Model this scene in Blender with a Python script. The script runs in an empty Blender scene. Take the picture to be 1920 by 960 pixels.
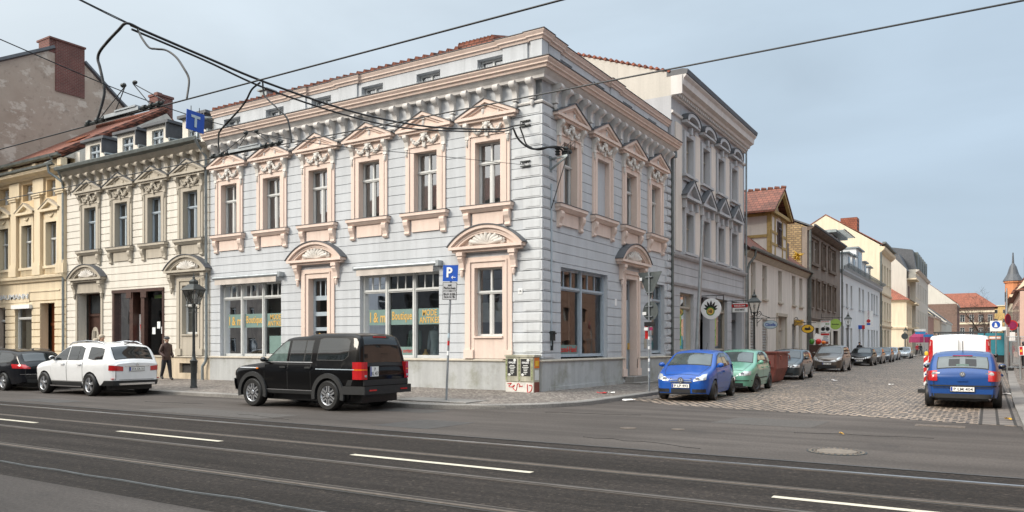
import bpy, bmesh, math, random
from mathutils import Vector, Matrix
random.seed(11)
sc = bpy.context.scene
COL = sc.collection
R = math.radians
PI = math.pi

class MB:
    """collects primitives that become ONE mesh"""
    def __init__(s):
        s.v = []; s.f = []; s.m = []; s.mi = 0
    def add(s, vs, fs):
        o = len(s.v)
        s.v += [tuple(p) for p in vs]
        s.f += [tuple(o + i for i in f) for f in fs]
        s.m += [s.mi] * len(fs)
        return s
    def box(s, x0, x1, y0, y1, z0, z1):
        return s.add([(x0,y0,z0),(x1,y0,z0),(x1,y1,z0),(x0,y1,z0),(x0,y0,z1),(x1,y0,z1),(x1,y1,z1),(x0,y1,z1)],
              [(0,3,2,1),(4,5,6,7),(0,1,5,4),(1,2,6,5),(2,3,7,6),(3,0,4,7)])
    def prism(s, poly, axis, a, b):
        n = len(poly)
        if axis == 'y': g = lambda p, t: (p[0], t, p[1])
        elif axis == 'x': g = lambda p, t: (t, p[0], p[1])
        else: g = lambda p, t: (p[0], p[1], t)
        vs = [g(p, a) for p in poly] + [g(p, b) for p in poly]
        fs = [tuple(range(n)), tuple(range(2*n-1, n-1, -1))] + [(i, (i+1) % n, n + (i+1) % n, n + i) for i in range(n)]
        return s.add(vs, fs)
    def quad(s, a, b, c, d):
        return s.add([a, b, c, d], [(0,1,2,3)])
    def grid(s, rows):
        nr = len(rows); nc = len(rows[0])
        return s.add([p for r in rows for p in r],
              [(i*nc+j, i*nc+j+1, (i+1)*nc+j+1, (i+1)*nc+j) for i in range(nr-1) for j in range(nc-1)])
    def tube(s, pts, r, n=6, cap=True):
        pts = [Vector(p) for p in pts]
        rr = r if isinstance(r, (list, tuple)) else [r]*len(pts)
        vs = []; fs = []
        t0 = (pts[1]-pts[0]).normalized()
        u = t0.orthogonal().normalized()
        for i, p in enumerate(pts):
            if i == 0: t = t0
            elif i == len(pts)-1: t = (pts[i]-pts[i-1]).normalized()
            else: t = ((pts[i+1]-pts[i]).normalized() + (pts[i]-pts[i-1]).normalized()).normalized()
            u = (u - t*u.dot(t)).normalized()
            w = t.cross(u)
            for k in range(n):
                a = 2*PI*k/n
                vs.append(p + (u*math.cos(a) + w*math.sin(a))*rr[i])
        for i in range(len(pts)-1):
            for k in range(n):
                fs.append((i*n+k, i*n+(k+1)%n, (i+1)*n+(k+1)%n, (i+1)*n+k))
        if cap:
            fs.append(tuple(range(n-1,-1,-1))); fs.append(tuple(range(len(vs)-n, len(vs))))
        return s.add(vs, fs)
    def lathe(s, prof, n=16, c=(0,0,0), axis='z', cap=True):
        vs = []; fs = []
        for r, z in prof:
            for k in range(n):
                a = 2*PI*k/n
                if axis == 'z': vs.append((c[0]+r*math.cos(a), c[1]+r*math.sin(a), c[2]+z))
                elif axis == 'y': vs.append((c[0]+r*math.cos(a), c[1]+z, c[2]+r*math.sin(a)))
                else: vs.append((c[0]+z, c[1]+r*math.cos(a), c[2]+r*math.sin(a)))
        for i in range(len(prof)-1):
            for k in range(n):
                fs.append((i*n+k, i*n+(k+1)%n, (i+1)*n+(k+1)%n, (i+1)*n+k))
        if cap: fs.append(tuple(range(n-1,-1,-1))); fs.append(tuple(range(len(vs)-n, len(vs))))
        return s.add(vs, fs)
    def ball(s, c, rx, ry=None, rz=None, n=8, m=5):
        ry = ry or rx; rz = rz or rx
        vs = []; fs = []
        for i in range(m+1):
            t = PI*i/m; st = max(math.sin(t), .02)
            for k in range(n):
                a = 2*PI*k/n
                vs.append((c[0]+rx*st*math.cos(a), c[1]+ry*st*math.sin(a), c[2]+rz*math.cos(t)))
        for i in range(m):
            for k in range(n):
                fs.append((i*n+k, i*n+(k+1)%n, (i+1)*n+(k+1)%n, (i+1)*n+k))
        return s.add(vs, fs)
    def mould(s, path, prof):
        """sweep a closed section (out,z) along a plan path; outward is the right-hand side"""
        n = len(prof); vs = []; fs = []
        P = [Vector((p[0], p[1])) for p in path]
        for i, p in enumerate(P):
            ns = []
            if i > 0: d = (p-P[i-1]).normalized(); ns.append(Vector((d.y, -d.x)))
            if i < len(P)-1: d = (P[i+1]-p).normalized(); ns.append(Vector((d.y, -d.x)))
            if len(ns) == 2:
                m = (ns[0]+ns[1]).normalized(); m = m / max(m.dot(ns[0]), .2)
            else: m = ns[0]
            for o, z in prof: vs.append((p.x+m.x*o, p.y+m.y*o, z))
        for i in range(len(P)-1):
            for k in range(n):
                fs.append((i*n+k, i*n+(k+1)%n, (i+1)*n+(k+1)%n, (i+1)*n+k))
        fs.append(tuple(range(n-1,-1,-1))); fs.append(tuple(range(len(vs)-n, len(vs))))
        return s.add(vs, fs)
    def xf(s, M, start=0):
        for i in range(start, len(s.v)): s.v[i] = tuple(M @ Vector(s.v[i]))
        return s
    def mesh(s, name, mats, smooth=0, recalc=True):
        me = bpy.data.meshes.new(name)
        me.from_pydata(s.v, [], s.f)
        if not isinstance(mats, (list, tuple)): mats = [mats]
        for m in mats: me.materials.append(m)
        for p, mi in zip(me.polygons, s.m): p.material_index = mi
        if recalc:
            bm = bmesh.new(); bm.from_mesh(me)
            bmesh.ops.recalc_face_normals(bm, faces=bm.faces)
            bm.to_mesh(me); bm.free()
        if smooth:
            for p in me.polygons: p.use_smooth = True
            try: me.set_sharp_from_angle(angle=R(smooth))
            except Exception: pass
        me.update()
        return me
    def build(s, name, mats, parent=None, loc=(0,0,0), rz=0, smooth=0):
        return ob(name, s.mesh(name, mats, smooth), parent, loc, rz)

def ob(name, me, parent=None, loc=(0,0,0), rz=0):
    o = bpy.data.objects.new(name, me); COL.objects.link(o)
    if parent is not None: o.parent = parent
    o.location = loc
    if isinstance(rz, (tuple, list)): o.rotation_euler = rz
    else: o.rotation_euler = (0, 0, rz)
    return o
def tag(o, label=None, cat=None, group=None, kind=None):
    if label: o['label'] = label
    if cat: o['category'] = cat
    if group: o['group'] = group
    if kind: o['kind'] = kind
    return o
def thing(name, label, cat, loc=(0,0,0), rz=0, group=None):
    return tag(ob(name, None, None, loc, rz), label, cat, group)
# a prototype is (name, mesh, [child prototypes]) or (name, mesh, [children], (x,y,z))
def inst(proto, parent, loc=(0,0,0), rz=0):
    o = ob(proto[0], proto[1], parent, loc, rz)
    for c in proto[2]: inst(c, o, c[3] if len(c) > 3 else (0,0,0))
    return o
def copy_thing(o, parent=None):
    c = o.copy(); COL.objects.link(c)
    if parent is not None: c.parent = parent
    for ch in list(o.children): copy_thing(ch, c)
    return c

def text_mesh(body, w, h, mat, ext=.004, name='lettering', shear=0, wt=0):
    """flat lettering in the XZ plane facing -Y, fitted to w x h about the origin"""
    cu = bpy.data.curves.new(name, 'FONT'); cu.body = body; cu.extrude = 1; cu.resolution_u = 2
    cu.align_x = 'CENTER'; cu.shear = shear; cu.offset = wt; cu.space_line = .85
    o = bpy.data.objects.new(name, cu); COL.objects.link(o)
    me = bpy.data.meshes.new_from_object(o)
    bpy.data.objects.remove(o); bpy.data.curves.remove(cu)
    xs = [v.co.x for v in me.vertices]; ys = [v.co.y for v in me.vertices]
    cx, cy = (min(xs)+max(xs))/2, (min(ys)+max(ys))/2
    sx, sy = w/max(max(xs)-min(xs), 1e-4), h/max(max(ys)-min(ys), 1e-4)
    for v in me.vertices:
        x, y, z = v.co
        v.co = ((x-cx)*sx, -z*ext, (y-cy)*sy)
    me.materials.clear(); me.materials.append(mat); me.name = name
    return me
def text(body, w, h, mat, parent, loc, rz=0, ext=.004, name='lettering', shear=0, wt=0):
    return ob(name, text_mesh(body, w, h, mat, ext, name, shear, wt), parent, loc, rz)

# ---------------------------------------------------------------- materials
class NT:
    def __init__(s, name):
        s.m = bpy.data.materials.new(name); s.m.use_nodes = True
        s.t = s.m.node_tree; s.t.nodes.clear()
        s.out = s.n('ShaderNodeOutputMaterial')
    def n(s, typ, **kw):
        nd = s.t.nodes.new(typ)
        for k, v in kw.items():
            if k[0] == '_': nd.inputs[k[1:].replace('_', ' ')].default_value = v
            else: setattr(nd, k, v)
        return nd
    def l(s, a, b): s.t.links.new(a, b)
    def pos(s, sx=1, sy=1, sz=1, obj=False):
        g = s.n('ShaderNodeTexCoord').outputs['Object'] if obj else s.n('ShaderNodeNewGeometry').outputs['Position']
        mp = s.n('ShaderNodeMapping'); mp.inputs['Scale'].default_value = (sx, sy, sz)
        s.l(g, mp.inputs[0]); return mp.outputs[0]
    def noise(s, vec, scale, detail=4, rough=.55):
        nd = s.n('ShaderNodeTexNoise'); nd.inputs['Scale'].default_value = scale
        nd.inputs['Detail'].default_value = detail; nd.inputs['Roughness'].default_value = rough
        s.l(vec, nd.inputs['Vector']); return nd.outputs['Fac']
    def ramp(s, fac, stops):
        nd = s.n('ShaderNodeValToRGB'); el = nd.color_ramp.elements
        while len(el) > 1: el.remove(el[-1])
        for i, (p, c) in enumerate(stops):
            e = el[0] if i == 0 else el.new(p)
            e.position = p; e.color = (*c, 1) if not isinstance(c, (int, float)) else (c, c, c, 1)
        s.l(fac, nd.inputs[0]); return nd.outputs[0]
    def mix(s, a, b, fac, blend='MIX'):
        nd = s.n('ShaderNodeMix', data_type='RGBA', blend_type=blend)
        for sock, v in ((nd.inputs[0], fac), (nd.inputs[6], a), (nd.inputs[7], b)):
            if isinstance(v, (int, float)): sock.default_value = v
            elif isinstance(v, (tuple, list)): sock.default_value = (*v[:3], 1)
            else: s.l(v, sock)
        return nd.outputs[2]
    def math(s, op, a, b=0.):
        nd = s.n('ShaderNodeMath', operation=op)
        for sock, v in ((nd.inputs[0], a), (nd.inputs[1], b)):
            if isinstance(v, (int, float)): sock.default_value = v
            else: s.l(v, sock)
        return nd.outputs[0]
    def bump(s, h, strength=.3, dist=.01):
        nd = s.n('ShaderNodeBump'); nd.inputs['Strength'].default_value = strength; nd.inputs['Distance'].default_value = dist
        s.l(h, nd.inputs['Height']); return nd.outputs[0]
    def bsdf(s, col, rough=.6, metal=0, nrm=None, ior=1.5, coat=0):
        b = s.n('ShaderNodeBsdfPrincipled')
        for nm, v in (('Base Color', col), ('Roughness', rough), ('Metallic', metal)):
            if isinstance(v, (int, float)): b.inputs[nm].default_value = v
            elif isinstance(v, (tuple, list)): b.inputs[nm].default_value = (*v[:3], 1)
            else: s.l(v, b.inputs[nm])
        b.inputs['IOR'].default_value = ior; b.inputs['Coat Weight'].default_value = coat
        b.inputs['Coat Roughness'].default_value = .04
        if nrm is not None: s.l(nrm, b.inputs['Normal'])
        s.l(b.outputs[0], s.out.inputs[0]); return b

def sh(c, k): return tuple(min(1, x*k) for x in c)
def plain(name, col, rough=.5, metal=0, var=.12, scale=6, ior=1.5, coat=0, bump=0):
    t = NT(name); p = t.pos()
    n = t.noise(p, scale)
    c = t.ramp(n, [(.3, sh(col, 1-var)), (.7, sh(col, 1+var))])
    nr = t.bump(t.noise(p, scale*9), bump, .01) if bump else None
    t.bsdf(c, rough, metal, nr, ior, coat); return t.m
def stucco(name, col, var=.06, streak=.08, dirt=None, bump=.25, rough=.85):
    t = NT(name); p = t.pos()
    a = t.noise(p, .45, 5); b = t.noise(t.pos(2.2, 2.2, .22), 1.6, 4); g = t.noise(p, 14, 3)
    c = t.ramp(a, [(.3, sh(col, 1-var)), (.7, sh(col, 1+var*.6))])
    c = t.mix(c, t.ramp(b, [(.35, 1-streak*2), (.62, 1)]), 1, 'MULTIPLY')
    c = t.mix(c, t.ramp(g, [(.3, .94), (.7, 1)]), 1, 'MULTIPLY')
    k = t.noise(t.pos(3.2, 3.2, .16), 1.7, 5, .65)
    c = t.mix(c, sh(col, .62), t.ramp(k, [(.60, 0), (.70, .38)]))
    if dirt is not None:
        d = t.noise(p, 1.1, 7, .68)
        c = t.mix(c, dirt, t.ramp(d, [(.5, 0), (.72, .8)]))
    t.bsdf(c, rough, 0, t.bump(t.noise(p, 60, 3), bump, .004)); return t.m
def tiles(name, c1, c2, along='x', size=.2, row=.16):
    t = NT(name)
    g = t.n('ShaderNodeNewGeometry'); sp = t.n('ShaderNodeSeparateXYZ'); t.l(g.outputs['Position'], sp.inputs[0])
    cb = t.n('ShaderNodeCombineXYZ'); t.l(sp.outputs[0 if along == 'x' else 1], cb.inputs[0]); t.l(sp.outputs[2], cb.inputs[1])
    br = t.n('ShaderNodeTexBrick', offset=.5); t.l(cb.outputs[0], br.inputs['Vector'])
    br.inputs['Color1'].default_value = (*c1, 1); br.inputs['Color2'].default_value = (*c2, 1)
    br.inputs['Mortar'].default_value = (*sh(c1, .25), 1); br.inputs['Scale'].default_value = 1
    br.inputs['Mortar Size'].default_value = .018; br.inputs['Brick Width'].default_value = size; br.inputs['Row Height'].default_value = row
    n = t.noise(t.pos(), .9, 6)
    c = t.mix(br.outputs[0], t.ramp(n, [(.3, .6), (.7, 1.1)]), 1, 'MULTIPLY')
    t.bsdf(c, .8, 0, t.bump(br.outputs['Fac'], -.6, .03)); return t.m
def bricks(name, c1, c2, mortar, plane='yz', w=.25, h=.08, ms=.012):
    t = NT(name)
    g = t.n('ShaderNodeNewGeometry'); sp = t.n('ShaderNodeSeparateXYZ'); t.l(g.outputs['Position'], sp.inputs[0])
    cb = t.n('ShaderNodeCombineXYZ'); t.l(sp.outputs['xyz'.index(plane[0])], cb.inputs[0]); t.l(sp.outputs['xyz'.index(plane[1])], cb.inputs[1])
    br = t.n('ShaderNodeTexBrick', offset=.5); t.l(cb.outputs[0], br.inputs['Vector'])
    br.inputs['Color1'].default_value = (*c1, 1); br.inputs['Color2'].default_value = (*c2, 1)
    br.inputs['Mortar'].default_value = (*mortar, 1); br.inputs['Scale'].default_value = 1
    br.inputs['Mortar Size'].default_value = ms; br.inputs['Brick Width'].default_value = w; br.inputs['Row Height'].default_value = h
    c = t.mix(br.outputs[0], t.ramp(t.noise(t.pos(), 1.5, 5), [(.3, .7), (.7, 1.1)]), 1, 'MULTIPLY')
    t.bsdf(c, .85, 0, t.bump(br.outputs['Fac'], -.4, .02)); return t.m
def glass(name, base=.10, ior=1.75, tint=(.75,.8,.8)):
    t = NT(name)
    fr = t.n('ShaderNodeFresnel'); fr.inputs['IOR'].default_value = ior
    geo = t.n('ShaderNodeNewGeometry')
    fac = t.math('ADD', t.math('MULTIPLY', fr.outputs[0], 1-base), base)
    fac = t.math('MINIMUM', fac, .95)
    tr = t.n('ShaderNodeBsdfTransparent'); tr.inputs[0].default_value = (*tint, 1)
    gl = t.n('ShaderNodeBsdfGlossy'); gl.inputs['Roughness'].default_value = .015; gl.inputs['Color'].default_value = (.95,.97,1,1)
    w = t.noise(t.pos(), 1.3, 1); t.l(t.bump(w, .12, .02), gl.inputs['Normal'])
    mx = t.n('ShaderNodeMixShader'); t.l(fac, mx.inputs[0]); t.l(tr.outputs[0], mx.inputs[1]); t.l(gl.outputs[0], mx.inputs[2])
    t.l(mx.outputs[0], t.out.inputs[0]); return t.m
def paint(name, col, rough=.3, metal=0, coat=.8, spec=.5):
    t = NT(name)
    n = t.noise(t.pos(obj=True), 2.5, 6, .7)
    c = t.ramp(n, [(.35, sh(col, .93)), (.7, sh(col, 1.03))])
    d = t.ramp(t.noise(t.pos(obj=True), 9, 6, .7), [(.45, .02), (.75, .08)])
    b = t.bsdf(c, rough, metal, None, 1.5, coat); t.l(d, b.inputs['Coat Roughness']); b.inputs['Specular IOR Level'].default_value = spec; return t.m
# ---------------------------------------------------------------- palette
m_blue   = stucco('pale blue grey stucco', (.525,.548,.575), .05, .06)
m_bquoin = stucco('pale stone quoin stucco', (.57,.59,.61), .05, .06)
m_peach  = stucco('peach stucco', (.74,.598,.522), .05, .05)
m_corbel = stucco('warm white stucco', (.64,.62,.60), .05, .05)
m_orn    = stucco('ornament plaster', (.66,.63,.59), .06, .05)
m_plinth = stucco('grey cement plinth', (.44,.45,.45), .10, .08, (.20,.20,.15))
m_cream  = stucco('cream stucco', (.71,.67,.60), .05, .06)
m_beige  = stucco('beige trim stucco', (.46,.415,.345), .07, .08)
m_creamp = stucco('cream plinth', (.62,.52,.39), .09, .12, (.34,.27,.18))
m_yellow = stucco('yellow ochre stucco', (.70,.53,.32), .07, .08)
m_yelcr  = stucco('pale yellow stucco', (.71,.60,.43), .06, .08)
m_slate  = plain('dark slate sheet', (.075,.08,.09), .55, 0, .2, 3)
m_zinc   = plain('weathered zinc', (.24,.27,.28), .45, .6, .2, 4)
m_zincd  = plain('dark zinc gutter', (.13,.145,.14), .5, .5, .25, 3)
m_white  = plain('white window paint', (.56,.57,.56), .4, 0, .05)
m_wgrey  = plain('blue grey window paint', (.36,.42,.47), .4, 0, .06)
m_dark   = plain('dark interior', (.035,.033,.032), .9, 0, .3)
m_int    = plain('shop interior wall', (.17,.165,.15), .9, 0, .3, 1.5)
m_curt   = plain('pale curtain', (.62,.63,.61), .9, 0, .12, 5)
m_curtd  = plain('grey blue curtain', (.28,.31,.33), .9, 0, .15, 5)
m_glass  = glass('window glass', .20, 1.9)
m_shopgl = glass('shop glass', .05, 1.62, (.86,.9,.88))
m_farg   = plain('dark far glass', (.025,.03,.035), .08, 0, .3, 2, 1.7)
m_tile   = tiles('red roof tiles', (.26,.085,.05), (.20,.07,.042), 'x')
m_tiley  = tiles('red roof tiles street', (.25,.09,.06), (.17,.065,.045), 'y', .25, .2)
m_tileb  = tiles('orange roof tiles', (.32,.10,.055), (.26,.085,.05), 'x', .3, .25)
def fire_mat():
    t = NT('brown weathered fire wall'); p = t.pos(); a = t.noise(p, .35, 6, .65); b = t.noise(t.pos(1,1,1.6), .9, 8, .7); d = t.noise(p, 2.5, 6, .7)
    c = t.ramp(a, [(.3, (.34,.27,.215)), (.7, (.46,.385,.32))])
    c = t.mix(c, (.60,.54,.47), t.ramp(b, [(.54, 0), (.60, .75)]))
    c = t.mix(c, (.20,.16,.13), t.ramp(d, [(.55, 0), (.7, .6)]))
    t.bsdf(c, .9, 0, t.bump(d, .4, .03)); return t.m
m_fire   = fire_mat()
m_brickr = bricks('red brick patch', (.17,.05,.04), (.13,.042,.035), (.2,.14,.12))
m_wood   = plain('dark brown wood', (.055,.025,.018), .45, 0, .3, 8)
m_orangew= plain('orange brown door', (.22,.06,.02), .4, 0, .2, 6)
m_white2 = stucco('off white stucco', (.66,.62,.57), .06, .07)
m_egrey  = stucco('grey street stucco', (.45,.46,.48), .05, .06)
m_ecream = stucco('pale cream pilaster stucco', (.68,.62,.56), .05, .06)
m_gable  = stucco('white gable stucco', (.53,.505,.455), .04, .04)
m_creamg = stucco('cream gable stucco', (.70,.61,.46), .05, .06)
m_brown  = stucco('grey brown render', (.235,.195,.165), .16, .18, (.15,.125,.105))
m_rubble = bricks('yellow rubble brick', (.42,.30,.15), (.26,.18,.09), (.16,.12,.08), 'xz', .32, .16, .03)
m_white3 = stucco('cool white stucco', (.68,.70,.72), .04, .05)
m_timber = plain('ochre timber', (.34,.24,.09), .7, 0, .2, 5)
m_steel  = plain('galvanised steel', (.36,.39,.41), .4, .7, .15, 5)
m_iron   = plain('dark cast iron', (.035,.04,.04), .45, .3, .3, 9)
m_black  = plain('black rubber', (.012,.012,.012), .5, 0, .3, 9)
m_blackp = plain('black plastic', (.013,.014,.015), .6, 0, .2, 9)
m_chrome = plain('bright metal', (.62,.63,.65), .22, 1, .05)
m_alloy  = plain('alloy rim', (.52,.53,.55), .3, .8, .08)
m_steelw = plain('black steel rim', (.03,.03,.032), .5, .2, .2)
m_cargl  = plain('car glass', (.012,.015,.016), .03, 0, .2, 1, 1.75)
m_carglc = plain('clear car glass', (.05,.065,.065), .03, 0, .5, 1.2, 1.75)
m_red    = plain('red lamp lens', (.42,.012,.015), .15, 0, .2, 5, 1.5, .6)
m_lens   = plain('clear lamp lens', (.42,.44,.45), .12, .3, .35, 14, 1.5, .8)
m_orangl = plain('orange lens', (.65,.16,.01), .2, 0, .1)
m_plate  = plain('plate white', (.74,.74,.72), .4, 0, .04)
m_plateb = plain('plate blue', (.01,.04,.30), .4, 0, .05)
m_ink    = plain('black ink', (.012,.012,.013), .5, 0, .1)
m_signb  = plain('sign blue', (.008,.075,.40), .35, 0, .06)
m_signw  = plain('sign white', (.78,.79,.79), .35, 0, .04)
m_signg  = plain('sign back grey', (.105,.12,.12), .45, .3, .12)
m_signr  = plain('sign red', (.50,.02,.02), .35, 0, .08)
m_gold   = plain('gold lettering', (.62,.38,.10), .4, 0, .08)
m_teal   = plain('pale teal film', (.15,.235,.215), .5, 0, .08, 3)
m_yelp   = plain('yellow paper', (.70,.42,.03), .6, 0, .15)
m_green  = plain('leaf green', (.05,.22,.02), .5, 0, .3, 8)
m_lime   = plain('lime sign', (.33,.50,.10), .45, 0, .1)
m_paleb  = plain('pale blue sign', (.42,.52,.58), .45, 0, .08)
m_magen  = plain('magenta awning', (.22,.012,.07), .7, 0, .2)
m_skin   = plain('skin', (.50,.30,.21), .6, 0, .08)
m_fabb   = plain('dark brown jacket leather', (.055,.028,.024), .42, 0, .35, 9)
m_fabn   = plain('black cloth', (.022,.022,.027), .9, 0, .3, 12)
m_fabr   = plain('red cloth', (.28,.02,.03), .9, 0, .2, 12)
m_fabg   = plain('grey cloth', (.10,.105,.11), .9, 0, .2, 12)
m_hairg  = plain('grey hair', (.42,.36,.28), .8, 0, .3, 30)
m_terra  = plain('salmon stucco far', (.42,.22,.14), .85, 0, .1, 1)
m_rust   = plain('dull red container paint', (.20,.055,.04), .6, 0, .25, 3, bump=.1)
m_cabin  = stucco('weathered cabinet paint', (.52,.50,.40), .2, .2, (.20,.22,.12))
m_paper  = plain('scrap paper', (.70,.68,.66), .8, 0, .1, 8)
m_bark   = plain('dark bark', (.05,.04,.032), .9, 0, .3, 6)

def ground_mats():
    # asphalt of the carriageway
    t = NT('road asphalt'); p = t.pos()
    big = t.noise(p, .16, 6, .62); mid = t.noise(t.pos(.12, 1.5, 1), 1.0, 5, .6); sp = t.noise(p, 26, 4, .8); st = t.noise(p, .55, 7, .7)
    c = t.ramp(big, [(.32, (.060,.052,.047)), (.5, (.077,.067,.061)), (.68, (.098,.086,.079))])
    c = t.mix(c, t.ramp(mid, [(.38, .78), (.62, 1.1)]), 1, 'MULTIPLY')
    c = t.mix(c, t.ramp(sp, [(.3, .65), (.5, 1), (.7, 1.4)]), 1, 'MULTIPLY')
    c = t.mix(c, (.04,.037,.036), t.ramp(st, [(.60, 0), (.70, .55)]))
    t.bsdf(c, t.ramp(big, [(.3, .75), (.7, .95)]), 0, t.bump(sp, .7, .012)).inputs['Specular IOR Level'].default_value = .22; a = t.m
    t = NT('tram bed asphalt'); p = t.pos()
    big = t.noise(t.pos(.16, 1, 1), .6, 6, .62); vo = t.n('ShaderNodeTexVoronoi', feature='F1'); vo.inputs['Scale'].default_value = 30; t.l(p, vo.inputs['Vector'])
    sc_ = t.n('ShaderNodeSeparateColor'); t.l(vo.outputs['Color'], sc_.inputs[0]); mid = t.noise(t.pos(.15, 3, 1), 1.1, 5, .6); sp = t.noise(p, 22, 4, .8); st = t.noise(p, .7, 7, .7)
    c = t.ramp(big, [(.32, (.026,.0225,.020)), (.68, (.040,.0345,.031))])
    c = t.mix(c, t.ramp(mid, [(.38, .72), (.62, 1.15)]), 1, 'MULTIPLY')
    c = t.mix(c, t.ramp(sp, [(.3, .6), (.5, 1), (.7, 1.5)]), 1, 'MULTIPLY')
    c = t.mix(c, t.ramp(sc_.outputs[0], [(0, (.7,.7,.72)), (.7, (1,.97,.95)), (.95, (1.25,1.18,1.12)), (1, (2,1.9,1.8))]), 1, 'MULTIPLY')
    c = t.mix(c, (.018,.0165,.016), t.ramp(st, [(.60, 0), (.69, .6)]))
    t.bsdf(c, .9, 0, t.bump(sp, .9, .015)).inputs['Specular IOR Level'].default_value = .18; b = t.m
    # big setts of the side street
    t = NT('cobble setts'); p = t.pos()
    wob = t.n('ShaderNodeTexNoise'); wob.inputs['Scale'].default_value = 2.2; wob.inputs['Detail'].default_value = 3; t.l(p, wob.inputs['Vector'])
    ad = t.n('ShaderNodeVectorMath', operation='MULTIPLY_ADD'); t.l(wob.outputs['Color'], ad.inputs[0]); ad.inputs[1].default_value = (.16,.16,0); t.l(p, ad.inputs[2])
    br = t.n('ShaderNodeTexBrick', offset=.5); t.l(ad.outputs[0], br.inputs['Vector'])
    br.inputs['Color1'].default_value = (.46,.37,.295,1); br.inputs['Color2'].default_value = (.20,.17,.145,1); br.inputs['Mortar'].default_value = (.018,.016,.014,1)
    br.inputs['Scale'].default_value = 1; br.inputs['Mortar Size'].default_value = .042; br.inputs['Mortar Smooth'].default_value = .25
    br.inputs['Brick Width'].default_value = .25; br.inputs['Row Height'].default_value = .21; br.inputs['Bias'].default_value = -.1
    n = t.noise(p, .35, 5, .6); n2 = t.noise(p, 5.5, 3)
    c = t.mix(br.outputs[0], t.ramp(n, [(.3, .75), (.7, 1.15)]), 1, 'MULTIPLY')
    c = t.mix(c, t.ramp(n2, [(.3, (.72,.74,.8)), (.7, (1.22,1.14,1.0))]), 1, 'MULTIPLY')
    h = t.math('SUBTRACT', t.math('MULTIPLY', n2, .35), br.outputs['Fac'])
    t.bsdf(c, .62, 0, t.bump(h, 1.0, .035)); d = t.m
    # small mosaic paving of the footways
    t = NT('mosaic paving'); p = t.pos()
    vo = t.n('ShaderNodeTexVoronoi', feature='F1'); vo.inputs['Scale'].default_value = 11; t.l(p, vo.inputs['Vector'])
    vd = t.n('ShaderNodeTexVoronoi', feature='DISTANCE_TO_EDGE'); vd.inputs['Scale'].default_value = 11; t.l(p, vd.inputs['Vector'])
    sp = t.n('ShaderNodeSeparateColor'); t.l(vo.outputs['Color'], sp.inputs[0])
    c = t.ramp(sp.outputs[0], [(0, (.12,.10,.088)), (.55, (.215,.187,.165)), (1, (.33,.295,.26))])
    c = t.mix(c, (.045,.04,.035), t.ramp(vd.outputs[0], [(.02, 1), (.09, 0)]))
    c = t.mix(c, t.ramp(t.noise(p, .6, 6, .65), [(.3, .72), (.7, 1.12)]), 1, 'MULTIPLY')
    t.bsdf(c, .8, 0, t.bump(t.ramp(vd.outputs[0], [(0, 0), (.15, 1)]), .5, .012)); e = t.m
    # granite
    t = NT('granite kerb'); p = t.pos()
    br = t.n('ShaderNodeTexBrick'); t.l(p, br.inputs['Vector'])
    c = t.ramp(t.noise(p, 30, 3, .7), [(.3, (.15,.14,.13)), (.7, (.30,.285,.265))])
    c = t.mix(c, t.ramp(t.noise(p, .8, 5), [(.3, .65), (.7, 1.1)]), 1, 'MULTIPLY')
    jx = t.n('ShaderNodeTexWave', wave_type='BANDS'); 
    t.bsdf(c, .75, 0, t.bump(t.noise(p, 60), .3, .008)); g = t.m
    # worn road paint
    t = NT('worn lane paint'); p = t.pos()
    c = t.mix((.56,.51,.41), (.085,.08,.075), t.ramp(t.noise(p, 26, 6, .75), [(.52, 0), (.72, .75)]))
    t.bsdf(c, .7); w = t.m
    return a, b, d, e, g, w
m_road, m_tram, m_cobble, m_mosaic, m_granite, m_lane = ground_mats()
m_rail = plain('worn rail steel', (.085,.072,.062), .6, 0, .25, 3)
m_rails = plain('polished rail steel', (.40,.41,.43), .3, .85, .2, 3)
m_groove = plain('rail groove dirt', (.03,.024,.02), .9, 0, .3)
m_rust2 = plain('rusty casting', (.13,.105,.085), .7, .3, .3, 12, bump=.3)
# ---------------------------------------------------------------- facade tools
def facade(mb, x0, x1, z0, z1, ops=(), grooves=(), th=.4, gw=.02, gd=.032, y=0):
    zs = {z0, z1}
    gr = [g for g in grooves if z0 + gw < g < z1 - gw]
    for g in gr: zs |= {g-gw/2, g+gw/2}
    for o in ops:
        for z in (o[2], o[3]):
            if z0 < z < z1: zs.add(z)
    zs = sorted(zs)
    for za, zb in zip(zs, zs[1:]):
        if zb-za < 1e-4: continue
        zm = (za+zb)/2
        rec = any(abs(zm-g) < gw/2 for g in gr)
        cuts = sorted((max(o[0], x0), min(o[1], x1)) for o in ops if o[2] < zm < o[3] and o[1] > x0 and o[0] < x1)
        xa = x0
        for c0, c1 in cuts + [(x1, x1)]:
            if c0 > xa + 1e-4: mb.box(xa, c0, y+(gd if rec else 0), y+th, za, zb)
            xa = max(xa, c1)

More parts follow.
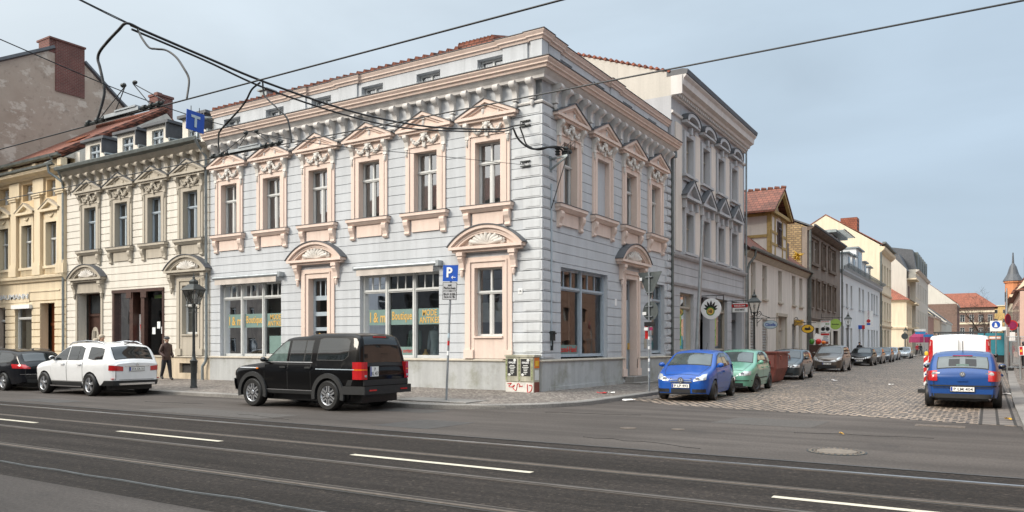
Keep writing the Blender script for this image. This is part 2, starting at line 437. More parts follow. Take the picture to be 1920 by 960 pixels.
def sash(w, z0, z1, mat, tz=None, y=.2, bars=0, mull=True, gl=None, curt=None, open_leaf=False):
    """a casement window: frame mesh with pane (and curtain) children, x centred"""
    m = MB(); h = w/2; f = .055
    tz = tz if tz is not None else z0+(z1-z0)*.68
    m.box(-h, -h+f, y, y+.07, z0, z1); m.box(h-f, h, y, y+.07, z0, z1)
    m.box(-h+f, h-f, y, y+.07, z1-f, z1); m.box(-h+f, h-f, y, y+.07, z0, z0+f*1.3)
    if tz:
        m.box(-h+f, h-f, y-.03, y+.07, tz-.05, tz+.05); m.box(-h, h, y-.05, y-.03, tz-.015, tz+.03)
        if mull:
            m.box(-.045, .045, y-.012, y+.07, z0+f*1.3, tz-.05); m.box(-.03, .03, y-.008, y+.07, tz+.05, z1-f)
        for s in (-1, 1):
            if mull:
                x0, x1 = (-h+f, -.045) if s < 0 else (.045, h-f)
                m.box(x0, x0+.035, y+.012, y+.06, z0+f*1.3, tz-.05); m.box(x1-.035, x1, y+.012, y+.06, z0+f*1.3, tz-.05)
        for b in range(bars):
            xb = -h+f + (w-2*f)*(b+1)/(bars+1)
            m.box(xb-.02, xb+.02, y+.01, y+.06, tz+.05, z1-f)
    fr = m.mesh('window', mat)
    g = MB(); g.quad((-h+f, y+.045, z0+f), (h-f, y+.045, z0+f), (h-f, y+.045, z1-f), (-h+f, y+.045, z1-f))
    ch = [('pane', g.mesh('pane', gl or m_glass), [])]
    if curt:
        c = MB()
        for s in (-1, 1):
            rows = []
            for zz in (z0+.06, z1-.1):
                rows.append([(s*(h-f-.01 - i*.018), y+.13+.03*math.sin(i*1.3)+.012*math.sin(i*2.9), zz) for i in range(17)])
            c.grid(rows)
        ch.append(('curtain', c.mesh('curtain', curt, 40), []))
    return ['window', fr, ch]

def aedicule(trim, orn, frame, cover, curt=None, blind=None, frieze=None):
    """upper-storey window: sash, moulded surround, sill on brackets, garland, consoles, triangular pediment"""
    p = sash(.96, 6.07, 8.08, frame, 7.43, .2, curt=curt)
    ch = p[2]
    s = MB()
    for k in (-1, 1):
        a = sorted((k*.48, k*.66)); s.box(a[0], a[1], -.05, .19, 6.051, 8.26)
        a = sorted((k*.66, k*.72)); s.box(a[0], a[1], -.085, .0, 6.05, 8.32)
        a = sorted((k*.72, k*.83)); s.box(a[0], a[1], -.06, .0, 6.05, 8.70)
    s.box(-.48, .48, -.05, .19, 8.08, 8.26); s.box(-.66, .66, -.085, 0, 8.26, 8.32); s.box(-.72, .72, -.04, 0, 8.32, 8.70)
    ch.append(('surround', s.mesh('surround', trim), []))
    s = MB(); s.box(-.96, .96, -.22, .19, 5.95, 6.05); s.prism([(-.20,5.95),(0,5.95),(0,5.84),(-.10,5.84),(-.16,5.90)], 'x', -.93, .93)
    s.mi = 1; s.box(-.98, .98, -.235, .19, 6.053, 6.068); s.mi = 0
    sl = ('sill', s.mesh('sill', [trim, cover]), [])
    ap = MB(); ap.box(-.58, .58, -.05, 0, 5.42, 5.837)
    sl[2].append(('apron', ap.mesh('apron', trim), []))
    b = MB()
    prof = [(0,5.84),(-.17,5.84),(-.19,5.76),(-.17,5.66),(-.11,5.56),(-.08,5.46),(-.10,5.38),(-.06,5.33),(0,5.33)]
    b.prism(prof, 'x', -.10, .10)
    bm_ = b.mesh('sill_bracket', trim)
    sl[2].append(('sill_bracket', bm_, [], (-.76,0,0))); sl[2].append(('sill_bracket', bm_, [], (.76,0,0)))
    ch.append(sl)
    d = MB()
    d.box(-1.05, 1.05, -.16, 0, 8.70, 8.78); d.box(-1.15, 1.15, -.23, 0, 8.78, 8.87)
    for k in (-1, 1):
        d.prism([(k*1.15,8.875),(k*.93,8.875),(0,9.26),(0,9.37)], 'y', -.23, 0)
        d.prism([(k*.93,8.875),(k*.76,8.875),(0,9.18),(0,9.255)], 'y', -.16, 0)
    d.prism([(-.80,8.872),(.80,8.872),(0,9.185)], 'y', -.10, 0)
    d.mi = 1
    for k in (-1, 1): d.prism([(k*1.19,8.86),(0,9.375),(0,9.405),(k*1.19,8.89)], 'y', -.26, 0)
    ch.append(('pediment', d.mesh('pediment', [trim, cover]), []))
    g = MB(); rnd = random.Random(4)
    for k in (-1, 1):
        pts = []; rr = []
        for i in range(13):
            u = i/12; x = k*(.55-.42*u); z = 8.56 - .20*math.sin(PI*min(1, u*1.02)) - .02*u
            pts.append((x, -.10 - .02*math.sin(i*2.1), z)); rr.append(.035+.03*math.sin(PI*u)+.012*math.sin(i*2.4))
        g.tube(pts, rr, 6)
        g.ball((k*.12, -.10, 8.55), .07, .05, .06, 6, 4)
        for j in range(3): g.ball((k*(.40-.1*j), -.13, 8.42-.025*j+.03*(j == 0)), .045, .04, .04, 6, 4)
    g.ball((0, -.14, 8.56), .10, .07, .10, 8, 5); g.ball((0, -.16, 8.46), .07, .05, .08, 8, 5)
    for j in range(5): g.ball((-.12+.06*j, -.13, 8.66-.01*abs(j-2)), .035, .03, .04, 6, 4)
    g.prism([(-.07,8.40),(.07,8.40),(.05,8.22),(-.05,8.22)], 'y', -.13, -.04)
    ch.append(('garland', g.mesh('garland', orn, 60), []))
    c = MB()
    c.prism([(0,8.70),(-.22,8.70),(-.23,8.60),(-.19,8.54),(-.12,8.46),(-.09,8.30),(-.11,8.20),(0,8.20)], 'x', -.075, .075)
    c.lathe([(.02,8.2),(.05,8.14),(.045,8.04),(.02,7.97)], 8, (0,-.08,0))
    cm = c.mesh('console', orn)
    ch.append(('console', cm, [], (-.77,0,0))); ch.append(('console', cm, [], (.77,0,0)))
    if blind:
        w = MB(); w.box(-.48, .48, .12, .3, 6.07, 8.08)
        return ['blind_window', w.mesh('blind_window', blind), ch[1 + (1 if curt else 0):]]
    return p

def arch_hood(half, zs, rise, trim, orn, cover, cons=.98, zc=4.02):
    """segmental pediment over a door: mouldings, slate cover, shell and two consoles"""
    d = MB()
    d.box(-half+.12, half-.12, -.2, 0, zs-.17, zs-.09); d.box(-half+.04, half-.04, -.30, 0, zs-.09, zs)
    rad = (half*half+rise*rise)/(2*rise); cz = zs+rise-rad; a1 = math.asin(half/rad)
    def arc(r, n=18, a=a1): return [(r*math.sin(-a+2*a*i/n), cz+r*math.cos(-a+2*a*i/n)) for i in range(n+1)]
    def ring(ro, ri, y0, y1):
        ao, ai = arc(ro), arc(ri, 18, math.acos(min(1, (zs-cz)/ri)) if ri > zs-cz else .01)
        for i in range(18): d.prism([ao[i], ao[i+1], ai[i+1], ai[i]], 'y', y0, y1)
    ring(rad, rad-.10, -.30, 0); ring(rad-.10, rad-.19, -.22, 0); ring(rad-.19, rad-.25, -.2, 0)
    ai = arc(rad-.24, 18, math.acos(min(1, (zs-cz)/(rad-.24))))
    d.prism(ai, 'y', -.07, 0)
    d.mi = 1; ring(rad+.035, rad+.003, -.33, 0)
    hood = ('door_hood', d.mesh('door_hood', [trim, cover]), [])
    s = MB()
    for i in range(9):
        a = R(-72 + 144*i/8); r = .44 if i % 2 == 0 else .40
        w = 1.45
        ex, ez = w*r*math.sin(a), zs+.05+r*math.cos(a)*.78
        s.tube([(0, -.12, zs+.06), (ex*.6, -.17, zs+.05+(ez-zs-.05)*.6), (ex, -.13, ez)], [.03, .075, .085], 7)
        s.ball((ex, -.12, ez), .085, .05, .07, 7, 4)
    for k in (-1, 1): s.ball((k*.58, -.12, zs+.09), .12, .06, .07, 7, 4)
    hood[2].append(('shell', s.mesh('shell', orn, 60), []))
    c = MB(); zt = zs-.17
    c.box(-.12, .12, -.26, 0, zt-.12, zt)
    c.prism([(0,zt-.12),(-.22,zt-.12),(-.23,zt-.2),(-.15,zt-.34),(-.12,zt-.5),(-.14,zt-.56),(0,zt-.56)], 'x', -.09, .09)
    c.lathe([(.03,zt-.56),(.06,zt-.62),(.05,zt-.74),(.02,zt-.80)], 8, (0,-.09,0))
    cm = c.mesh('console', trim)
    for k in (-1, 1): hood[2].append(('console', cm, [], (k*cons, 0, 0)))
    return hood

def bracket_mesh(mat, z0=9.0):
    b = MB()
    b.prism([(0,z0+.72),(-.30,z0+.72),(-.34,z0+.66),(-.33,z0+.57),(-.27,z0+.52),(-.17,z0+.46),(-.13,z0+.32),(-.14,z0+.2),(-.16,z0+.13),(0,z0+.13)], 'x', -.085, .085)
    b.lathe([(.10,-.10),(.10,.10)], 10, (0,-.25,z0+.63), 'x')
    b.lathe([(.02,z0+.13),(.065,z0+.08),(.06,z0-.03),(.02,z0-.1)], 8, (0,-.08,0))
    return b.mesh('cornice_bracket', mat, 50)

def gutter_pipe(pts, parent, mat=None, r=.055, name='downpipe'):
    return MB().tube(pts, r, 8).build(name, mat or m_zinc, parent, smooth=50)

# ================================================================ the blue corner house
blue = thing('corner_house', 'pale blue grey two storey corner house with peach pediments and trim', 'house')
GR = [1.37+.3165*k for k in range(24)]
WX = [-14.42+2.494*k for k in range(6)]
WY = [1.79+2.52*k for k in range(4)]
up_m = [(x-.5, x+.5, 6.05, 8.10) for x in WX]
up_s = [(y-.5, y+.5, 6.05, 8.10) for y in WY]
gf_m = [(-15.0,-11.43,1.12,4.08), (-9.95,-8.95,.45,4.1), (-7.4,-3.9,1.12,4.08), (-2.48,-1.38,1.87,4.1)]
gf_s = [(1.22,4.75,1.17,4.1), (6.31,7.33,.5,4.12), (8.95,10.4,1.25,4.12)]
w = MB(); facade(w, -15.6, 0, 1.12, 9.82, up_m+gf_m, GR)
facade(w, -15.55, -.06, 10.2, 10.96, [(x-.5, x+.5, 10.32, 10.78) for x in WX], (), .35, y=.12)
w.box(-15.6, -15.2, .4, 9, 0, 10.9)
w.build('wall', m_blue, blue)
w = MB(); facade(w, .0, 11.2, 1.12, 9.82, up_s+gf_s, GR); facade(w, .47, 11.15, 10.2, 10.96, [(y-.45, y+.45, 10.36, 10.78) for y in WY], (), .35, y=.12)
w.box(10.8, 11.2, .4, 10, 0, 10.9)
w.build('wall', m_blue, blue, rz=PI/2)
MB().box(-15.2, -.4, 9, 9.3, 0, 10.9).box(-9.3, -9, 9.3, 11, 0, 10.9).box(-9, -.4, 10.75, 10.8, 0, 10.9).build('rear_wall', m_blue, blue)
f = MB()
for z in (.2, 4.72, 9.9): f.box(-15.2, -.4, .4, 9, z, z+.2)
f.box(-15.15, -.45, 2.6, 2.7, .4, 4.7).box(-15.15, -3, 3.1, 3.2, 4.92, 9.9).box(-3.05, -2.95, 3.1, 9, 4.92, 9.9)
for x in (-10.7, -8.2, -3.2): f.box(x-.05, x+.05, .4, 2.6, .4, 4.7)
for x in WX[:-1]: f.box(x+1.2, x+1.3, .4, 3.1, 4.92, 9.9)
f.build('interior', m_int, blue)
# plinth with ledge
p = MB(); facade(p, -15.6, .04, 0, 1.10, [(-9.95,-8.95,.4,1.2)], y=-.04, th=.44); 
p.build('plinth', m_plinth, blue)
p = MB(); facade(p, .4, 11.2, 0, 1.10, [(6.31,7.33,.0,1.2)], y=-.04, th=.44); facade(p, .4, 6.2, -.1, .32, (), y=-.07, th=.03); p.build('plinth', m_plinth, blue, rz=PI/2)
lg = [(0,1.10),(.075,1.10),(.085,1.13),(.04,1.17),(0,1.18)]
l = MB(); l.mould([(-15.6,0),(-9.97,0)], lg); l.mould([(-8.93,0),(0,0),(0,6.2)], lg); l.mould([(0,7.45),(0,11.2)], lg)
l.build('plinth_ledge', m_beige, blue)
# quoins
q = MB(); q2 = MB()
for k in range(-1, 26):
    zb = 1.37+.3165*k; lo = 1.05 if k % 2 else .66; zt = zb+.3165
    if zt > 9.1 or zb < 1.1: 
        if zb > 1.1: continue
        zb = 1.19
    q.box(-lo, .022, -.022, 0, zb+.014, zt-.014); q.box(0.0, .022, 0, lo*.78, zb+.014, zt-.014)
    q.box(-lo+.1, -.05, -.034, -.022, zb+.055, zt-.055); q.box(.022, .034, .05, lo*.78-.1, zb+.055, zt-.055)
    q2.box(0, .035, 10.45 if k % 2 else 10.7, 11.2, zb+.03, zt-.03); q2.box(.035, .05, 10.55 if k % 2 else 10.8, 11.12, zb+.07, zt-.07)
q.build('quoins', m_bquoin, blue); q2.build('quoins', m_blue, blue)
# cornice with brackets
c = MB(); pth = [(-15.6,0),(0,0),(0,11.2)]
c.mould(pth, [(0,9.70),(.16,9.70),(.18,9.78),(.24,9.84),(.30,9.92),(0,9.92)])
c.mould(pth, [(0,8.99),(.05,8.99),(.07,9.03),(.04,9.07),(0,9.07)])
cor = c.build('cornice', m_corbel, blue)
c = MB(); c.mould(pth, [(0,9.923),(.36,9.923),(.38,9.99),(.44,10.02),(.44,10.06),(.50,10.13),(.50,10.18),(0,10.18)])
c.build('cornice_moulding', m_peach, cor)
MB().mould(pth, [(-.1,10.183),(.53,10.183),(.53,10.205),(-.1,10.24)]).build('cornice_cover', m_slate, cor)
bk = bracket_mesh(m_corbel)
for i in range(26): ob('cornice_bracket', bk, cor, (-15.25+i*.598, 0, 0))
for i in range(17): ob('cornice_bracket', bk, cor, (0, .72+i*.62, 0), PI/2)
sp = MB()   # pigeon spikes along the cornice edge
for i in range(150): x = -15+i*.097; sp.box(x-.004, x+.004, -.34, -.332, 10.2, 10.33)
sp.build('pigeon_spikes', m_steel, cor)
# attic
for x0, x1 in ((-11.0,-10.2),(-8.5,-7.6),(-1.45,-.55)): MB().box(x0, x1, .06, .119, 10.2, 10.96).build('attic_pier', m_blue, blue)
MB().box(-.4, .0, .0, .4, 10.2, 10.96).build('attic_pier', m_blue, blue)
for y0, y1 in ((.55,1.3),(5.2,5.9)): MB().box(y0, y1, .06, .119, 10.2, 10.96).build('attic_pier', m_blue, blue, rz=PI/2)
ap_ = [(-15.6,.12),(-11.05,.12),(-11.05,.05),(-10.15,.05),(-10.15,.12),(-8.55,.12),(-8.55,.05),(-7.55,.05),(-7.55,.12),(-1.5,.12),(-1.5,.05),(-.5,.05),(-.5,.12),(-.42,.12),(-.42,0),(0,0),(0,.42),(-.12,.42),(-.12,.5),(-.05,.5),(-.05,1.35),(-.12,1.35),(-.12,5.15),(-.05,5.15),(-.05,5.95),(-.12,5.95),(-.12,11.2)]
ac = MB().mould(ap_, [(-.3,10.94),(.03,10.94),(.05,11.0),(.10,11.03),(.10,11.07),(.15,11.15),(.15,11.18),(-.3,11.18)]).build('attic_cornice', m_peach, blue)
MB().mould(ap_, [(-.3,11.183),(.175,11.183),(.175,11.20),(-.3,11.22)]).build('attic_cover', m_slate, ac)
aw = sash(.96, 10.33, 10.77, m_white, 0, .32, gl=m_glass)
mm = MB()
mm.box(-.035, .035, .31, .38, 10.36, 10.72)
awc = ('mullion', mm.mesh('mullion', m_white), [])
aw[2].append(awc)
for x in WX: inst(aw, blue, (x, 0, 0))
for y in WY: inst(aw, blue, (0, y, 0), PI/2)
# roof with tile edge
r = MB()
r.prism([(.1,11.2),(.1,11.27),(5.2,12.7),(9.2,11.3),(9.2,11.2)], 'x', -15.5, -4)
r.add([(-4,.1,11.2),(-4,9.2,11.2),(-4,.1,11.27),(-4,9.2,11.3),(-4,5.2,12.7),(-.3,.1,11.25),(-.3,9.2,11.25)], [(2,5,4),(4,5,6),(4,6,3),(0,5,2),(1,3,6)])
for i in range(38):
    x = -15.4+i*.33
    r.tube([(x, -.02, 11.25), (x, .5, 11.37)], .09, 6)
for i in range(10): r.tube([(-3.2+i*.14, .2, 11.45), (-3.2+i*.14, 1.2, 11.75)], .08, 6)
r.prism([(.15,11.2),(.15,11.42),(1.3,11.75),(1.3,11.2)], 'x', -3.25, -1.85)
r.build('roof', m_tile, blue)
MB().box(-13.7, -13.3, .9, 1.3, 11.3, 11.95).box(-13.78, -13.22, .82, 1.38, 11.95, 12.02).build('roof_vent', m_zinc, blue)
# upper windows
pr = aedicule(m_peach, m_orn, m_white, m_slate, m_curt)
pr2 = aedicule(m_peach, m_orn, m_white, m_slate, m_curtd)
for i, x in enumerate(WX): inst(pr2 if i in (0, 1, 5) else pr, blue, (x, 0, 0))
prb = aedicule(m_peach, m_orn, m_white, m_slate, None, m_blue)
for i, y in enumerate(WY): inst(prb if i == 1 else pr, blue, (0, y, 0), PI/2)
# doors of the ground floor
hood = arch_hood(1.42, 4.76, .64, m_peach, m_orn, m_slate)
def gf_surround(z0, ztop, open_top, hw=.5, open_z0=None, blockz=None):
    s = MB()
    for k in (-1, 1):
        a = sorted((k*hw, k*(hw+.14))); s.box(a[0], a[1], -.04, .25, z0, open_top+.16)
        a = sorted((k*(hw+.14), k*(hw+.19))); s.box(a[0], a[1], -.085, 0, z0, open_top+.21)
        a = sorted((k*(hw+.19), k*(hw+.36))); s.box(a[0], a[1], -.055, 0, z0, ztop)
        a = sorted((k*(hw+.02), k*(hw+.38))); s.box(a[0], a[1], -.10, -.056 if False else 0, z0, z0+.28)
    s.box(-hw, hw, -.04, .25, open_top-.02, open_top+.16); s.box(-hw-.14, hw+.14, -.085, 0, open_top+.16, open_top+.21)
    s.box(-hw-.19, hw+.19, -.055, 0, open_top+.21, ztop)
    if open_z0: s.box(-hw, hw, -.03, .15, z0, open_z0-.03); s.box(-hw-.02, hw+.02, -.09, .2, open_z0-.03, open_z0+.03)
    return s
def place_hood(px, parent, rz=0, hd=hood):
    return inst(hd, parent, (px, 0, 0) if not rz else (0, px, 0), rz)
place_hood(-9.45, blue); place_hood(-1.93, blue); place_hood(6.82, blue, PI/2)
gf_surround(.4, 4.42, 4.1, .48).build('surround', m_peach, blue, (-9.45,0,0))
gf_surround(1.19, 4.42, 4.1, .53, 1.87).build('surround', m_peach, blue, (-1.93,0,0))
gf_surround(.45, 4.42, 4.12, .49).build('surround', m_peach, blue, (0,6.82,0), PI/2)
# right ground-floor window with half curtain
wr = sash(1.06, 1.90, 4.08, m_white, 3.3, .16)
hc = MB(); hc.box(-.46, .46, .28, .285, 2.35, 2.98); wr[2].append(('half_curtain', hc.mesh('half_curtain', m_curt), []))
inst(wr, blue, (-1.93, 0, 0))
# shop door
d = MB(); h = .48
d.box(-h, -h+.1, .22, .3, .4, 4.08); d.box(h-.1, h, .22, .3, .4, 4.08)
for z0, z1 in ((.4,.75),(2.15,2.28),(2.7,2.85),(3.28,3.45),(4.0,4.08)): d.box(-h+.1, h-.1, .22, .3, z0, z1)
for x in (-.13, .13): d.box(x-.02, x+.02, .235, .285, 3.45, 4.0)
sd = d.build('shop_door', m_wgrey, blue, (-9.45,0,0))
MB().quad((-.4,.26,.7),(.4,.26,.7),(.4,.26,4.02),(-.4,.26,4.02)).build('pane', m_shopgl, sd)
MB().box(.28,.33,.14,.2,1.5,1.9).build('handle', m_chrome, sd)
text('Clamotte', .5, .13, m_gold, sd, (0,.25,2.62-.62)); text('Mode\n10 - 18', .42, .3, m_gold, sd, (0,.25,1.55))
# shop windows
def shop_window(x0, x1, z0, z1, cols, tz, sub, frame, y=.2):
    s = MB(); f = .09
    xs = [x0]+cols+[x1]
    for i, x in enumerate(xs):
        wd = f if i in (0, len(xs)-1) else .13
        a, b = (x, x+f) if i == 0 else ((x-f, x) if i == len(xs)-1 else (x-.07, x+.07))
        s.box(a, b, y-.05, y+.09, z0, z1)
        if 0 < i < len(xs)-1: s.box(a+.04, b-.04, y-.075, y-.05, z0, z1)
    gl = MB()
    for xa, xb in zip(xs, xs[1:]):
        a, b = xa+.073, xb-.073
        s.box(a, b, y-.03, y+.08, tz-.06, tz+.06); s.box(a, b, y, y+.08, z0, z0+.10); s.box(a, b, y, y+.08, z1-.08, z1)
        s.box(a, b, y-.06, y-.03, tz-.02, tz+.03)
        for k in range(1, sub):
            xc = a+(b-a)*k/sub; s.box(xc-.018, xc+.018, y+.01, y+.06, tz+.06, z1-.08)
        gl.quad((a, y+.045, z0+.1), (b, y+.045, z0+.1), (b, y+.045, z1-.08), (a, y+.045, z1-.08))
    return s, gl
def put_shop(parent, x0, x1, z0, z1, cols, tz, sub, frame, rz=0, name='shop_window'):
    s, gl = shop_window(x0, x1, z0, z1, cols, tz, sub, frame)
    o = s.build(name, frame, parent, rz=rz); gl.build('pane', m_shopgl, o); return o
sw1 = put_shop(blue, -15.0, -11.43, 1.18, 4.08, [-13.86,-12.6], 3.5, 3, m_white)
sw2 = put_shop(blue, -7.4, -3.9, 1.18, 4.08, [-6.28,-5.07], 3.5, 3, m_white)
def boutique(sw, x0, c1, c2, x1):
    y = .243; z0, z1 = 2.32, 2.86
    for a, b, t, hh in ((x0, c1, 'I & m', .36), (c1, c2, 'Boutique', .38), (c2, x1, 'MODE\nANTIKES', .46)):
        a, b = a+.09, b-.09
        if a == x0+.09: a += .12
        bd = MB().quad((a,y,z0),(b,y,z0),(b,y,z1),(a,y,z1)).build('banner', m_teal, sw)
        text(t, (b-a)*.86, hh, m_gold, bd, ((a+b)/2, y-.006, (z0+z1)/2), name='lettering', wt=.012)
boutique(sw1, -15.0, -13.86, -12.6, -11.43); boutique(sw2, -7.4, -6.28, -5.07, -3.9)
y = .243
MB().box(-12.35,-11.5,y-.004,y,1.3,1.98).build('price_board', m_teal, sw1)
nb = MB().box(-6.15,-5.18,y-.004,y,1.29,1.56).build('notice_strip', m_teal, sw2); text('modisch sortiert', .9, .14, m_signr, nb, (-5.66,y-.008,1.43))
for sx, l0, l1 in ((sw1, -15.2, -11.35), (sw2, -7.5, -3.85)):
    aw_ = MB().tube([(l0,-.16,4.31),(l1,-.16,4.31)], .075, 10).box(l1-.02,l1+.1,-.25,-.0,4.22,4.4).box(l0-.05,l0,-.22,0,4.24,4.38).build('awning', m_steel, blue, smooth=40)
    rows = [[(l0+.1+(l1-l0-.25)*i/30, -.19-.012*math.sin(i*1.1)*(zz < 4.2), zz) for i in range(31)] for zz in (4.26, 4.04)]
    MB().grid(rows).build('valance', plain('awning cloth', (.50,.45,.41), .9, 0, .08, 4), aw_)
# goods in the shop windows: clothes on stands and vases
def garment(x, y, col, h=1.5, z=.4):
    m = MB(); m.lathe([(.14,z+.5),(.20,z+.55),(.17,z+.9),(.21,z+1.25),(.20,z+1.36),(.06,z+1.45),(.05,z+1.52)], 12, (x,y,0))
    for k in (-1, 1): m.tube([(x+k*.2,y,z+1.36),(x+k*.26,y-.02,z+1.0),(x+k*.27,y-.05,z+.72)], [.07,.06,.05], 7)
    m.tube([(x,y,z),(x,y,z+.55)], .02, 6); m.lathe([(.18,z),(.18,z+.03)], 12, (x,y,0))
    return m.mesh('display_dress', col, 50)
for x, yy, cc, lb in ((-5.5,.75,m_teal,'pale green garment on a stand behind the second pane of the right boutique window'), (-4.65,.8,m_paleb,'light blue jacket on a stand above the vases in the right boutique window'), (-4.25,.95,m_curt,'grey jacket on a stand beside the light blue jacket in the right boutique window'),(-12.1,.9,m_curtd,'dark grey garment on a stand in the left boutique window')):
    tag(ob('display_garment', garment(x, yy, cc, z=.75)), lb, 'clothes', 'clothes shown in the boutique windows')
MB().box(-15.0,-11.45,.42,1.6,.4,1.12).box(-7.35,-3.95,.42,1.6,.4,1.12).build('display_floor', m_wood, blue)
va = MB().lathe([(.05,0),(.12,.05),(.16,.18),(.10,.28),(.05,.32),(.07,.36)], 12).mesh('vase', m_paleb, 50)
vg = MB().lathe([(.05,0),(.12,.05),(.14,.15),(.06,.25),(.04,.32),(.05,.36)], 12).mesh('vase', m_gold, 50)
for x, me, lb in ((-4.85,vg,'golden vase standing in the right boutique window'),(-4.42,va,'pale blue round vase next to the golden vase in the boutique window'),(-4.12,va,'pale blue round vase at the right edge of the boutique window')):
    tag(ob('vase', me, None, (x,.5,1.12)), lb, 'vase', 'vases in the boutique window')
# side shop window, side window, side door
s2, g2 = shop_window(1.22, 4.75, 1.23, 4.1, [2.93], 3.45, 3, m_white)
so = s2.build('shop_window', m_wgrey, blue, rz=PI/2); g2.build('pane', m_shopgl, so)
bn = MB().box(1.33,2.83,.235,.241,1.34,1.62).build('notice_strip', m_teal, so); text('Second-Hand', 1.35, .2, m_signr, bn, (2.08,.23,1.48), wt=.015)
MB().box(.9,4.95,1.9,2.0,.4,4.6).box(.8,.9,.4,2,.4,4.6).box(5,5.1,.4,2,.4,4.6).build('interior', m_int, blue, rz=PI/2)
s3, g3 = shop_window(8.95, 10.4, 1.3, 4.12, [], 3.45, 3, m_white)
so = s3.build('shop_window', m_wgrey, blue, rz=PI/2); g3.build('pane', m_shopgl, so)
d = MB(); d.box(-.48,.48,.3,.36,.5,4.1); 
for z0, z1 in ((.7,1.3),(1.5,2.6)): d.box(-.36,-.05,.285,.3,z0,z1).box(.05,.36,.285,.3,z0,z1)
d.mi = 1
for k in range(3): d.box(-.38+.27*k,-.16+.27*k,.286,.3,3.35,3.95)
hd_ = d.build('house_door', [m_wgrey, m_farg], blue, (0,6.82,0), PI/2); MB().box(.36,.42,.22,.3,1.45,1.7).build('handle', m_gold, hd_)
MB().box(5.95,7.7,-.75,0,-.05,.24).box(6.15,7.5,-.42,.35,.24,.44).build('doorstep', m_granite, blue, rz=PI/2)
MB().box(8.15,8.40,-.02,0,1.5,1.9).build('intercom', m_beige, blue, rz=PI/2)
nm = MB().box(-.82,-.66,-.048,-.034,3.2,3.36).build('house_number', m_signw, blue); text('14', .09, .085, m_ink, nm, (-.74,-.052,3.28))
nm = MB().box(5.35,5.52,-.012,0,3.05,3.3).build('house_number', m_signw, blue, rz=PI/2)
# cable duct and lever box at the corner
MB().tube([(.05,.52,1.6),(.05,.52,6.6)], .03, 6).build('conduit', m_wgrey, blue)
MB().box(.0,.14,.44,.60,1.75,2.05).box(.02,.1,.5,.54,1.45,1.75).box(.0,.2,.47,.57,1.95,2.0).build('switch_box', m_iron, blue)

# ================================================================ cream house with dormers
cream = thing('row_house', 'cream row house with beige pediments and four zinc dormers left of the blue house', 'house', (0,0,0))
CX = [-24.33+2.484*k for k in range(4)]
gf_c = [(-25.4,-23.45,.4,4.08), (-22.55,-18.7,1.15,4.12), (-17.45,-16.39,2.05,4.15)]
w = MB(); facade(w, -26.4, -15.603, 1.12, 9.82, [(x-.5, x+.5, 6.05, 8.10) for x in CX]+gf_c, GR, gw=.035)
w.box(-26.4,-26.0,.4,9,0,11).box(-16.0,-15.603,.4,9,0,11).box(-26,-16,8.7,9,0,11)
w.build('wall', m_cream, cream)
f = MB()
for z in (.2,4.72,9.9): f.box(-26,-16,.4,8.7,z,z+.2)
f.box(-26,-16,2.6,2.7,.4,4.7).box(-26,-16,3.1,3.2,4.92,9.9).box(-23.2,-23.1,.4,2.6,.4,4.7).box(-18.2,-18.1,.4,2.6,.4,4.7)
for x in CX[:-1]: f.box(x+1.2, x+1.3, .4, 3.1, 4.92, 9.9)
f.build('interior', m_int, cream)
p = MB(); facade(p, -26.4, -15.603, 0, 1.10, [(-25.4,-23.45,.3,1.2),(-17.6,-16.4,.45,.86)], y=-.04, th=.44); p.build('plinth', m_creamp, cream)
MB().box(-17.6,-16.4,.1,.2,.45,.86).build('cellar_window', m_dark, cream)
l = MB(); l.mould([(-26.4,0),(-25.42,0)], lg); l.mould([(-23.43,0),(-15.603,0)], lg); l.build('plinth_ledge', m_beige, cream)
prc = aedicule(m_beige, m_beige, m_wgrey, m_slate, m_curtd)
for x in CX: inst(prc, cream, (x, 0, 0))
c = MB(); pth = [(-26.4,0),(-15.603,0)]
c.mould(pth, [(0,9.60),(.16,9.60),(.18,9.70),(.28,9.78),(.36,9.9),(0,9.9)]); c.mould(pth, [(0,8.99),(.05,8.99),(.07,9.03),(.04,9.07),(0,9.07)])
cc = c.build('cornice', m_beige, cream)
bkc = bracket_mesh(m_beige, 8.95)
for i in range(17): ob('cornice_bracket', bkc, cc, (-26.1+i*.645, 0, 0))
MB().mould([(-26.4,0),(-15.75,0)], [(.34,9.91),(.60,9.95),(.63,10.08),(.60,10.11),(.56,10.0),(.36,9.98)]).build('gutter', m_zincd, cream)
hc_ = arch_hood(1.42, 4.76, .62, m_beige, m_orn, m_slate, 1.12)
place_hood(-24.42, cream, 0, hc_); place_hood(-16.95, cream, 0, hc_)
s = gf_surround(1.19, 4.42, 4.15, .51, 2.05); s.build('surround', m_beige, cream, (-16.92,0,0))
inst(sash(1.02, 2.1, 4.12, m_white, 3.3, .16, curt=m_curt), cream, (-16.92,0,0))
s = MB().box(-1.12,-.98,-.05,.35,.4,4.08).box(.98,1.12,-.05,.35,.4,4.08).box(-1.12,1.12,-.06,.0,4.08,4.56); s.build('surround', m_beige, cream, (-24.43,0,0))
d = MB().box(-.95,.95,.55,.62,.3,4.08).box(-.95,.95,.48,.55,3.0,3.12).box(-.95,-.85,.49,.55,.3,4.08).box(.85,.95,.49,.55,.3,4.08).box(-.05,.05,.49,.55,.3,3.0)
d.mi = 1; d.box(-.83,.83,.53,.55,3.14,4.0); d.mi = 2
for k in (-1, 1): d.prism([(k*.45+.3*math.cos(a*PI/8), 2.0+.5*math.sin(a*PI/8)) for a in range(9)]+[(k*.45-.3,1.2),(k*.45+.3,1.2)], 'y', .52, .55); d.tube([(k*.45,.5,1.3),(k*.45,.49,2.3)], [.06,.1], 6)
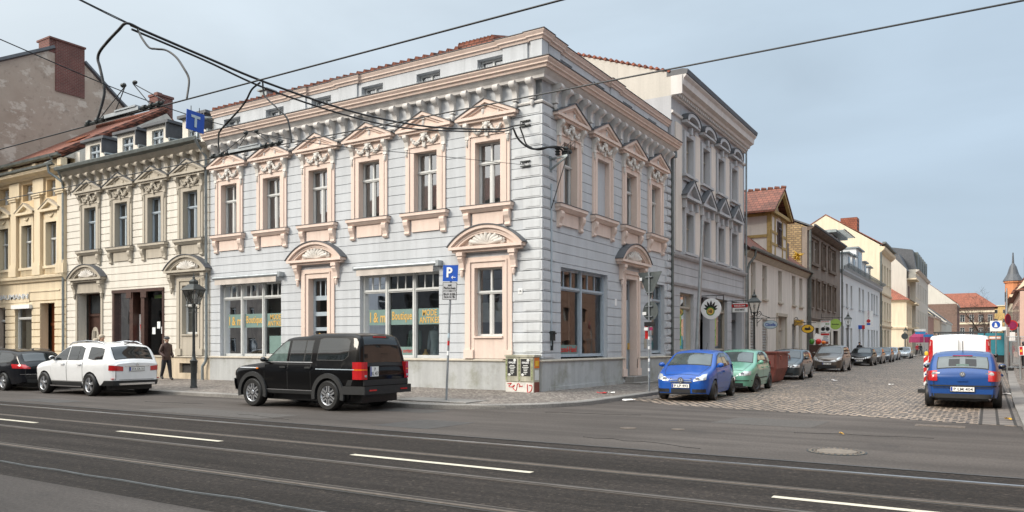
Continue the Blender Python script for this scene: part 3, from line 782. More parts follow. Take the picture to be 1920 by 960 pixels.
d.build('house_door', [m_wood, m_farg, m_beige], cream, (-24.43,0,0))
# dark timber shopfront
s = MB(); x0, x1 = -22.55, -18.7
for a, b in ((x0,x0+.16),(-21.2,-20.95),(-20.35,-20.1),(x1-.12,x1)): s.box(a, b, -.03, .22, 1.1, 4.0)
for a in (-21.32, -20.22): s.box(a-.1, a+.3, -.07, .02, 3.72, 3.98); 
s.box(x0, x1, -.06, .22, 3.98, 4.12); s.box(x0, x1, -.03, .25, 1.06, 1.2); s.box(-21.0,-20.95,.22,1.2,.5,4); s.box(-20.35,-20.3,.22,1.2,.5,4)
sf = s.build('shopfront', m_wood, cream)
MB().quad((x0+.16,.14,1.2),(-21.2,.14,1.2),(-21.2,.14,3.98),(x0+.16,.14,3.98)).quad((-20.1,.14,1.2),(x1-.12,.14,1.2),(x1-.12,.14,3.98),(-20.1,.14,3.98)).build('pane', m_shopgl, sf)
pp = MB().box(-20.93,-20.37,.26,.27,1.2,3.0); pp.mi = 1; pp.prism([(-20.78,1.55),(-20.52,1.55),(-20.55,2.15),(-20.60,2.3),(-20.68,2.3),(-20.74,2.15)], 'y', .25, .259); pp.tube([(-20.72,.25,2.2),(-20.8,.25,2.55)], .035, 5); pp.tube([(-20.58,.25,2.2),(-20.5,.25,2.6)], .035, 5); pp.ball((-20.65,.25,2.4), .07, .02, .08, 8, 5)
pp.build('poster', [m_paper, m_signr], sf)
for x, z in ((-19.75,2.1),(-19.4,2.35),(-19.1,2.12)): MB().box(x,x+.22,.128,.135,z,z+.3).build('notice', m_signw, sf)
for a, b in ((-22.3,-21.3),(-19.95,-18.9)): MB().box(a,b,.35,.45,3.7,3.85).build('blind_rail', m_lime, sf)
gutter_pipe([(-15.78,-.62,10.0),(-15.78,-.45,9.75),(-15.74,-.12,9.35),(-15.74,-.10,1.2),(-15.74,-.14,.95),(-15.86,-.2,.75),(-15.86,-.2,.2)], cream, m_zinc, .06)
gutter_pipe([(-15.74,.25,11.0),(-15.74,-.25,10.9),(-15.78,-.45,10.45),(-15.78,-.5,10.05)], cream, m_zinc, .06)
# dormers and roof
for x in (-24.25, -21.62, -19.40, -16.86):
    dm = MB(); facade(dm, -.8, .8, 10.02, 11.22, [(-.42,.42,10.2,11.05)], th=.25, y=.15)
    for k in (-1, 1): dm.box(*sorted((k*.8, k*.55)), .4, 2.2, 10.0, 11.2)
    do = dm.build('dormer', m_cream, cream, (x, 0, 0))
    MB().box(-.95,.95,-.02,2.4,11.22,11.34).box(.803,.85,-.02,2.2,10.55,11.22).build('dormer_roof', m_slate, do)
    MB().tube([(.95,.05,10.5),(.95,1.0,10.55)], .07, 8).build('gutter', m_zinc, do)
    inst(sash(.84, 10.2, 11.05, m_wgrey, 10.72, .25), do)
MB().prism([(0,9.92),(9,9.92),(4.6,11.6),(1.4,11.25)], 'x', -26.35, -15.65).build('roof', m_slate, cream)

# ================================================================ yellow house with lettering and tiled roof
yel = thing('corner_shop_house', 'yellow ochre house with pilasters and red tiled roof at the left edge', 'house')
YX = [-27.70-2.33*k for k in range(4)]
w = MB(); facade(w, -36.5, -26.403, 4.83, 10.2, [(x-.52, x+.52, 5.55, 7.70) for x in YX]+[(x-.5, x+.5, 8.95, 9.82) for x in YX])
w.box(-26.8,-26.403,.4,9,0,10.8)
w.build('wall', m_yellow, yel)
gfy = [(-28.85,-27.5,.2,3.72), (-31.3,-29.65,.7,3.6), (-33.6,-32.3,.2,3.6)]
w = MB(); facade(w, -36.5, -26.403, 0, 4.83, gfy, [.6+.36*k for k in range(10)], gw=.05, gd=.05); w.build('ground_floor_wall', m_yelcr, yel)
MB().box(-29.9,-27.0,-.04,0,4.3,4.36).box(-36.5,-29.85,-.03,0,3.8,4.32).build('frieze_panel', m_yelcr, yel)
text('J. NAUMANN', 3.6, .33, m_bquoin, yel, (-31.7,-.06,4.07), ext=.02, wt=.01)
f = MB()
for z in (.1,4.75,10.0): f.box(-36.5,-26.8,.4,8.7,z,z+.2)
f.box(-36.5,-26.8,2.6,2.7,.2,4.7).box(-36.5,-26.8,2.4,2.5,4.95,10); f.build('interior', m_int, yel)
c = MB(); pth = [(-36.5,0),(-26.403,0)]
c.mould(pth, [(0,4.78),(.10,4.80),(.14,4.9),(.24,4.95),(.26,5.06),(.06,5.12),(0,5.12)]); c.mould(pth, [(0,9.95),(.15,9.97),(.25,10.05),(.50,10.12),(.55,10.22),(0,10.25)]); c.mould(pth, [(0,10.26),(.12,10.26),(.12,10.7),(0,10.7)])
for x in YX: c.box(x+1.0,x+1.33,-.3,0,10.3,10.66)
c.build('cornice', m_yelcr, yel)
for x in [-26.72]+[x-1.165 for x in YX]:
    m = MB(); m.box(x-.28,x+.28,-.14,0,5.75,9.0); m.box(x-.36,x+.36,-.2,0,5.12,5.6); m.box(x-.32,x+.32,-.17,0,5.6,5.75); m.box(x-.34,x+.34,-.2,0,8.98,9.08); m.box(x-.4,x+.4,-.24,0,9.08,9.14); m.box(x-.5,x+.5,-.1,0,9.14,9.93)
    m.build('pilaster', m_yelcr, yel)
yw = sash(.94, 5.57, 7.68, m_white, 6.9, .2, curt=m_curt)
s = MB(); 
for k in (-1, 1): s.box(*sorted((k*.5,k*.68)), -.07, .19, 5.55, 7.86)
s.box(-.5,.5,-.07,.19,7.70,7.86).box(-.62,.62,-.05,0,7.86,8.22)
s.box(-.72,.72,-.1,.18,5.43,5.55)
for i in range(13): s.box(-.55+.085*i,-.51+.085*i,-.06,0,5.14,5.42)
yw[2].append(('surround', s.mesh('surround', m_yelcr), []))
g = MB().tube([(-.22,-.07,8.10),(-.1,-.08,8.0),(0,-.08,7.97),(.1,-.08,8.0),(.22,-.07,8.10)], [.02,.05,.06,.05,.02], 6); yw[2].append(('garland', g.mesh('garland', m_yelcr), []))
d = MB().box(-.85,.85,-.22,0,8.22,8.34)
for k in (-1, 1): d.prism([(k*.88,8.345),(k*.66,8.345),(0,8.66),(0,8.80)], 'y', -.22, 0)
d.prism([(-.7,8.343),(.7,8.343),(0,8.67)], 'y', -.06, 0)
d.mi = 1
for k in (-1, 1): d.prism([(k*.92,8.345),(0,8.803),(0,8.83),(k*.92,8.37)], 'y', -.25, 0)
yw[2].append(('pediment', d.mesh('pediment', [m_yelcr, m_beige]), []))
for x in YX: inst(yw, yel, (x,0,0))
ya = sash(.9, 8.97, 9.80, m_white, 9.42, .25)
for x in YX: inst(ya, yel, (x,0,0))
MB().mould([(-36.5,0),(-26.5,0)], [(.5,10.26),(.66,10.28),(.68,10.38),(.64,10.40),(.60,10.32),(.5,10.3)]).build('gutter', m_zincd, yel)
MB().mould([(-36.5,0),(-26.3,0)], [(.3,10.72),(.5,10.74),(.53,10.86),(.48,10.88),(.44,10.8),(.3,10.78)]).build('gutter', m_zincd, yel)
r = MB().prism([(-.45,10.76),(5.35,14.4),(9,11.2),(9,11.0),(5.35,14.2),(-.2,10.72)], 'x', -36.5, -26.5); r.build('roof', m_tile, yel)
r = MB().tube([(-26.5,-.42,10.85),(-26.5,5.35,14.48)], .13, 6).tube([(-36.5,5.35,14.45),(-26.4,5.35,14.45)], .14, 6); r.build('ridge_tiles', m_tile, yel)
MB().prism([(-.1,10.72),(5.35,14.2),(9,11.0)], 'x', -26.7, -26.403).build('gable', m_gable, yel)
MB().box(-27.3,-26.55,4.9,5.8,13.6,15.1).box(-27.35,-26.5,4.85,5.85,15.1,15.22).box(-27.2,-26.9,5.1,5.4,15.22,15.4).build('chimney', m_brickr, yel)
MB().prism([(2.2,12.47),(2.9,12.91),(2.9,12.95),(2.2,12.51)], 'x', -30.6, -29.5).build('skylight', m_orangew, yel)
s = put_shop(yel, -31.3,-29.65,.75,3.6,[],3.0,1,m_white); MB().box(-31.0,-29.8,.4,.42,.8,3.5).build('roller_blind', m_beige, s)
MB().box(-31.4,-29.6,-.15,0,3.48,3.68).build('awning_box', m_signw, yel)
MB().box(-.63,.63,.55,.62,.2,3.72).build('house_door', m_orangew, yel, (-28.17,0,0)); MB().box(-28.8,-27.55,.5,.56,2.6,2.75).build('door_transom', m_orangew, yel)
put_shop(yel, -33.6,-32.3,.75,3.6,[],2.9,1,m_white)
gutter_pipe([(-26.95,-.6,10.3),(-26.95,-.55,9.95),(-26.75,-.35,9.75),(-26.5,-.15,9.5),(-26.5,-.12,9.2),(-26.5,-.12,.2)], yel, m_zinc, .065)
gutter_pipe([(-26.2,-.55,10.0),(-26.3,-.3,9.6),(-26.45,-.16,9.35)], yel, m_zinc, .05)
gutter_pipe([(-27.0,-.5,10.8),(-27.0,-.35,10.6),(-27.6,-.5,10.4)], yel, m_zinc, .05)

# ================================================================ tall fire wall behind
fw = thing('fire_wall_house', 'tall brown house with a bare weathered fire wall and red brick chimney stack', 'house')
MB().prism([(-2,0),(-2,15.5),(.07,16.72),(2.9,18.25),(4.54,17.95),(7.3,16.1),(9.5,14),(9.5,0)], 'x', -42, -33).build('wall', m_fire, fw)
r = MB()
for a, b in (((-2.2,15.42),(2.85,18.28)), ((4.55,17.98),(9.7,13.9))): r.tube([(-33.0,a[0],a[1]+.05),(-33.0,b[0],b[1]+.05)], .13, 5); r.quad((-42,a[0],a[1]),(-33,a[0],a[1]+.02),(-33,b[0],b[1]+.02),(-42,b[0],b[1]))
r.build('roof', m_slate, fw)
MB().box(-34.2,-32.95,2.9,4.54,15.9,18.75).box(-34.3,-32.9,2.55,4.6,18.75,18.85).box(-34.1,-32.98,2.58,2.9,18.0,18.75).build('chimney', m_brickr, fw)
# ---------------------------------------------------------------- houses along the side street (local x runs up the street)
Q = PI/2
def shell(name, label, y0, y1, eave, depth, wall, ops, grooves=(), cat='house', z0=0, roof=None, ridge=None, gables=True, roofm=None, gable_m=None, X=0., group=None, rdepth=None):
    t = thing(name, label, cat, (X, y0, 0), Q, group)
    L = y1-y0-.004
    w = MB(); facade(w, 0, L, z0, eave, ops, grooves, .35)
    w.box(0, .35, .35, depth-.3, 0, eave); w.box(L-.35, L, .35, depth-.3, 0, eave); w.box(0, L, depth-.3, depth, 0, eave)
    w.build('wall', wall, t)
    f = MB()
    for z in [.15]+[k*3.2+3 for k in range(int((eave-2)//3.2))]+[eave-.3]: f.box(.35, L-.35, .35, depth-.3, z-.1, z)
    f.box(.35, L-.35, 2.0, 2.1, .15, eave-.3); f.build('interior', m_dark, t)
    if ridge:
        rd = rdepth or depth/2
        r = MB().prism([(-.35, eave-.05), (-.35, eave+.07), (rd, ridge+.12), (depth+.3, eave+.07), (depth+.3, eave-.05), (rd, ridge)], 'x', -.05, L+.05)
        r.build('roof', roofm or m_tiley, t)
        for a, b in ((0, .25), (L-.25, L)): MB().prism([(.02, eave), (rd, ridge-.02), (depth-.02, eave)], 'x', a, b).build('gable', gable_m or wall, t)
    return t
def win(t, x0, x1, z0, z1, frame=m_white, tz=None, y=.16, sill=None, gl=None, name=None, cache={}):
    key = (round(x1-x0,2), z0, z1, frame.name, sill.name if sill else '', y)
    if key not in cache:
        p = sash(x1-x0-.02, z0, z1, frame, tz, y, gl=gl or m_farg)
        if sill: p[2].append(('sill', MB().box(-(x1-x0)/2-.1, (x1-x0)/2+.1, -.12, .15, z0-.1, z0-.005).mesh('sill', sill), []))
        cache[key] = p
    return inst(cache[key], t, ((x0+x1)/2, 0, 0))

# ---- grey three storey house
y0 = 11.203
ops = [(2.2+2.4*k-.52, 2.2+2.4*k+.52, 5.7, 7.55) for k in range(4)]+[(2.2+2.4*k-.52, 2.2+2.4*k+.52, 9.25, 10.98) for k in range(4)]
gops = [(1.1,2.95,1.3,3.95), (3.85,5.35,.25,3.92), (6.2,8.3,1.3,3.95), (9.1,11.1,.25,3.95)]
E_ = shell('tall_house', 'grey and cream three storey house with dark roof and heavy cornice beside the blue house', 11.203, 22.8, 12.3, 11, m_egrey, ops+gops, [.9+.48*k for k in range(8)]+[4.75,5.1])
L = 11.597
m = MB()
for k, (a, b) in enumerate(((.45,1.25),(3.0,3.75),(5.4,6.15),(7.8,8.55),(10.2,11.1))): m.box(a, b, -.05, 0, 5.75, 11.3)
m.build('pilaster', m_ecream, E_)
mp = [(0,0),(L,0)]
c = MB(); c.mould(mp, [(0,12.25),(.12,12.27),(.14,12.45),(.3,12.5),(.34,12.62),(.52,12.7),(.55,12.95),(.66,13.05),(.66,13.12),(0,13.12)]); c.box(-.05,0,-.5,0,12.3,13.1)
c.mould(mp, [(0,11.55),(.08,11.57),(.1,11.66),(0,11.7)])
for i in range(46): c.box(.1+i*.25,.22+i*.25,-.24,-.13,12.34,12.46)
co = c.build('cornice', m_corbel, E_)
MB().mould([(-.012,0),(L,0)], [(-.2,13.123),(.7,13.123),(.74,13.3),(.5,13.36),(-.2,13.36)]).build('gutter', m_slate, co)
c = MB(); c.mould(mp, [(0,5.42),(.1,5.44),(.16,5.52),(.18,5.6),(0,5.64)]); c.mould(mp, [(0,4.2),(.06,4.22),(.1,4.32),(.1,4.4),(0,4.42)]); c.build('string_course', m_egrey, E_)
p1 = sash(1.0, 9.27, 10.96, m_beige, 10.4, .2, gl=m_glass)
def surr(z0, z1, top):
    s = MB()
    for k in (-1, 1): s.box(*sorted((k*.5,k*.72)), -.09, .15, z0-.05, z1+.2)
    s.box(-.5,.5,-.09,.15,z1-.01,z1+.2); s.box(-.85,.85,-.2,.15,z0-.16,z0-.05); s.box(-.75,.75,-.1,0,z0-.32,z0-.16)
    s.box(-.09,.09,-.2,0,z1+.12,z1+.42)
    return s
s = surr(9.27, 10.96, 0)
a = [(.92*math.cos(PI-PI*i/12), 11.55+.42*math.sin(PI*i/12)) for i in range(13)]; b = [(.66*math.cos(PI-PI*i/12), 11.55+.27*math.sin(PI*i/12)) for i in range(13)]
for i in range(12): s.prism([a[i],a[i+1],b[i+1],b[i]], 'y', -.3, 0)
s.box(-.95,.95,-.26,0,11.45,11.55); s.mi = 1
a2 = [(p[0]*1.03,p[1]+.015) for p in a]; a3 = [(p[0]*1.05,p[1]+.045) for p in a]
for i in range(12): s.prism([a3[i],a3[i+1],a2[i+1],a2[i]], 'y', -.33, 0)
p1[2].append(('surround', s.mesh('surround', [m_egrey, m_slate]), []))
p2 = sash(1.0, 5.72, 7.53, m_beige, 6.9, .2, gl=m_glass)
s = surr(5.8, 7.53, 0)
s.box(-1.0,1.0,-.3,0,8.1,8.22).box(-.85,.85,-.06,0,7.73,8.1)
for k in (-1, 1): s.prism([(k*1.02,8.223),(k*.8,8.223),(0,8.8),(0,8.98)], 'y', -.3, 0); s.box(*sorted((k*.72,k*.9)), -.2, 0, 7.7, 8.1)
s.prism([(-.8,8.222),(.8,8.222),(0,8.8)], 'y', -.06, 0); s.mi = 1
for k in (-1, 1): s.prism([(k*1.06,8.223),(0,8.985),(0,9.02),(k*1.06,8.26)], 'y', -.33, 0)
p2[2].append(('surround', s.mesh('surround', [m_egrey, m_slate]), []))
for k in range(4): inst(p1, E_, (2.2+2.4*k,0,0)); inst(p2, E_, (2.2+2.4*k,0,0))
for a, b in ((1.1,2.95),(6.2,8.3)):
    s = put_shop(E_, a, b, 1.35, 3.95, [], 3.3, 3, m_beige)
    pp = MB().box(a+.15,a+(b-a)*.45,.238,.243,1.6,3.0); pp.mi = 1
    for j in range(7): pp.tube([(a+.5,.232,1.8),(a+.5+.35*math.cos(j*.45),.23,2.1+.7*math.sin(j*.5))], [.05,.01], 5)
    pp.build('window_poster', [m_lime, m_green], s)
MB().box(3.87,5.33,.5,.56,.25,3.9).box(9.12,11.08,.6,.66,.25,3.95).build('house_door', m_wgrey, E_)
pl = MB(); facade(pl, 0, L, 0, 1.1, [(3.85,5.35,.25,1.2),(9.1,11.1,.25,1.2)], (), .03, y=-.06); pl.build('plinth', m_plinth, E_)
r = MB().prism([(-.3,13.3),(4.5,14.9),(5.6,15.3),(11,13.3),(11,12.3),(0,12.3)], 'x', .25, L); r.build('roof', m_slate, E_)
g = MB().prism([(0,12.3),(0,13.25),(4.4,14.86),(5.6,15.3),(11,13.2),(11,12.3)], 'x', 0, .25); g.build('gable', m_gable, E_)
g = MB()
for i in range(20): g.tube([(-.06, .1+i*.27, 13.35+i*.099), (.35, .1+i*.27, 13.36+i*.099)], .075, 5)
g.build('verge_tiles', m_tileb, E_)
gutter_pipe([(-.08,-.09,9.6),(-.08,-.09,.3)], E_, m_zincd, .06); MB().box(-.2,.06,-.25,-.02,9.6,10.15).build('rain_hopper', m_zincd, E_)
gutter_pipe([(L-.05,-.12,13.1),(L-.05,-.12,.2)], E_, m_zinc, .05)

# ---- white house with half timbered gable
F_ = shell('low_white_house', 'low off white house with a half timbered gable dormer and red tiles', 22.8, 40.2, 6.95, 10, m_white2,
  [(1.4,2.45,4.45,6.45),(4.0,5.1,4.4,6.45),(8.1,9.15,4.4,6.45),(12.2,13.3,4.4,6.45),(14.6,15.7,4.4,6.45),(1.3,2.3,.4,3.3),(4.0,5.3,.7,3.2),(7.8,10.1,.2,3.5),(12.2,13.4,.5,3.1),(14.4,15.6,.2,3.2)],
  roof=1, ridge=11.4, roofm=m_tiley)
for a, b, z in ((1.4,2.45,4.45),(4.0,5.1,4.4),(8.1,9.15,4.4),(12.2,13.3,4.4),(14.6,15.7,4.4)): win(F_, a, b, z, 6.45, m_beige, 5.7, .22, m_beige)
for a, b, z0, z1 in ((1.3,2.3,.4,3.3),(4.0,5.3,.7,3.2),(12.2,13.4,.5,3.1)):
    s = MB(); n = int((z1-z0)/.16)
    for i in range(n): s.prism([(.12,z0+.16*i),(.12,z0+.16*i+.05),(.05,z0+.16*i+.02)], 'x', a, b); 
    s.box(a,b,.12,.16,z0,z1); s.build('roller_shutter', m_plinth, F_)
d = MB().box(7.8,10.1,.3,.36,.2,3.5).box(8.0,9.0,.24,.3,.4,2.5).box(9.05,9.9,.24,.3,.4,2.5).box(7.8,10.1,.2,.3,2.6,2.75)
for z in (.6,1.2,1.8): d.box(8.15,8.85,.21,.24,z,z+.45).box(9.2,9.75,.21,.24,z,z+.45)
d.build('house_door', m_beige, F_); MB().box(7.55,10.35,-.12,0,3.5,3.7).box(7.55,7.8,-.08,0,.2,3.5).box(10.1,10.35,-.08,0,.2,3.5).build('door_surround', m_beige, F_)
MB().box(14.4,15.6,.3,.36,.2,3.2).build('side_door', m_beige, F_)
MB().mould([(0,0),(17.4,0)], [(0,6.6),(.06,6.62),(.2,6.8),(.3,6.9),(0,6.95)]).build('eaves_cornice', m_beige, F_)
MB().mould([(0,0),(17.4,0)], [(.35,6.95),(.5,6.98),(.52,7.1),(.46,7.12),(.4,7.05),(.35,7.05)]).build('gutter', m_zincd, F_)
gutter_pipe([(.75,-.45,7.0),(.75,-.4,6.6),(.5,-.15,6.2),(.3,-.1,5.8),(.3,-.1,.2)], F_, m_zincd, .07); gutter_pipe([(17.2,-.45,7.0),(17.25,-.15,6.5),(17.25,-.1,.2)], F_, m_zincd, .07)
d = MB().box(6.3,10.7,.05,6,6.8,9.95).prism([(6.3,9.95),(10.7,9.95),(8.5,11.45)], 'y', .35, 6); dm = d.build('timber_dormer', m_white2, F_)
t = MB()
for x in (6.28,7.3,9.35,10.54): t.box(x,x+.18 if x not in (6.28,10.54) else x+.2,.0,.05,6.8,9.9)
for z in (7.05,7.95,8.7,9.75): t.box(6.28,8.0,.01,.05,z,z+.16).box(9.0,10.74,.01,.05,z,z+.16)
t.box(6.1,10.9,-.2,.35,9.9,10.1)
for z in (7.05,8.4,9.75): t.box(6.24,6.3,.25,5,z,z+.18)
for x in (.05,2.2,4.0): t.box(6.24,6.3,x,x+.22,6.8,9.9)
for k in (-1, 1): t.prism([(8.5+k*2.65,9.95),(8.5+k*2.35,9.95),(8.5,11.4),(8.5,11.68)], 'y', -.3, -.1)
t.build('timber_frame', m_timber, dm)
r = MB()
for k in (-1, 1): r.prism([(8.5+k*2.85,9.88),(8.5,11.7),(8.5,11.82),(8.5+k*2.85,10.0)], 'y', -.35, 6.5)
r.build('dormer_roof', tiles('dormer tiles', (.24,.085,.055), (.15,.06,.04), 'x', .3, .2), dm)
r = MB()
for i in range(16): r.tube([(8.5,-.4+i*.42,11.83),(8.5,-.1+i*.42,11.88)], .1, 6)
r.build('ridge_tiles', m_tiley, dm)
wd = inst(sash(1.0, 8.0, 9.6, m_wood, 9.15, -.03, gl=m_farg), dm, (8.5,0,0))
MB().box(1.0,2.4,.6,2.4,7.6,9.0).box(.9,2.5,.5,2.4,9.0,9.1).build('small_dormer', m_wood, F_); MB().box(13,14,.6,2,7.5,8.9).build('small_dormer', m_wood, F_)
st = tag(MB().build('paper_star', m_yelp), None)
bpy.data.objects.remove(st)
sm = MB(); rnd = random.Random(2)
for i in range(17):
    v = Vector((rnd.gauss(0,1), rnd.gauss(0,1), rnd.gauss(0,1))).normalized(); sm.tube([(0,0,0), v*.2, v*.46], [.04,.075,.005], 5)
tag(sm.build('paper_star', m_yelp, None, (.35,35.3,7.85)), 'yellow spiky paper star hanging above the eaves of the low white house', 'star')

# ---- grey brown house
G_ = shell('brown_house', 'weathered grey brown three storey house with a bare rubble brick gable', 40.2, 55.2, 10.5, 9, m_brown,
  [(1.2,2.4,8.0,9.7),(2.9,4.1,8.0,9.7),(5.9,7.3,8.0,9.7),(9.1,10.3,8.0,9.7),(10.8,12.0,8.0,9.7)]+[(a,a+1.2,4.55,6.5) for a in (1.1,3.5,6.0,8.6,11.1)]+[(.5,2.2,.2,3.1),(2.9,4.4,.3,3.0),(5.2,7.6,.3,2.9),(8.6,10,.2,3.0),(11,13.6,.3,2.9)], roof=1, ridge=12.6, roofm=m_slate, gable_m=m_rubble)
MB().box(-.06,-.003,.4,9,0,10.5).build('rubble_wall', m_rubble, G_)
for a in (1.2,2.9,9.1,10.8): win(G_, a, a+1.2, 8.0, 9.7, m_white, 9.2, .2, m_brown)
win(G_, 5.9, 7.3, 8.0, 9.7, m_white, 9.2, .2, m_brown)
for a in (1.1,3.5,6.0,8.6,11.1): win(G_, a, a+1.2, 4.55, 6.5, m_white, 5.9, .2, m_brown)
c = MB()
for a, b in ((1.0,4.3),(5.7,7.5),(8.9,12.2)): c.box(a,b,-.18,0,7.75,7.98).box(a,b,-.15,0,9.85,10.0).box(a-.05,a+.15,-.1,0,8,9.85).box(b-.15,b+.05,-.1,0,8,9.85)
for a in (1.1,3.5,6.0,8.6,11.1): c.box(a-.2,a+1.4,-.16,0,6.65,6.85).box(a-.15,a,-.1,0,4.5,6.65).box(a+1.2,a+1.35,-.1,0,4.5,6.65)
c.mould([(0,0),(15,0)], [(0,10.2),(.2,10.25),(.5,10.45),(.5,10.5),(0,10.5)]); c.mould([(0,0),(15,0)], [(0,3.5),(.15,3.55),(.2,3.7),(0,3.8)])
c.build('window_trim', plain('dark brown render', (.13,.10,.08), .9, 0, .3, 2), G_)
pl = MB(); facade(pl, 0, 15, .0, 3.5, [(.5,2.2,.2,3.1),(2.9,4.4,.3,3.0),(5.2,7.6,.3,2.9),(8.6,10,.2,3.0),(11,13.6,.3,2.9)], (), .05, y=-.06); pl.build('shop_front_wall', m_cream, G_)
MB().mould([(0,0),(15,0)], [(.45,10.5),(.6,10.53),(.62,10.65),(.5,10.66)]).build('gutter', m_slate, G_)
gutter_pipe([(.1,-.2,10.5),(.1,-.2,.2)], G_, m_zincd, .09); gutter_pipe([(14.8,-.2,10.5),(14.8,-.2,.2)], G_, m_zincd, .07)
MB().box(.5,2.2,.3,.36,.2,3.1).box(8.6,10,.3,.36,.2,3).build('house_door', m_wood, G_); MB().box(2.9,4.4,.2,.24,.3,3).box(5.2,7.6,.2,.24,.3,2.9).box(11,13.6,.2,.24,.3,2.9).build('shop_pane', m_farg, G_)
MB().tube([(.8,3,11.3),(.8,3,13.0)], .05, 6).build('vent_pipe', m_zincd, G_)

# ---- two cool white modern houses
H1 = shell('modern_house', 'narrow white house with a big glass and zinc roof bay next to the brown house', 55.2, 63.25, 8.3, 9, m_white3, [(.75,1.95,5.3,7.5),(3.4,4.7,5.3,7.5),(6.3,7.4,5.3,7.5),(.8,2.2,.2,3.4),(3.4,4.7,.3,3.3),(6.2,7.4,.2,3.3)])
H2 = shell('modern_house', 'wide white house with zinc railing and row of white box dormers', 63.25, 85.25, 8.5, 9, m_white3, [(a,a+1.3,5.35,7.65) for a in (3.8,6.5,10.9,13.9,16.0,18.6)]+[(a,a+1.4,.4,3.4) for a in (3.8,6.5,10.9,13.9,16.0,18.6)])
for a in (.75,3.4): win(H1, a, a+1.25, 5.3, 7.5, m_zincd, 0, .2, m_wgrey)
win(H1, 6.3, 7.4, 5.3, 7.5, m_zincd, 0, .2, m_wgrey)
for a, b in ((.8,2.2),(3.4,4.7),(6.2,7.4)): win(H1, a, b, .2, 3.3, m_zincd, 2.6, .2)
for a in (3.8,6.5,10.9,13.9,16.0,18.6): win(H2, a, a+1.3, 5.35, 7.65, m_zincd, 0, .2, m_wgrey); win(H2, a, a+1.4, .4, 3.4, m_zincd, 2.6, .2)
for T, Lh in ((H1, 8.05), (H2, 22.0)):
    m = MB().mould([(0,0),(Lh,0)], [(0,8.25),(.1,8.25),(.35,8.45),(.35,8.6),(0,8.6)])
    m.build('eaves_cornice', m_wgrey, T)
    m = MB().box(0,Lh,-.38,-.3,8.6,8.9)
    for i in range(int(Lh/.5)): m.tube([(i*.5+.2,-.36,8.85),(i*.5+.2,-.75,9.05),(i*.5+.2,-.75,9.15)], .03, 4)
    for yy, z in ((-.5,8.96),(-.62,9.02),(-.75,9.12)): m.tube([(0,yy,z),(Lh,yy,z)], .035, 4)
    m.build('snow_guard', m_zinc, T)
    MB().prism([(0,8.6),(4.5,10.4),(9,8.6)], 'x', 0, Lh).build('roof', m_zincd, T)
d = MB().box(.3,6.2,1.0,5,8.6,12.2); d.build('roof_bay', m_wgrey, H1); g = MB().box(1.4,3.6,.9,.99,8.7,11.9).box(4.0,6.0,.92,.99,8.7,11.8); g.build('bay_glazing', m_farg, H1)
MB().box(3.6,4.0,.8,1,8.6,11.9).box(.3,1.4,.8,1,8.6,11.9).build('bay_pier', m_white2, H1)
m = MB().box(-.1,6.6,.3,5,12.0,12.25)
for i in range(9): m.box(.2+i*.7,.35+i*.7,-.3,.5,12.1,12.2)
m.tube([(0,-.35,12.2),(6.5,-.35,12.2)], .06, 5); m.build('bay_roof', m_zinc, H1)
for a, wd_, hh in ((.2,2.2,10.9),(3.4,2.5,11.0),(6.5,4.6,12.1),(12.4,2.2,11.1),(16,2.6,10.9)):
    o = MB().box(a,a+wd_,.6,4,8.6,hh).build('box_dormer', m_white3, H2); MB().box(a-.2,a+wd_+.2,.35,4,hh,hh+.16).build('dormer_roof', m_zinc, o); MB().box(a+wd_*.25,a+wd_*.8,.55,.6,8.9,hh-.25).build('pane', m_farg, o)

# ---- cream gable house
I_ = shell('cream_gable_house', 'tall cream house with broad bare gable wall beyond the white houses', 85.25, 98.6, 14.2, 13, m_creamg, [(a,a+1.5,z,z+2.4) for z in (4.9,9.6) for a in (2,5,8,11)]+[(a,a+1.9,.3,3.6) for a in (1.5,5,8.5)], roof=1, ridge=18.4, roofm=m_tileb, rdepth=6.3)
for z in (4.9,9.6):
    for a in (2,5,8,11): win(I_, a, a+1.5, z, z+2.4, m_white, z+1.7, .2, m_creamg)
for a in (1.5,5,8.5): win(I_, a, a+1.9, .3, 3.6, m_wood, 2.8, .2)
c = MB().mould([(0,0),(13.35,0)], [(0,13.2),(.2,13.3),(.5,13.6),(.6,13.9),(0,14.0)]); c.mould([(0,0),(13.35,0)], [(0,8.1),(.15,8.1),(.2,8.3),(0,8.4)]); c.mould([(0,0),(13.35,0)], [(0,4.0),(.15,4.0),(.2,4.2),(0,4.3)]); c.build('cornice', m_yelcr, I_)
MB().mould([(0,0),(13.35,0)], [(.3,14.2),(.7,14.3),(.7,14.5),(.3,14.5)]).build('gutter', m_zincd, I_); gutter_pipe([(.1,-.15,14.2),(.1,-.15,.2)], I_, m_zincd, .1)
MB().box(3,5,3,5,16.5,18.3).build('roof_hatch', m_tileb, I_)

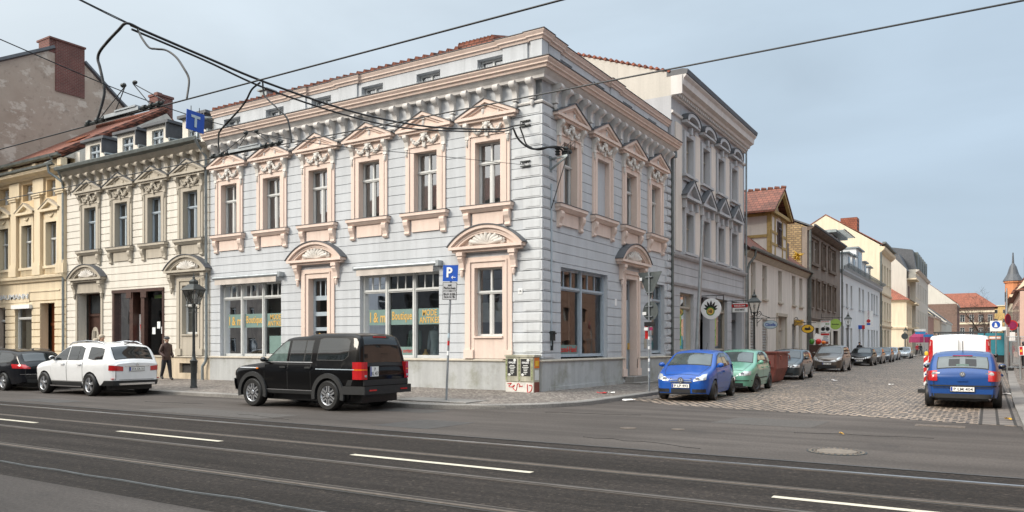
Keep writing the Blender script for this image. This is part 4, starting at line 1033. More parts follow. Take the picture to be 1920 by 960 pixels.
# ---- low cream corner house past the side lane
K_ = thing('low_corner_house', 'low cream corner house with hipped red roof beyond a lane', 'house', (0,122,0), Q)
w = MB(); facade(w, 0, 10.9, 0, 9.1, [(a,a+1.1,5.6,8.2) for a in (1.6,4.6,7.6)]+[(a,a+1.2,1.0,3.6) for a in (4.2,7.6)]+[(1.3,2.9,.2,3.5)]); w.box(0,.4,.4,9,0,9.1).box(10.5,10.9,.4,9,0,9.1); w.build('wall', m_creamg, K_)
for a in (1.6,4.6,7.6): win(K_, a, a+1.1, 5.6, 8.2, m_white, 7.4, .2, m_creamg)
for a in (4.2,7.6): win(K_, a, a+1.2, 1.0, 3.6, m_white, 3, .2)
MB().box(1.3,2.9,.25,.3,.2,3.5).build('house_door', m_wood, K_)
c = MB().mould([(0,9),(0,0),(10.9,0)], [(0,8.8),(.2,8.9),(.5,9.1),(0,9.15)]); c.mould([(0,9),(0,0),(10.9,0)], [(0,4.4),(.2,4.4),(.25,4.7),(0,4.8)]); c.build('cornice', m_yelcr, K_)
MB().add([(-.6,-.6,9.15),(11,-.6,9.15),(11,9,9.15),(-.6,9,9.15),(4.5,4.5,12.6),(11,4.5,12.6)], [(0,1,5,4),(2,3,4,5),(3,0,4),(1,2,5)]).build('roof', m_tileb, K_)

# ---- tall house with balconies and metal mansard
J_ = thing('balcony_house', 'tall white gabled house with corner balconies and dark metal mansard', 'house', (0,133,0), Q)
L = 42
jo = [(a,a+1.6,z,z+3.2) for z in (5.2,10.4) for a in (13,18,23,28,33,38)]
w = MB(); facade(w, 8, L, 0, 15.8, jo); w.box(0,.4,1.2,11,0,13).box(L-.4,L,.4,11,0,15.8); w.box(.4,8,.9,1.2,0,13.5).box(0,.4,.9,1.2,0,13); w.prism([(.9,13),(.9,15.2),(6,20.8),(11,15.8),(11,13)], 'x', 0, .4); w.box(8,8.4,.4,1.2,0,15.8); w.build('wall', m_gable, J_)
for o in jo: win(J_, o[0], o[1], o[2], o[3], m_wgrey, o[2]+2.4, .2)
for z in (4.6,9.0,13.4): MB().box(1,8,-.6,.9,z,z+.25).tube([(1,-.55,z+1.1),(8,-.55,z+1.1)], .06, 4).box(1,8,-.58,-.54,z+.25,z+.35).build('balcony', m_creamg, J_)
for z in (.4,5.0,9.4): MB().box(3.2,5.6,.82,.9,z,z+3).build('balcony_door', m_wood, J_)
MB().prism([(0,15.8),(.6,19.6),(6,20.6),(11,15.8)], 'x', 9, L).prism([(1,15.2),(2.2,18.2),(6,20.4)], 'x', .5, 9).build('roof', m_slate, J_)
for a in (12,16.5,21,26,31,36): MB().box(a,a+2.6,-.05,2,16.2,19.4).build('mansard_dormer', m_zincd, J_)
MB().mould([(8,0),(L,0)], [(0,15.3),(.3,15.4),(.6,15.7),(0,15.8)]).build('cornice', m_white2, J_)

# ---- farther row on the left, small in the picture
def far_house(label, y0, y1, eave, ridge, wall, roofm, X=0, nwin=4, rows=2, depth=11, group=None, gable_m=None):
    L = y1-y0; sp = L/nwin; fh = (eave-.8)/rows
    ops = [(sp*(i+.5)-.6, sp*(i+.5)+.6, .9+fh*k+.3, .9+fh*k+fh*.72) for k in range(rows) for i in range(nwin)]
    t = shell('far_house', label, y0, y1, eave, depth, wall, ops, roof=1, ridge=ridge, roofm=roofm, X=X, gable_m=gable_m)
    for o in ops: win(t, o[0], o[1], round(o[2],2), round(o[3],2), m_white, 0, .2)
    MB().mould([(0,0),(L-.01,0)], [(0,eave-.5),(.2,eave-.4),(.35,eave-.05),(0,eave)]).build('cornice', m_white2, t)
    return t
m_redbr = bricks('dull red brick', (.16,.06,.045), (.11,.045,.035), (.2,.16,.13), 'yz', .5, .2)
m_pinkst = stucco('dull pink stucco', (.40,.25,.21), .08, .08)
far_house('small red brown house with a dark dormered roof beyond the balcony house', 175.5, 196, 8.6, 12.6, m_pinkst, m_slate, 0, 4, 2)
far_house('narrow cream house with dark roof beyond the red brown house', 196, 220, 8.8, 13.6, m_creamg, m_slate, .2, 4, 2)
far_house('pale cream low house with brown roof in the far row', 220, 250, 8.2, 12.4, m_gable, m_slate, .5, 5, 2)
far_house('far cream house with small roof dormers in the far row', 250, 296, 9.2, 14, m_gable, m_slate, .3, 7, 2)
far_house('tall far house with cream gable and red facade near the street end', 340, 372, 18.6, 27, m_redbr, m_tileb, .6, 6, 4, 20, gable_m=m_gable)
sb = shell('school_building', 'large red brick building with a wide red hipped roof closing the street', 430, 452, 20.8, 24, m_redbr, (), X=0)
bpy.data.objects.remove(sb) if False else None
sb.rotation_euler = (0,0,0); sb.location = (-8, 430, 0)
bw = MB().box(0,20,0,.2,0,1)
for i, x in enumerate((3,7,11,15,19)):
    for z in (1.5,7.0,13.5): win(sb, x+.2, x+2.2, z, z+3.6, m_white, z+2.5, -.12)
for z in (6.0,12.3,18.2): MB().box(-.1,22.1,-.25,-.003,z,z+.9).build('stone_band', m_creamg, sb)
MB().add([(-1.5,-1.2,20.8),(23.5,-1.2,20.8),(23.5,25,20.8),(-1.5,25,20.8),(-1.5,10,28.6),(14,10,28.6)], [(0,1,5,4),(1,2,5),(2,3,4,5),(3,0,4)]).build('roof', m_tileb, sb)
yb = shell('apartment_block', 'plain yellow apartment block at the far end of the street', 470, 500, 22.8, 12, stucco('yellow block stucco', (.55,.38,.15), .05, .05), (), X=14)
yb.rotation_euler = (0,0,0); yb.location = (12, 470, 0)
for x in range(1, 28, 5):
    for z in (3,8.5,14,19): win(yb, x, x+2.6, z, z+2.0, m_white, 0, -.12)
MB().box(-.5,30.5,-.5,12.5,22.8,23.3).build('roof', m_creamg, yb)

# ---- right side of the street
rt = thing('tower_house', 'orange house with a slim turret and grey pointed spire on the right', 'house', (16,190,0), 0)
m_orst = stucco('orange stucco', (.60,.24,.11), .05, .05)
MB().box(0,10,0,30,0,14.0).lathe([(1.6,0),(1.6,16.2),(1.9,16.4),(1.9,16.8)], 12, (.4,6,0)).build('wall', m_orst, rt)
MB().lathe([(2.1,16.8),(1.2,18.4),(.7,20.2),(.25,21.0),(.12,23.5)], 12, (.4,6,0)).build('spire', m_slate, rt)
for z in (3,7.5,12): MB().box(-1.25,-1.15,5.3,6.5,z,z+2.2).build('window', m_farg, rt)
MB().prism([(0,14),(10,14),(5,19)], 'y', 0, 30).build('roof', m_slate, rt)
for k in range(6):
    for z in (3,8): MB().box(-.06,0,9+k*3.4,10.3+k*3.4,z,z+2.4).build('window', m_farg, rt)
rh = thing('right_gable_house', 'cream gabled house cut off by the right edge of the picture', 'house', (14.7,118,0), 0)
MB().box(0,10,0,40,0,9.4).prism([(0,9.4),(10,9.4),(10,11),(5,17)], 'y', 0, .5).build('wall', m_creamg, rh)
MB().prism([(-.5,9.2),(5,17.2),(10.5,9.2),(10.5,9),(-.2,9)], 'y', .5, 40).build('roof', m_tiley, rh)
MB().box(1.5,3.5,2,5,11.5,15.2).build('dormer', m_slate, rh)
MB().box(-.5,.6,-.6,.2,8.9,9.3).build('eaves_return', m_yelcr, rh)
for k in range(7):
    for z in (1,5.2): MB().box(-.05,0,2+k*5,3.5+k*5,z,z+2.6).build('window', m_farg, rh)
rk = thing('right_row_house', 'pink house front seen edge on at the right edge of the street', 'house', (14.6,86,0), 0)
MB().box(0,10,0,31.5,0,8.0).build('wall', stucco('pink right stucco', (.56,.38,.31), .05, .05), rk)
MB().prism([(-.5,7.9),(5,11.5),(10.5,7.9)], 'y', 0, 31.5).build('roof', m_tiley, rk)
for k in range(6):
    for z in (.8,4.6): MB().box(-.05,0,2+k*5,3.4+k*5,z,z+2.3).build('window', m_farg, rk)
    MB().box(-.5,0,1.6+k*5,1.8+k*5,3.2,4.2).build('wall_lamp', m_iron, rk)

# ---- opposite houses, out of the frame: they stand where the windows and car panes mirror them
ops_mat = stucco('ochre opposite stucco', (.40,.31,.22), .08, .08)
def opposite(label, loc, rz, L, eave, wall):
    rows = 4; fh = eave/rows; sp = L/round(L/2.9)
    ops = [(sp*(i+.5)-.55, sp*(i+.5)+.55, fh*k+1.0, fh*k+fh*.8) for k in range(rows) for i in range(int(L/sp+.1))]
    t = thing('opposite_house', label, 'house', loc, rz)
    w = MB(); facade(w, 0, L, 0, eave, ops, [fh*k for k in range(1, rows)], .3); w.box(0,L,.6,10,0,eave); w.build('wall', wall, t)
    for o in ops:
        g = MB().box(o[0],o[1],.25,.29,o[2],o[3]); g.mi = 1
        g.box((o[0]+o[1])/2-.04,(o[0]+o[1])/2+.04,.2,.25,o[2],o[3]).box(o[0],o[1],.2,.25,o[2]+1.2,o[2]+1.28)
        if 'win' not in t: pass
        g.build('window', [m_farg, m_white], t)
    c = MB().mould([(0,0),(L,0)], [(0,eave-.4),(.3,eave-.2),(.5,eave),(0,eave)]).build('cornice', m_beige, t)
    MB().prism([(-.4,eave),(5,eave+3.2),(10.4,eave)], 'x', 0, L).build('roof', m_tile, t)
opposite('ochre house across the main street mirrored in the car windows', (10.0,-31,0), PI, 22, 12.5, ops_mat)
opposite('grey plastered house across the main street mirrored in the upper windows', (-12.1,-31,0), PI, 26, 13.2, m_egrey)
opposite('long brown house across the main street mirrored in the shop windows', (-38.2,-31,0), PI, 46, 12.0, m_brown)
opposite('salmon red house across the side street mirrored in the side shop window', (15.4,62,0), -PI/2, 66, 10.0, stucco('salmon stucco', (.46,.28,.205), .08, .08))
# ---------------------------------------------------------------- ground
tag(MB().quad((-400,-300,-.012),(500,-300,-.012),(500,900,-.012),(-400,900,-.012)).build('ground', m_road), kind='structure')
tag(MB().quad((-90,-32,-.004),(60,-32,-.004),(60,-9.25,-.004),(-90,-9.25,-.004)).build('tram_bed', m_tram), kind='structure')
tag(MB().quad((-90,-9.25,0),(60,-9.25,0),(60,12,0),(-90,12,0)).build('road', m_road), kind='structure')
tag(MB().quad((-90,-40,.0),(60,-40,.0),(60,-15.58,.0),(-90,-15.58,.0)).build('road_near_lane', m_road), kind='structure')
cobx = [(2.4,1.0),(4.0,-.35),(6.4,-.95),(9.0,-1.35),(10.6,-1.9),(12.15,-2.25)]
cob = MB(); n = len(cobx)
cob.add([(x,y,.004) for x,y in cobx]+[(13.0,130,.004),(2.4,130,.004)], [tuple(range(n+2))]); 
cob.add([(2.4,130,.004),(13.0,130,.004),(14,450,.004),(1.5,450,.004)], [(0,1,2,3)])
tag(cob.build('cobbled_street', m_cobble), kind='structure')
# flat gutter stones along both kerbs
g = MB(); g.box(11.35,12.1,-2.1,90,.004,.012).box(2.55,3.0,1.4,90,.004,.012)
tag(g.build('gutter_stones', bricks('gutter slabs', (.17,.15,.135), (.14,.125,.115), (.03,.027,.024), 'yx', .5, .3, .03)), kind='structure')
# footways: kerb line round the corner, sloping up to the houses
def arc(cx, cy, r, a0, a1, n): return [(cx+r*math.cos(R(a0+(a1-a0)*i/n)), cy+r*math.sin(R(a0+(a1-a0)*i/n))) for i in range(n+1)]
KL = [(-80,-4.85),(-30,-4.85),(-12,-4.85),(-4,-4.85)] + arc(-1.2,-1.25,3.6,-90,0,14)[0:] + [(2.42,4),(2.45,10),(2.5,40),(2.5,98)]
BL = [(-80,0),(-30,0),(-12,0),(-4,0)] + [(-.6*(1-i/14)+0,0+.0*i) for i in range(15)] + [(0,4),(0,10),(0,40),(0,98)]
def offs(P, d):
    o = []
    for i, p in enumerate(P):
        a = Vector(P[max(i-1,0)]); b = Vector(P[min(i+1,len(P)-1)]); t = (b-a).normalized(); o.append((p[0]-t.y*d, p[1]+t.x*d))
    return o
KI = offs(KL, .28)
hz = lambda p: .115
f = MB(); f.grid([[(p[0],p[1],.112) for p in KI], [(p[0]*.5+q[0]*.5,p[1]*.5+q[1]*.5,.165) for p,q in zip(KI,BL)], [(q[0]-.3*(q[0]>-.9 and q[1]>0),q[1]+.3*(q[1]<=0),.21) for q in BL]])
tag(f.build('footway', m_mosaic), kind='structure')
k = MB(); k.grid([[(p[0],p[1],-.02) for p in KL], [(p[0],p[1],.095) for p in KL], [(p[0]*.9+q[0]*.1,p[1]*.9+q[1]*.1,.115) for p,q in zip(KL,KI)], [(p[0],p[1],.117) for p in KI], [(p[0],p[1],.0) for p in KI]])
tag(k.build('kerb', m_granite, smooth=30), kind='structure')
KR = [(60,-6.6),(18,-6.6)] + arc(15.4,-3.2,3.3,-90,-180,12) + [(12.1,-2.5),(12.1,4),(12.25,18),(12.5,34),(13.0,95)]
KRI = offs(KR, -.3)
f = MB(); f.add([(p[0],p[1],.117) for p in KRI]+[(60,95,.2)], [tuple(range(len(KRI)+1))]); tag(f.build('footway', m_mosaic), kind='structure')
k = MB(); k.grid([[(p[0],p[1],-.02) for p in KR], [(p[0],p[1],.1) for p in KR], [(p[0],p[1],.12) for p in KRI], [(p[0],p[1],.0) for p in KRI]]); tag(k.build('kerb', m_granite, smooth=30), kind='structure')
tag(MB().box(-2.2,0.2,-4.3,-3.2,.12,.145).box(.4,1.6,-4.6,-4.57,.1,.12).build('footway_slab', m_granite), kind='structure')
f = MB(); f.quad((-30,98,.1),(2.5,98,.1),(2.5,430,.1),(-30,430,.1)); f.quad((12.9,95,.1),(60,95,.1),(60,430,.1),(12.9,430,.1)); tag(f.build('footway', plain('pale far paving', (.22,.20,.18), .8)), kind='structure')
# tram rails
for i, (yy, lb) in enumerate(((-9.88,'shiny tram rail nearest the parked cars'),(-11.42,'tram rail just beyond the dashed yellow line'),(-12.62,'tram rail just on the near side of the dashed yellow line'),(-14.1,'dark grooved tram rail nearest the camera'))):
    t = thing('tram_rail', lb, 'rail', (-10,yy,0), 0, 'grooved tram rails in the street')
    s = 1 if i % 2 == 0 else -1
    hd, gw = ((m_rails,.05),(m_rust2,.045),(m_rail,.04),(m_rust2,.075))[i]
    MB().box(-80,70,-.03,.03,-.05,.008).build('rail_head', hd, t); MB().box(-80,70,*sorted((-s*.031,-s*(.031+gw))),-.05,.003).build('groove', m_groove, t); MB().box(-80,70,*sorted((-s*(.032+gw),-s*(.055+gw))),-.05,.006).build('rail_lip', m_rail, t)
    MB().box(-80,70,*sorted((s*.031,s*.085)),-.04,.0025).build('joint_seal', plain('grey joint', (.04,.037,.034), .9, 0, .25, 2), t)
for x0, x1 in ((-13.2,-10.3),(-8.1,-5.25),(-2.34,.62),(3.58,6.64),(9.59,12.6)):
    tag(MB().quad((x0,-12.04,.001),(x1,-12.04,.001),(x1,-11.92,.001),(x0,-11.92,.001)).build('lane_marking', m_lane), kind='structure')
# sealed crack and tar patches
cr = MB(); rnd = random.Random(5); pts = [(-14+i*.7, -15.05+rnd.uniform(-.025,.025), .004) for i in range(30)]
cr.tube(pts, .012, 4); tag(cr.build('sealed_crack', plain('old seal', (.13,.14,.145), .8, 0, .2)), kind='structure')
tag(MB().quad((-90,-9.30,.003),(60,-9.30,.003),(60,-9.22,.003),(-90,-9.22,.003)).build('asphalt_seam', plain('seam tar', (.045,.043,.042), .7, 0, .3, 3)), kind='structure')
rnd = random.Random(9)
tarm = plain('old tar patch', (.040,.038,.037), .65, 0, .25, 6, bump=.3); lightm = plain('lighter asphalt patch', (.072,.065,.060), .9, 0, .25, 14, bump=.4)
for x0, x1, y0, y1, mt in ((-6.5,-2.0,-9.0,-7.9,lightm),(1.0,2.4,-8.7,-7.2,tarm),(-1.6,.2,-5.9,-5.1,tarm),(6.6,8.6,-4.6,-3.1,lightm),(-13,-10.6,-8.8,-8.0,tarm)):
    P = []
    for k in range(9): u = k/9; P.append((x0+(x1-x0)*u, y0+rnd.uniform(-.03,.03)))
    P.append((x1,y0)); P.append((x1+.1,y1))
    for k in range(9): u = k/9; P.append((x1+(x0-x1)*u, y1+rnd.uniform(-.03,.03)))
    tag(MB().add([(a,b,.0025) for a,b in P], [tuple(range(len(P)))]).build('asphalt_patch', mt), kind='structure')
for k in range(5):
    x = (-9,-3.5,2.5,5.5,8.5)[k]; y = (-7.2,-8.4,-4.2,-8.2,-5.6)[k]; pts = [(x+i*.28, y+rnd.uniform(-.09,.09)+i*.05*(-1)**k, .0035) for i in range(9)]
    tag(MB().tube(pts, .008, 4).build('asphalt_crack', tarm), kind='structure')
def manhole(x, y, r, label, round_=True):
    t = thing('manhole_cover', label, 'manhole', (x,y,.002))
    MB().lathe([(r*1.28,0),(r*1.28,.004),(r*1.02,.005),(r*1.02,.0)], 32).build('frame', m_iron, t)
    c = MB().lathe([(r*.86,.0),(r*.86,.009),(.05,.009)], 32); MB().lathe([(r*1.0,.0),(r*1.0,.0075),(r*.9,.0075),(r*.89,.0)], 32).build('ring', m_rust2, t)
    for i in range(28): a = 2*PI*i/28; c.box(-.022,.022,-.022,.022,.004,.010).xf(Matrix.Translation((r*1.14*math.cos(a), r*1.14*math.sin(a), 0)), len(c.v)-8)
    c.build('lid', plain('lid concrete', (.16,.135,.11), .8, 0, .2, 9), t)
manhole(9.59,-7.93,.33,'round manhole cover with cast iron ring in the asphalt')
tag(MB().lathe([(.16,0),(.16,.006),(.03,.006)], 16, (5.6,-6.5,.001)).build('valve_cap', m_rust2), 'small round valve cap set in the asphalt before the side street', 'valve cap')
tag(MB().lathe([(.13,0),(.13,.006),(.03,.006)], 16, (6.5,-6.2,.001)).build('valve_cap', m_rust2), 'small valve cap right of another one in the asphalt', 'valve cap')
dr = MB()
for i in range(7): dr.box(10.35+i*.12,10.43+i*.12,-3.0,-2.7,.001,.008)
dr.box(10.28,11.15,-3.06,-2.64,.0,.004)
tag(dr.build('drain_grate', m_rust2), 'flat drain cover at the edge of the cobbles near the right kerb', 'drain')
# ---------------------------------------------------------------- cars: front at local x = 0, rear at x = L, left side at -y when heading -x
def ip(t, x):
    if x <= t[0][0]: return t[0][1]
    for (a, va), (b, vb) in zip(t, t[1:]):
        if x <= b: return va + (vb-va)*(x-a)/(b-a)
    return t[-1][1]
def smooth_tab(t, n=3):
    """round the corners of a profile table a little"""
    for _ in range(n and 1):
        o = [t[0]]
        for a, b in zip(t, t[1:]):
            dx, dz = b[0]-a[0], b[1]-a[1]
            o += [(a[0]+dx*.2, a[1]+dz*.2), (a[0]+dx*.8, a[1]+dz*.8)]
        o.append(t[-1]); t = o
    return t
class Body:
    def __init__(s, L, hw, top, belt, plan, wheels, R, sill=.24, tum=.30, crown=.035, arch=.06, bot=None, rnd=.09):
        s.L = L; s.top = smooth_tab(top); s.belt = belt; s.plan = smooth_tab(plan); s.hw = hw
        s.wheels = wheels; s.R = R; s.sill = sill; s.tum = tum; s.crown = crown; s.Ra = R+arch; s.rnd = rnd
        s.bot = bot or [(0,sill+.02),(L*.1,sill-.04),(L*.9,sill),(L,sill+.1)]
    def zt(s, x): return ip(s.top, x)
    def zb(s, x):
        z = ip(s.bot, x)
        for w in s.wheels:
            d = abs(x-w)
            if d < s.Ra: z = max(z, s.R + math.sqrt(s.Ra*s.Ra-d*d)*.98 if d < s.Ra else z)
        return min(z, s.zt(x)-.05)
    def W(s, x, z):
        w = ip(s.plan, x); b = ip(s.belt, x); zm = s.sill+.32
        if z < zm: i = .012+.05*((zm-z)/(zm-s.sill))**2
        elif z < b:
            zf = b-.13; i = .012*max(0,(zf-z)/max(zf-zm,.05)) if z < zf else .042*(z-zf)/.13
        else: i = .04 + (z-b)*s.tum*.75 + (z-b)**2*s.tum*.45
        d = s.zt(x)-z
        if d < s.rnd: q = (s.rnd-max(d,0))/s.rnd; i += s.rnd*.9*(1-math.sqrt(max(0,1-q*q)))
        return max(.05, w-i)
    def mesh(s, mats):
        xs = {0., s.L}
        for t in (s.top, s.plan): xs |= {round(p[0],3) for p in t if 0 <= p[0] <= s.L}
        xs |= {round(s.L*i/44,3) for i in range(45)}
        for w in s.wheels:
            for i in range(15): xs.add(round(w+s.Ra*.999*math.cos(PI*i/14),3))
        xs = sorted(x for x in xs if 0 <= x <= s.L)
        o = [xs[0]]
        for x in xs[1:]:
            if x-o[-1] > .012: o.append(x)
        xs = o; nr = 17; nt_ = 6
        def ring(x):
            zb, zt = s.zb(x), s.zt(x); r = []
            for j in range(nr):
                u = j/(nr-1); u = 1-(1-u)**1.5
                z = zb+(zt-zb)*u; r.append((s.W(x,z), z))
            wt = r[-1][0]
            for j in range(1, nt_+1): y = wt*(1-j/nt_); r.append((y, zt + s.crown*(1-(y/wt)**2)))
            return r
        m = MB(); rows = []
        for x in xs:
            r = ring(x); full = [(x,-y,z) for y,z in r] + [(x,y,z) for y,z in reversed(r[:-1])]
            rows.append(full)
        m.grid(rows)
        for row in (rows[0], rows[-1]):
            n = len(row)
            for j in range(nr-1): m.quad(row[j], row[j+1], row[n-2-j], row[n-1-j])
            m.add(row[nr-1:n-nr+1], [tuple(range(n-2*nr+2))])
        me = m.mesh('body', mats)
        bm = bmesh.new(); bm.from_mesh(me); bmesh.ops.remove_doubles(bm, verts=bm.verts, dist=.0008); bmesh.ops.recalc_face_normals(bm, faces=bm.faces); bm.to_mesh(me); bm.free()
        for p in me.polygons: p.use_smooth = True
        me.set_sharp_from_angle(angle=R(38))
        return me
    # surface patches ------------------------------------------------
    def side(s, sg, lo, hi, x0, x1, off, n=10, m=5, mb=None):
        mb = mb or MB(); rows = []
        for i in range(n+1):
            x = x0+(x1-x0)*i/n; a = ip(lo, x) if not isinstance(lo, (int,float)) else lo; b = ip(hi, x) if not isinstance(hi, (int,float)) else hi
            rows.append([(x, sg*(s.W(x, a+(b-a)*j/m)+off), a+(b-a)*j/m) for j in range(m+1)])
        return mb.grid(rows)
    def xe(s, end, y, z):
        y = abs(y); st = .006
        if end == 'f':
            x = 0
            while x < .6 and s.W(x, z) < y: x += st
            return x
        x = s.L
        while x > s.L-.6 and s.W(x, z) < y: x -= st
        return x
    def end(s, end, y0, y1, z0, z1, off, n=8, m=3, mb=None, z0b=None, z1b=None):
        """patch on the nose or tail; z0b/z1b are the heights at y1"""
        mb = mb or MB(); rows = []; sg = -1 if end == 'f' else 1
        z0b = z0 if z0b is None else z0b; z1b = z1 if z1b is None else z1b
        for i in range(n+1):
            u = i/n; y = y0+(y1-y0)*u; a = z0+(z0b-z0)*u; b = z1+(z1b-z1)*u; row = []
            for j in range(m+1):
                z = a+(b-a)*j/m; x = s.xe(end, y, z)
                if z > s.zt(x)-.0:     # follow the bonnet or tailgate line back
                    k = 0
                    while z > s.zt(x) and k < 120: x += (.01 if end == 'f' else -.01); k += 1
                yy = y + math.copysign(off*.8, y) if abs(y) > .4*s.hw*1.6 else y
                row.append((x+sg*off, yy, z))
            rows.append(row)
        return mb.grid(rows)
    def topp(s, xa, xb, fa, fb, off, n=10, m=8, mb=None, f2=None):
        """patch on the upper surface between two stations, fractions fa..fb of the width"""
        mb = mb or MB(); rows = []
        for i in range(n+1):
            u = i/n; x = xa+(xb-xa)*u; dz = (s.zt(x+.02)-s.zt(x-.02))/.04; ln = math.hypot(1, dz); wt = s.W(x, s.zt(x)); row = []
            g0 = fa if f2 is None else fa+(f2[0]-fa)*u; g1 = fb if f2 is None else fb+(f2[1]-fb)*u
            for j in range(m+1):
                f = g0+(g1-g0)*j/m; y = wt*f; z = s.zt(x)+s.crown*(1-f*f)
                row.append((x-dz/ln*off, y, z+off/ln))
            rows.append(row)
        return mb.grid(rows)

def wheel_protos(Rw, width, rimkind, mat):
    rr = Rw*.66
    t = MB().lathe([(rr*.94,-width/2+.03),(rr,-width/2),(Rw*.90,-width/2-.004),(Rw*.97,-width/2+.02),(Rw,-width/2+.05),(Rw,width/2-.05),(Rw*.96,width/2-.01),(rr,width/2),(rr*.9,width/2-.03)], 28, (0,0,0), 'y', False)
    tyre = t.mesh('tyre', m_black, 40)
    m = MB(); m.lathe([(rr*.98,-width/2+.012),(rr*.93,-width/2+.02),(rr*.86,-width/2+.05),(rr*.86,width/2-.05)], 24, (0,0,0), 'y', False)
    m.mi = 1; m.lathe([(rr*.87,-width/2+.075),(.02,-width/2+.07)], 24, (0,0,0), 'y'); m.mi = 0
    n, wd = {'five': (5,.075), 'double': (6,.05), 'steel': (0,0), 'seven': (7,.06)}[rimkind]
    for k in range(n):
        for off in ((-.035,.035) if rimkind == 'double' else (0,)):
            st = len(m.v); m.prism([(off-wd/2*.8,.03),(off+wd/2*.8,.03),(off+wd/2*(.75 if rimkind=='double' else 1.2),rr*.92),(off-wd/2*(.75 if rimkind=='double' else 1.2),rr*.92)], 'y', -width/2+.018, -width/2+.06)
            m.xf(Matrix.Rotation(2*PI*k/n, 4, 'Y'), st)
    m.lathe([(.065,-width/2+.02),(.055,-width/2+.005),(.02,-width/2+.004)], 14, (0,0,0), 'y')
    if rimkind == 'steel': m.lathe([(rr*.8,-width/2+.03),(rr*.55,-width/2+.015),(rr*.3,-width/2+.03)], 20, (0,0,0), 'y')
    return tyre, m.mesh('rim', [mat, m_ink], 40)

def plate(root, txt, x, y, z, w, h, rz, tilt=0, lines=1):
    p = MB().box(-w/2,w/2,-.008,.004,-h/2,h/2); p.mi = 1; p.box(-w/2+.005,-w/2+.045,-.0085,-.008,-h/2+.005,h/2-.005); p.mi = 2
    p.box(-w/2-.012,w/2+.012,-.004,.006,-h/2-.012,h/2+.012)
    o = p.build('number_plate', [m_plate, m_plateb, m_ink], root, (x,y,z), (tilt,0,rz))
    text(txt, w*.80, h*(.62 if lines == 1 else .8), m_ink, o, (.02,-.011,0), ext=.001, wt=.008)
    return o

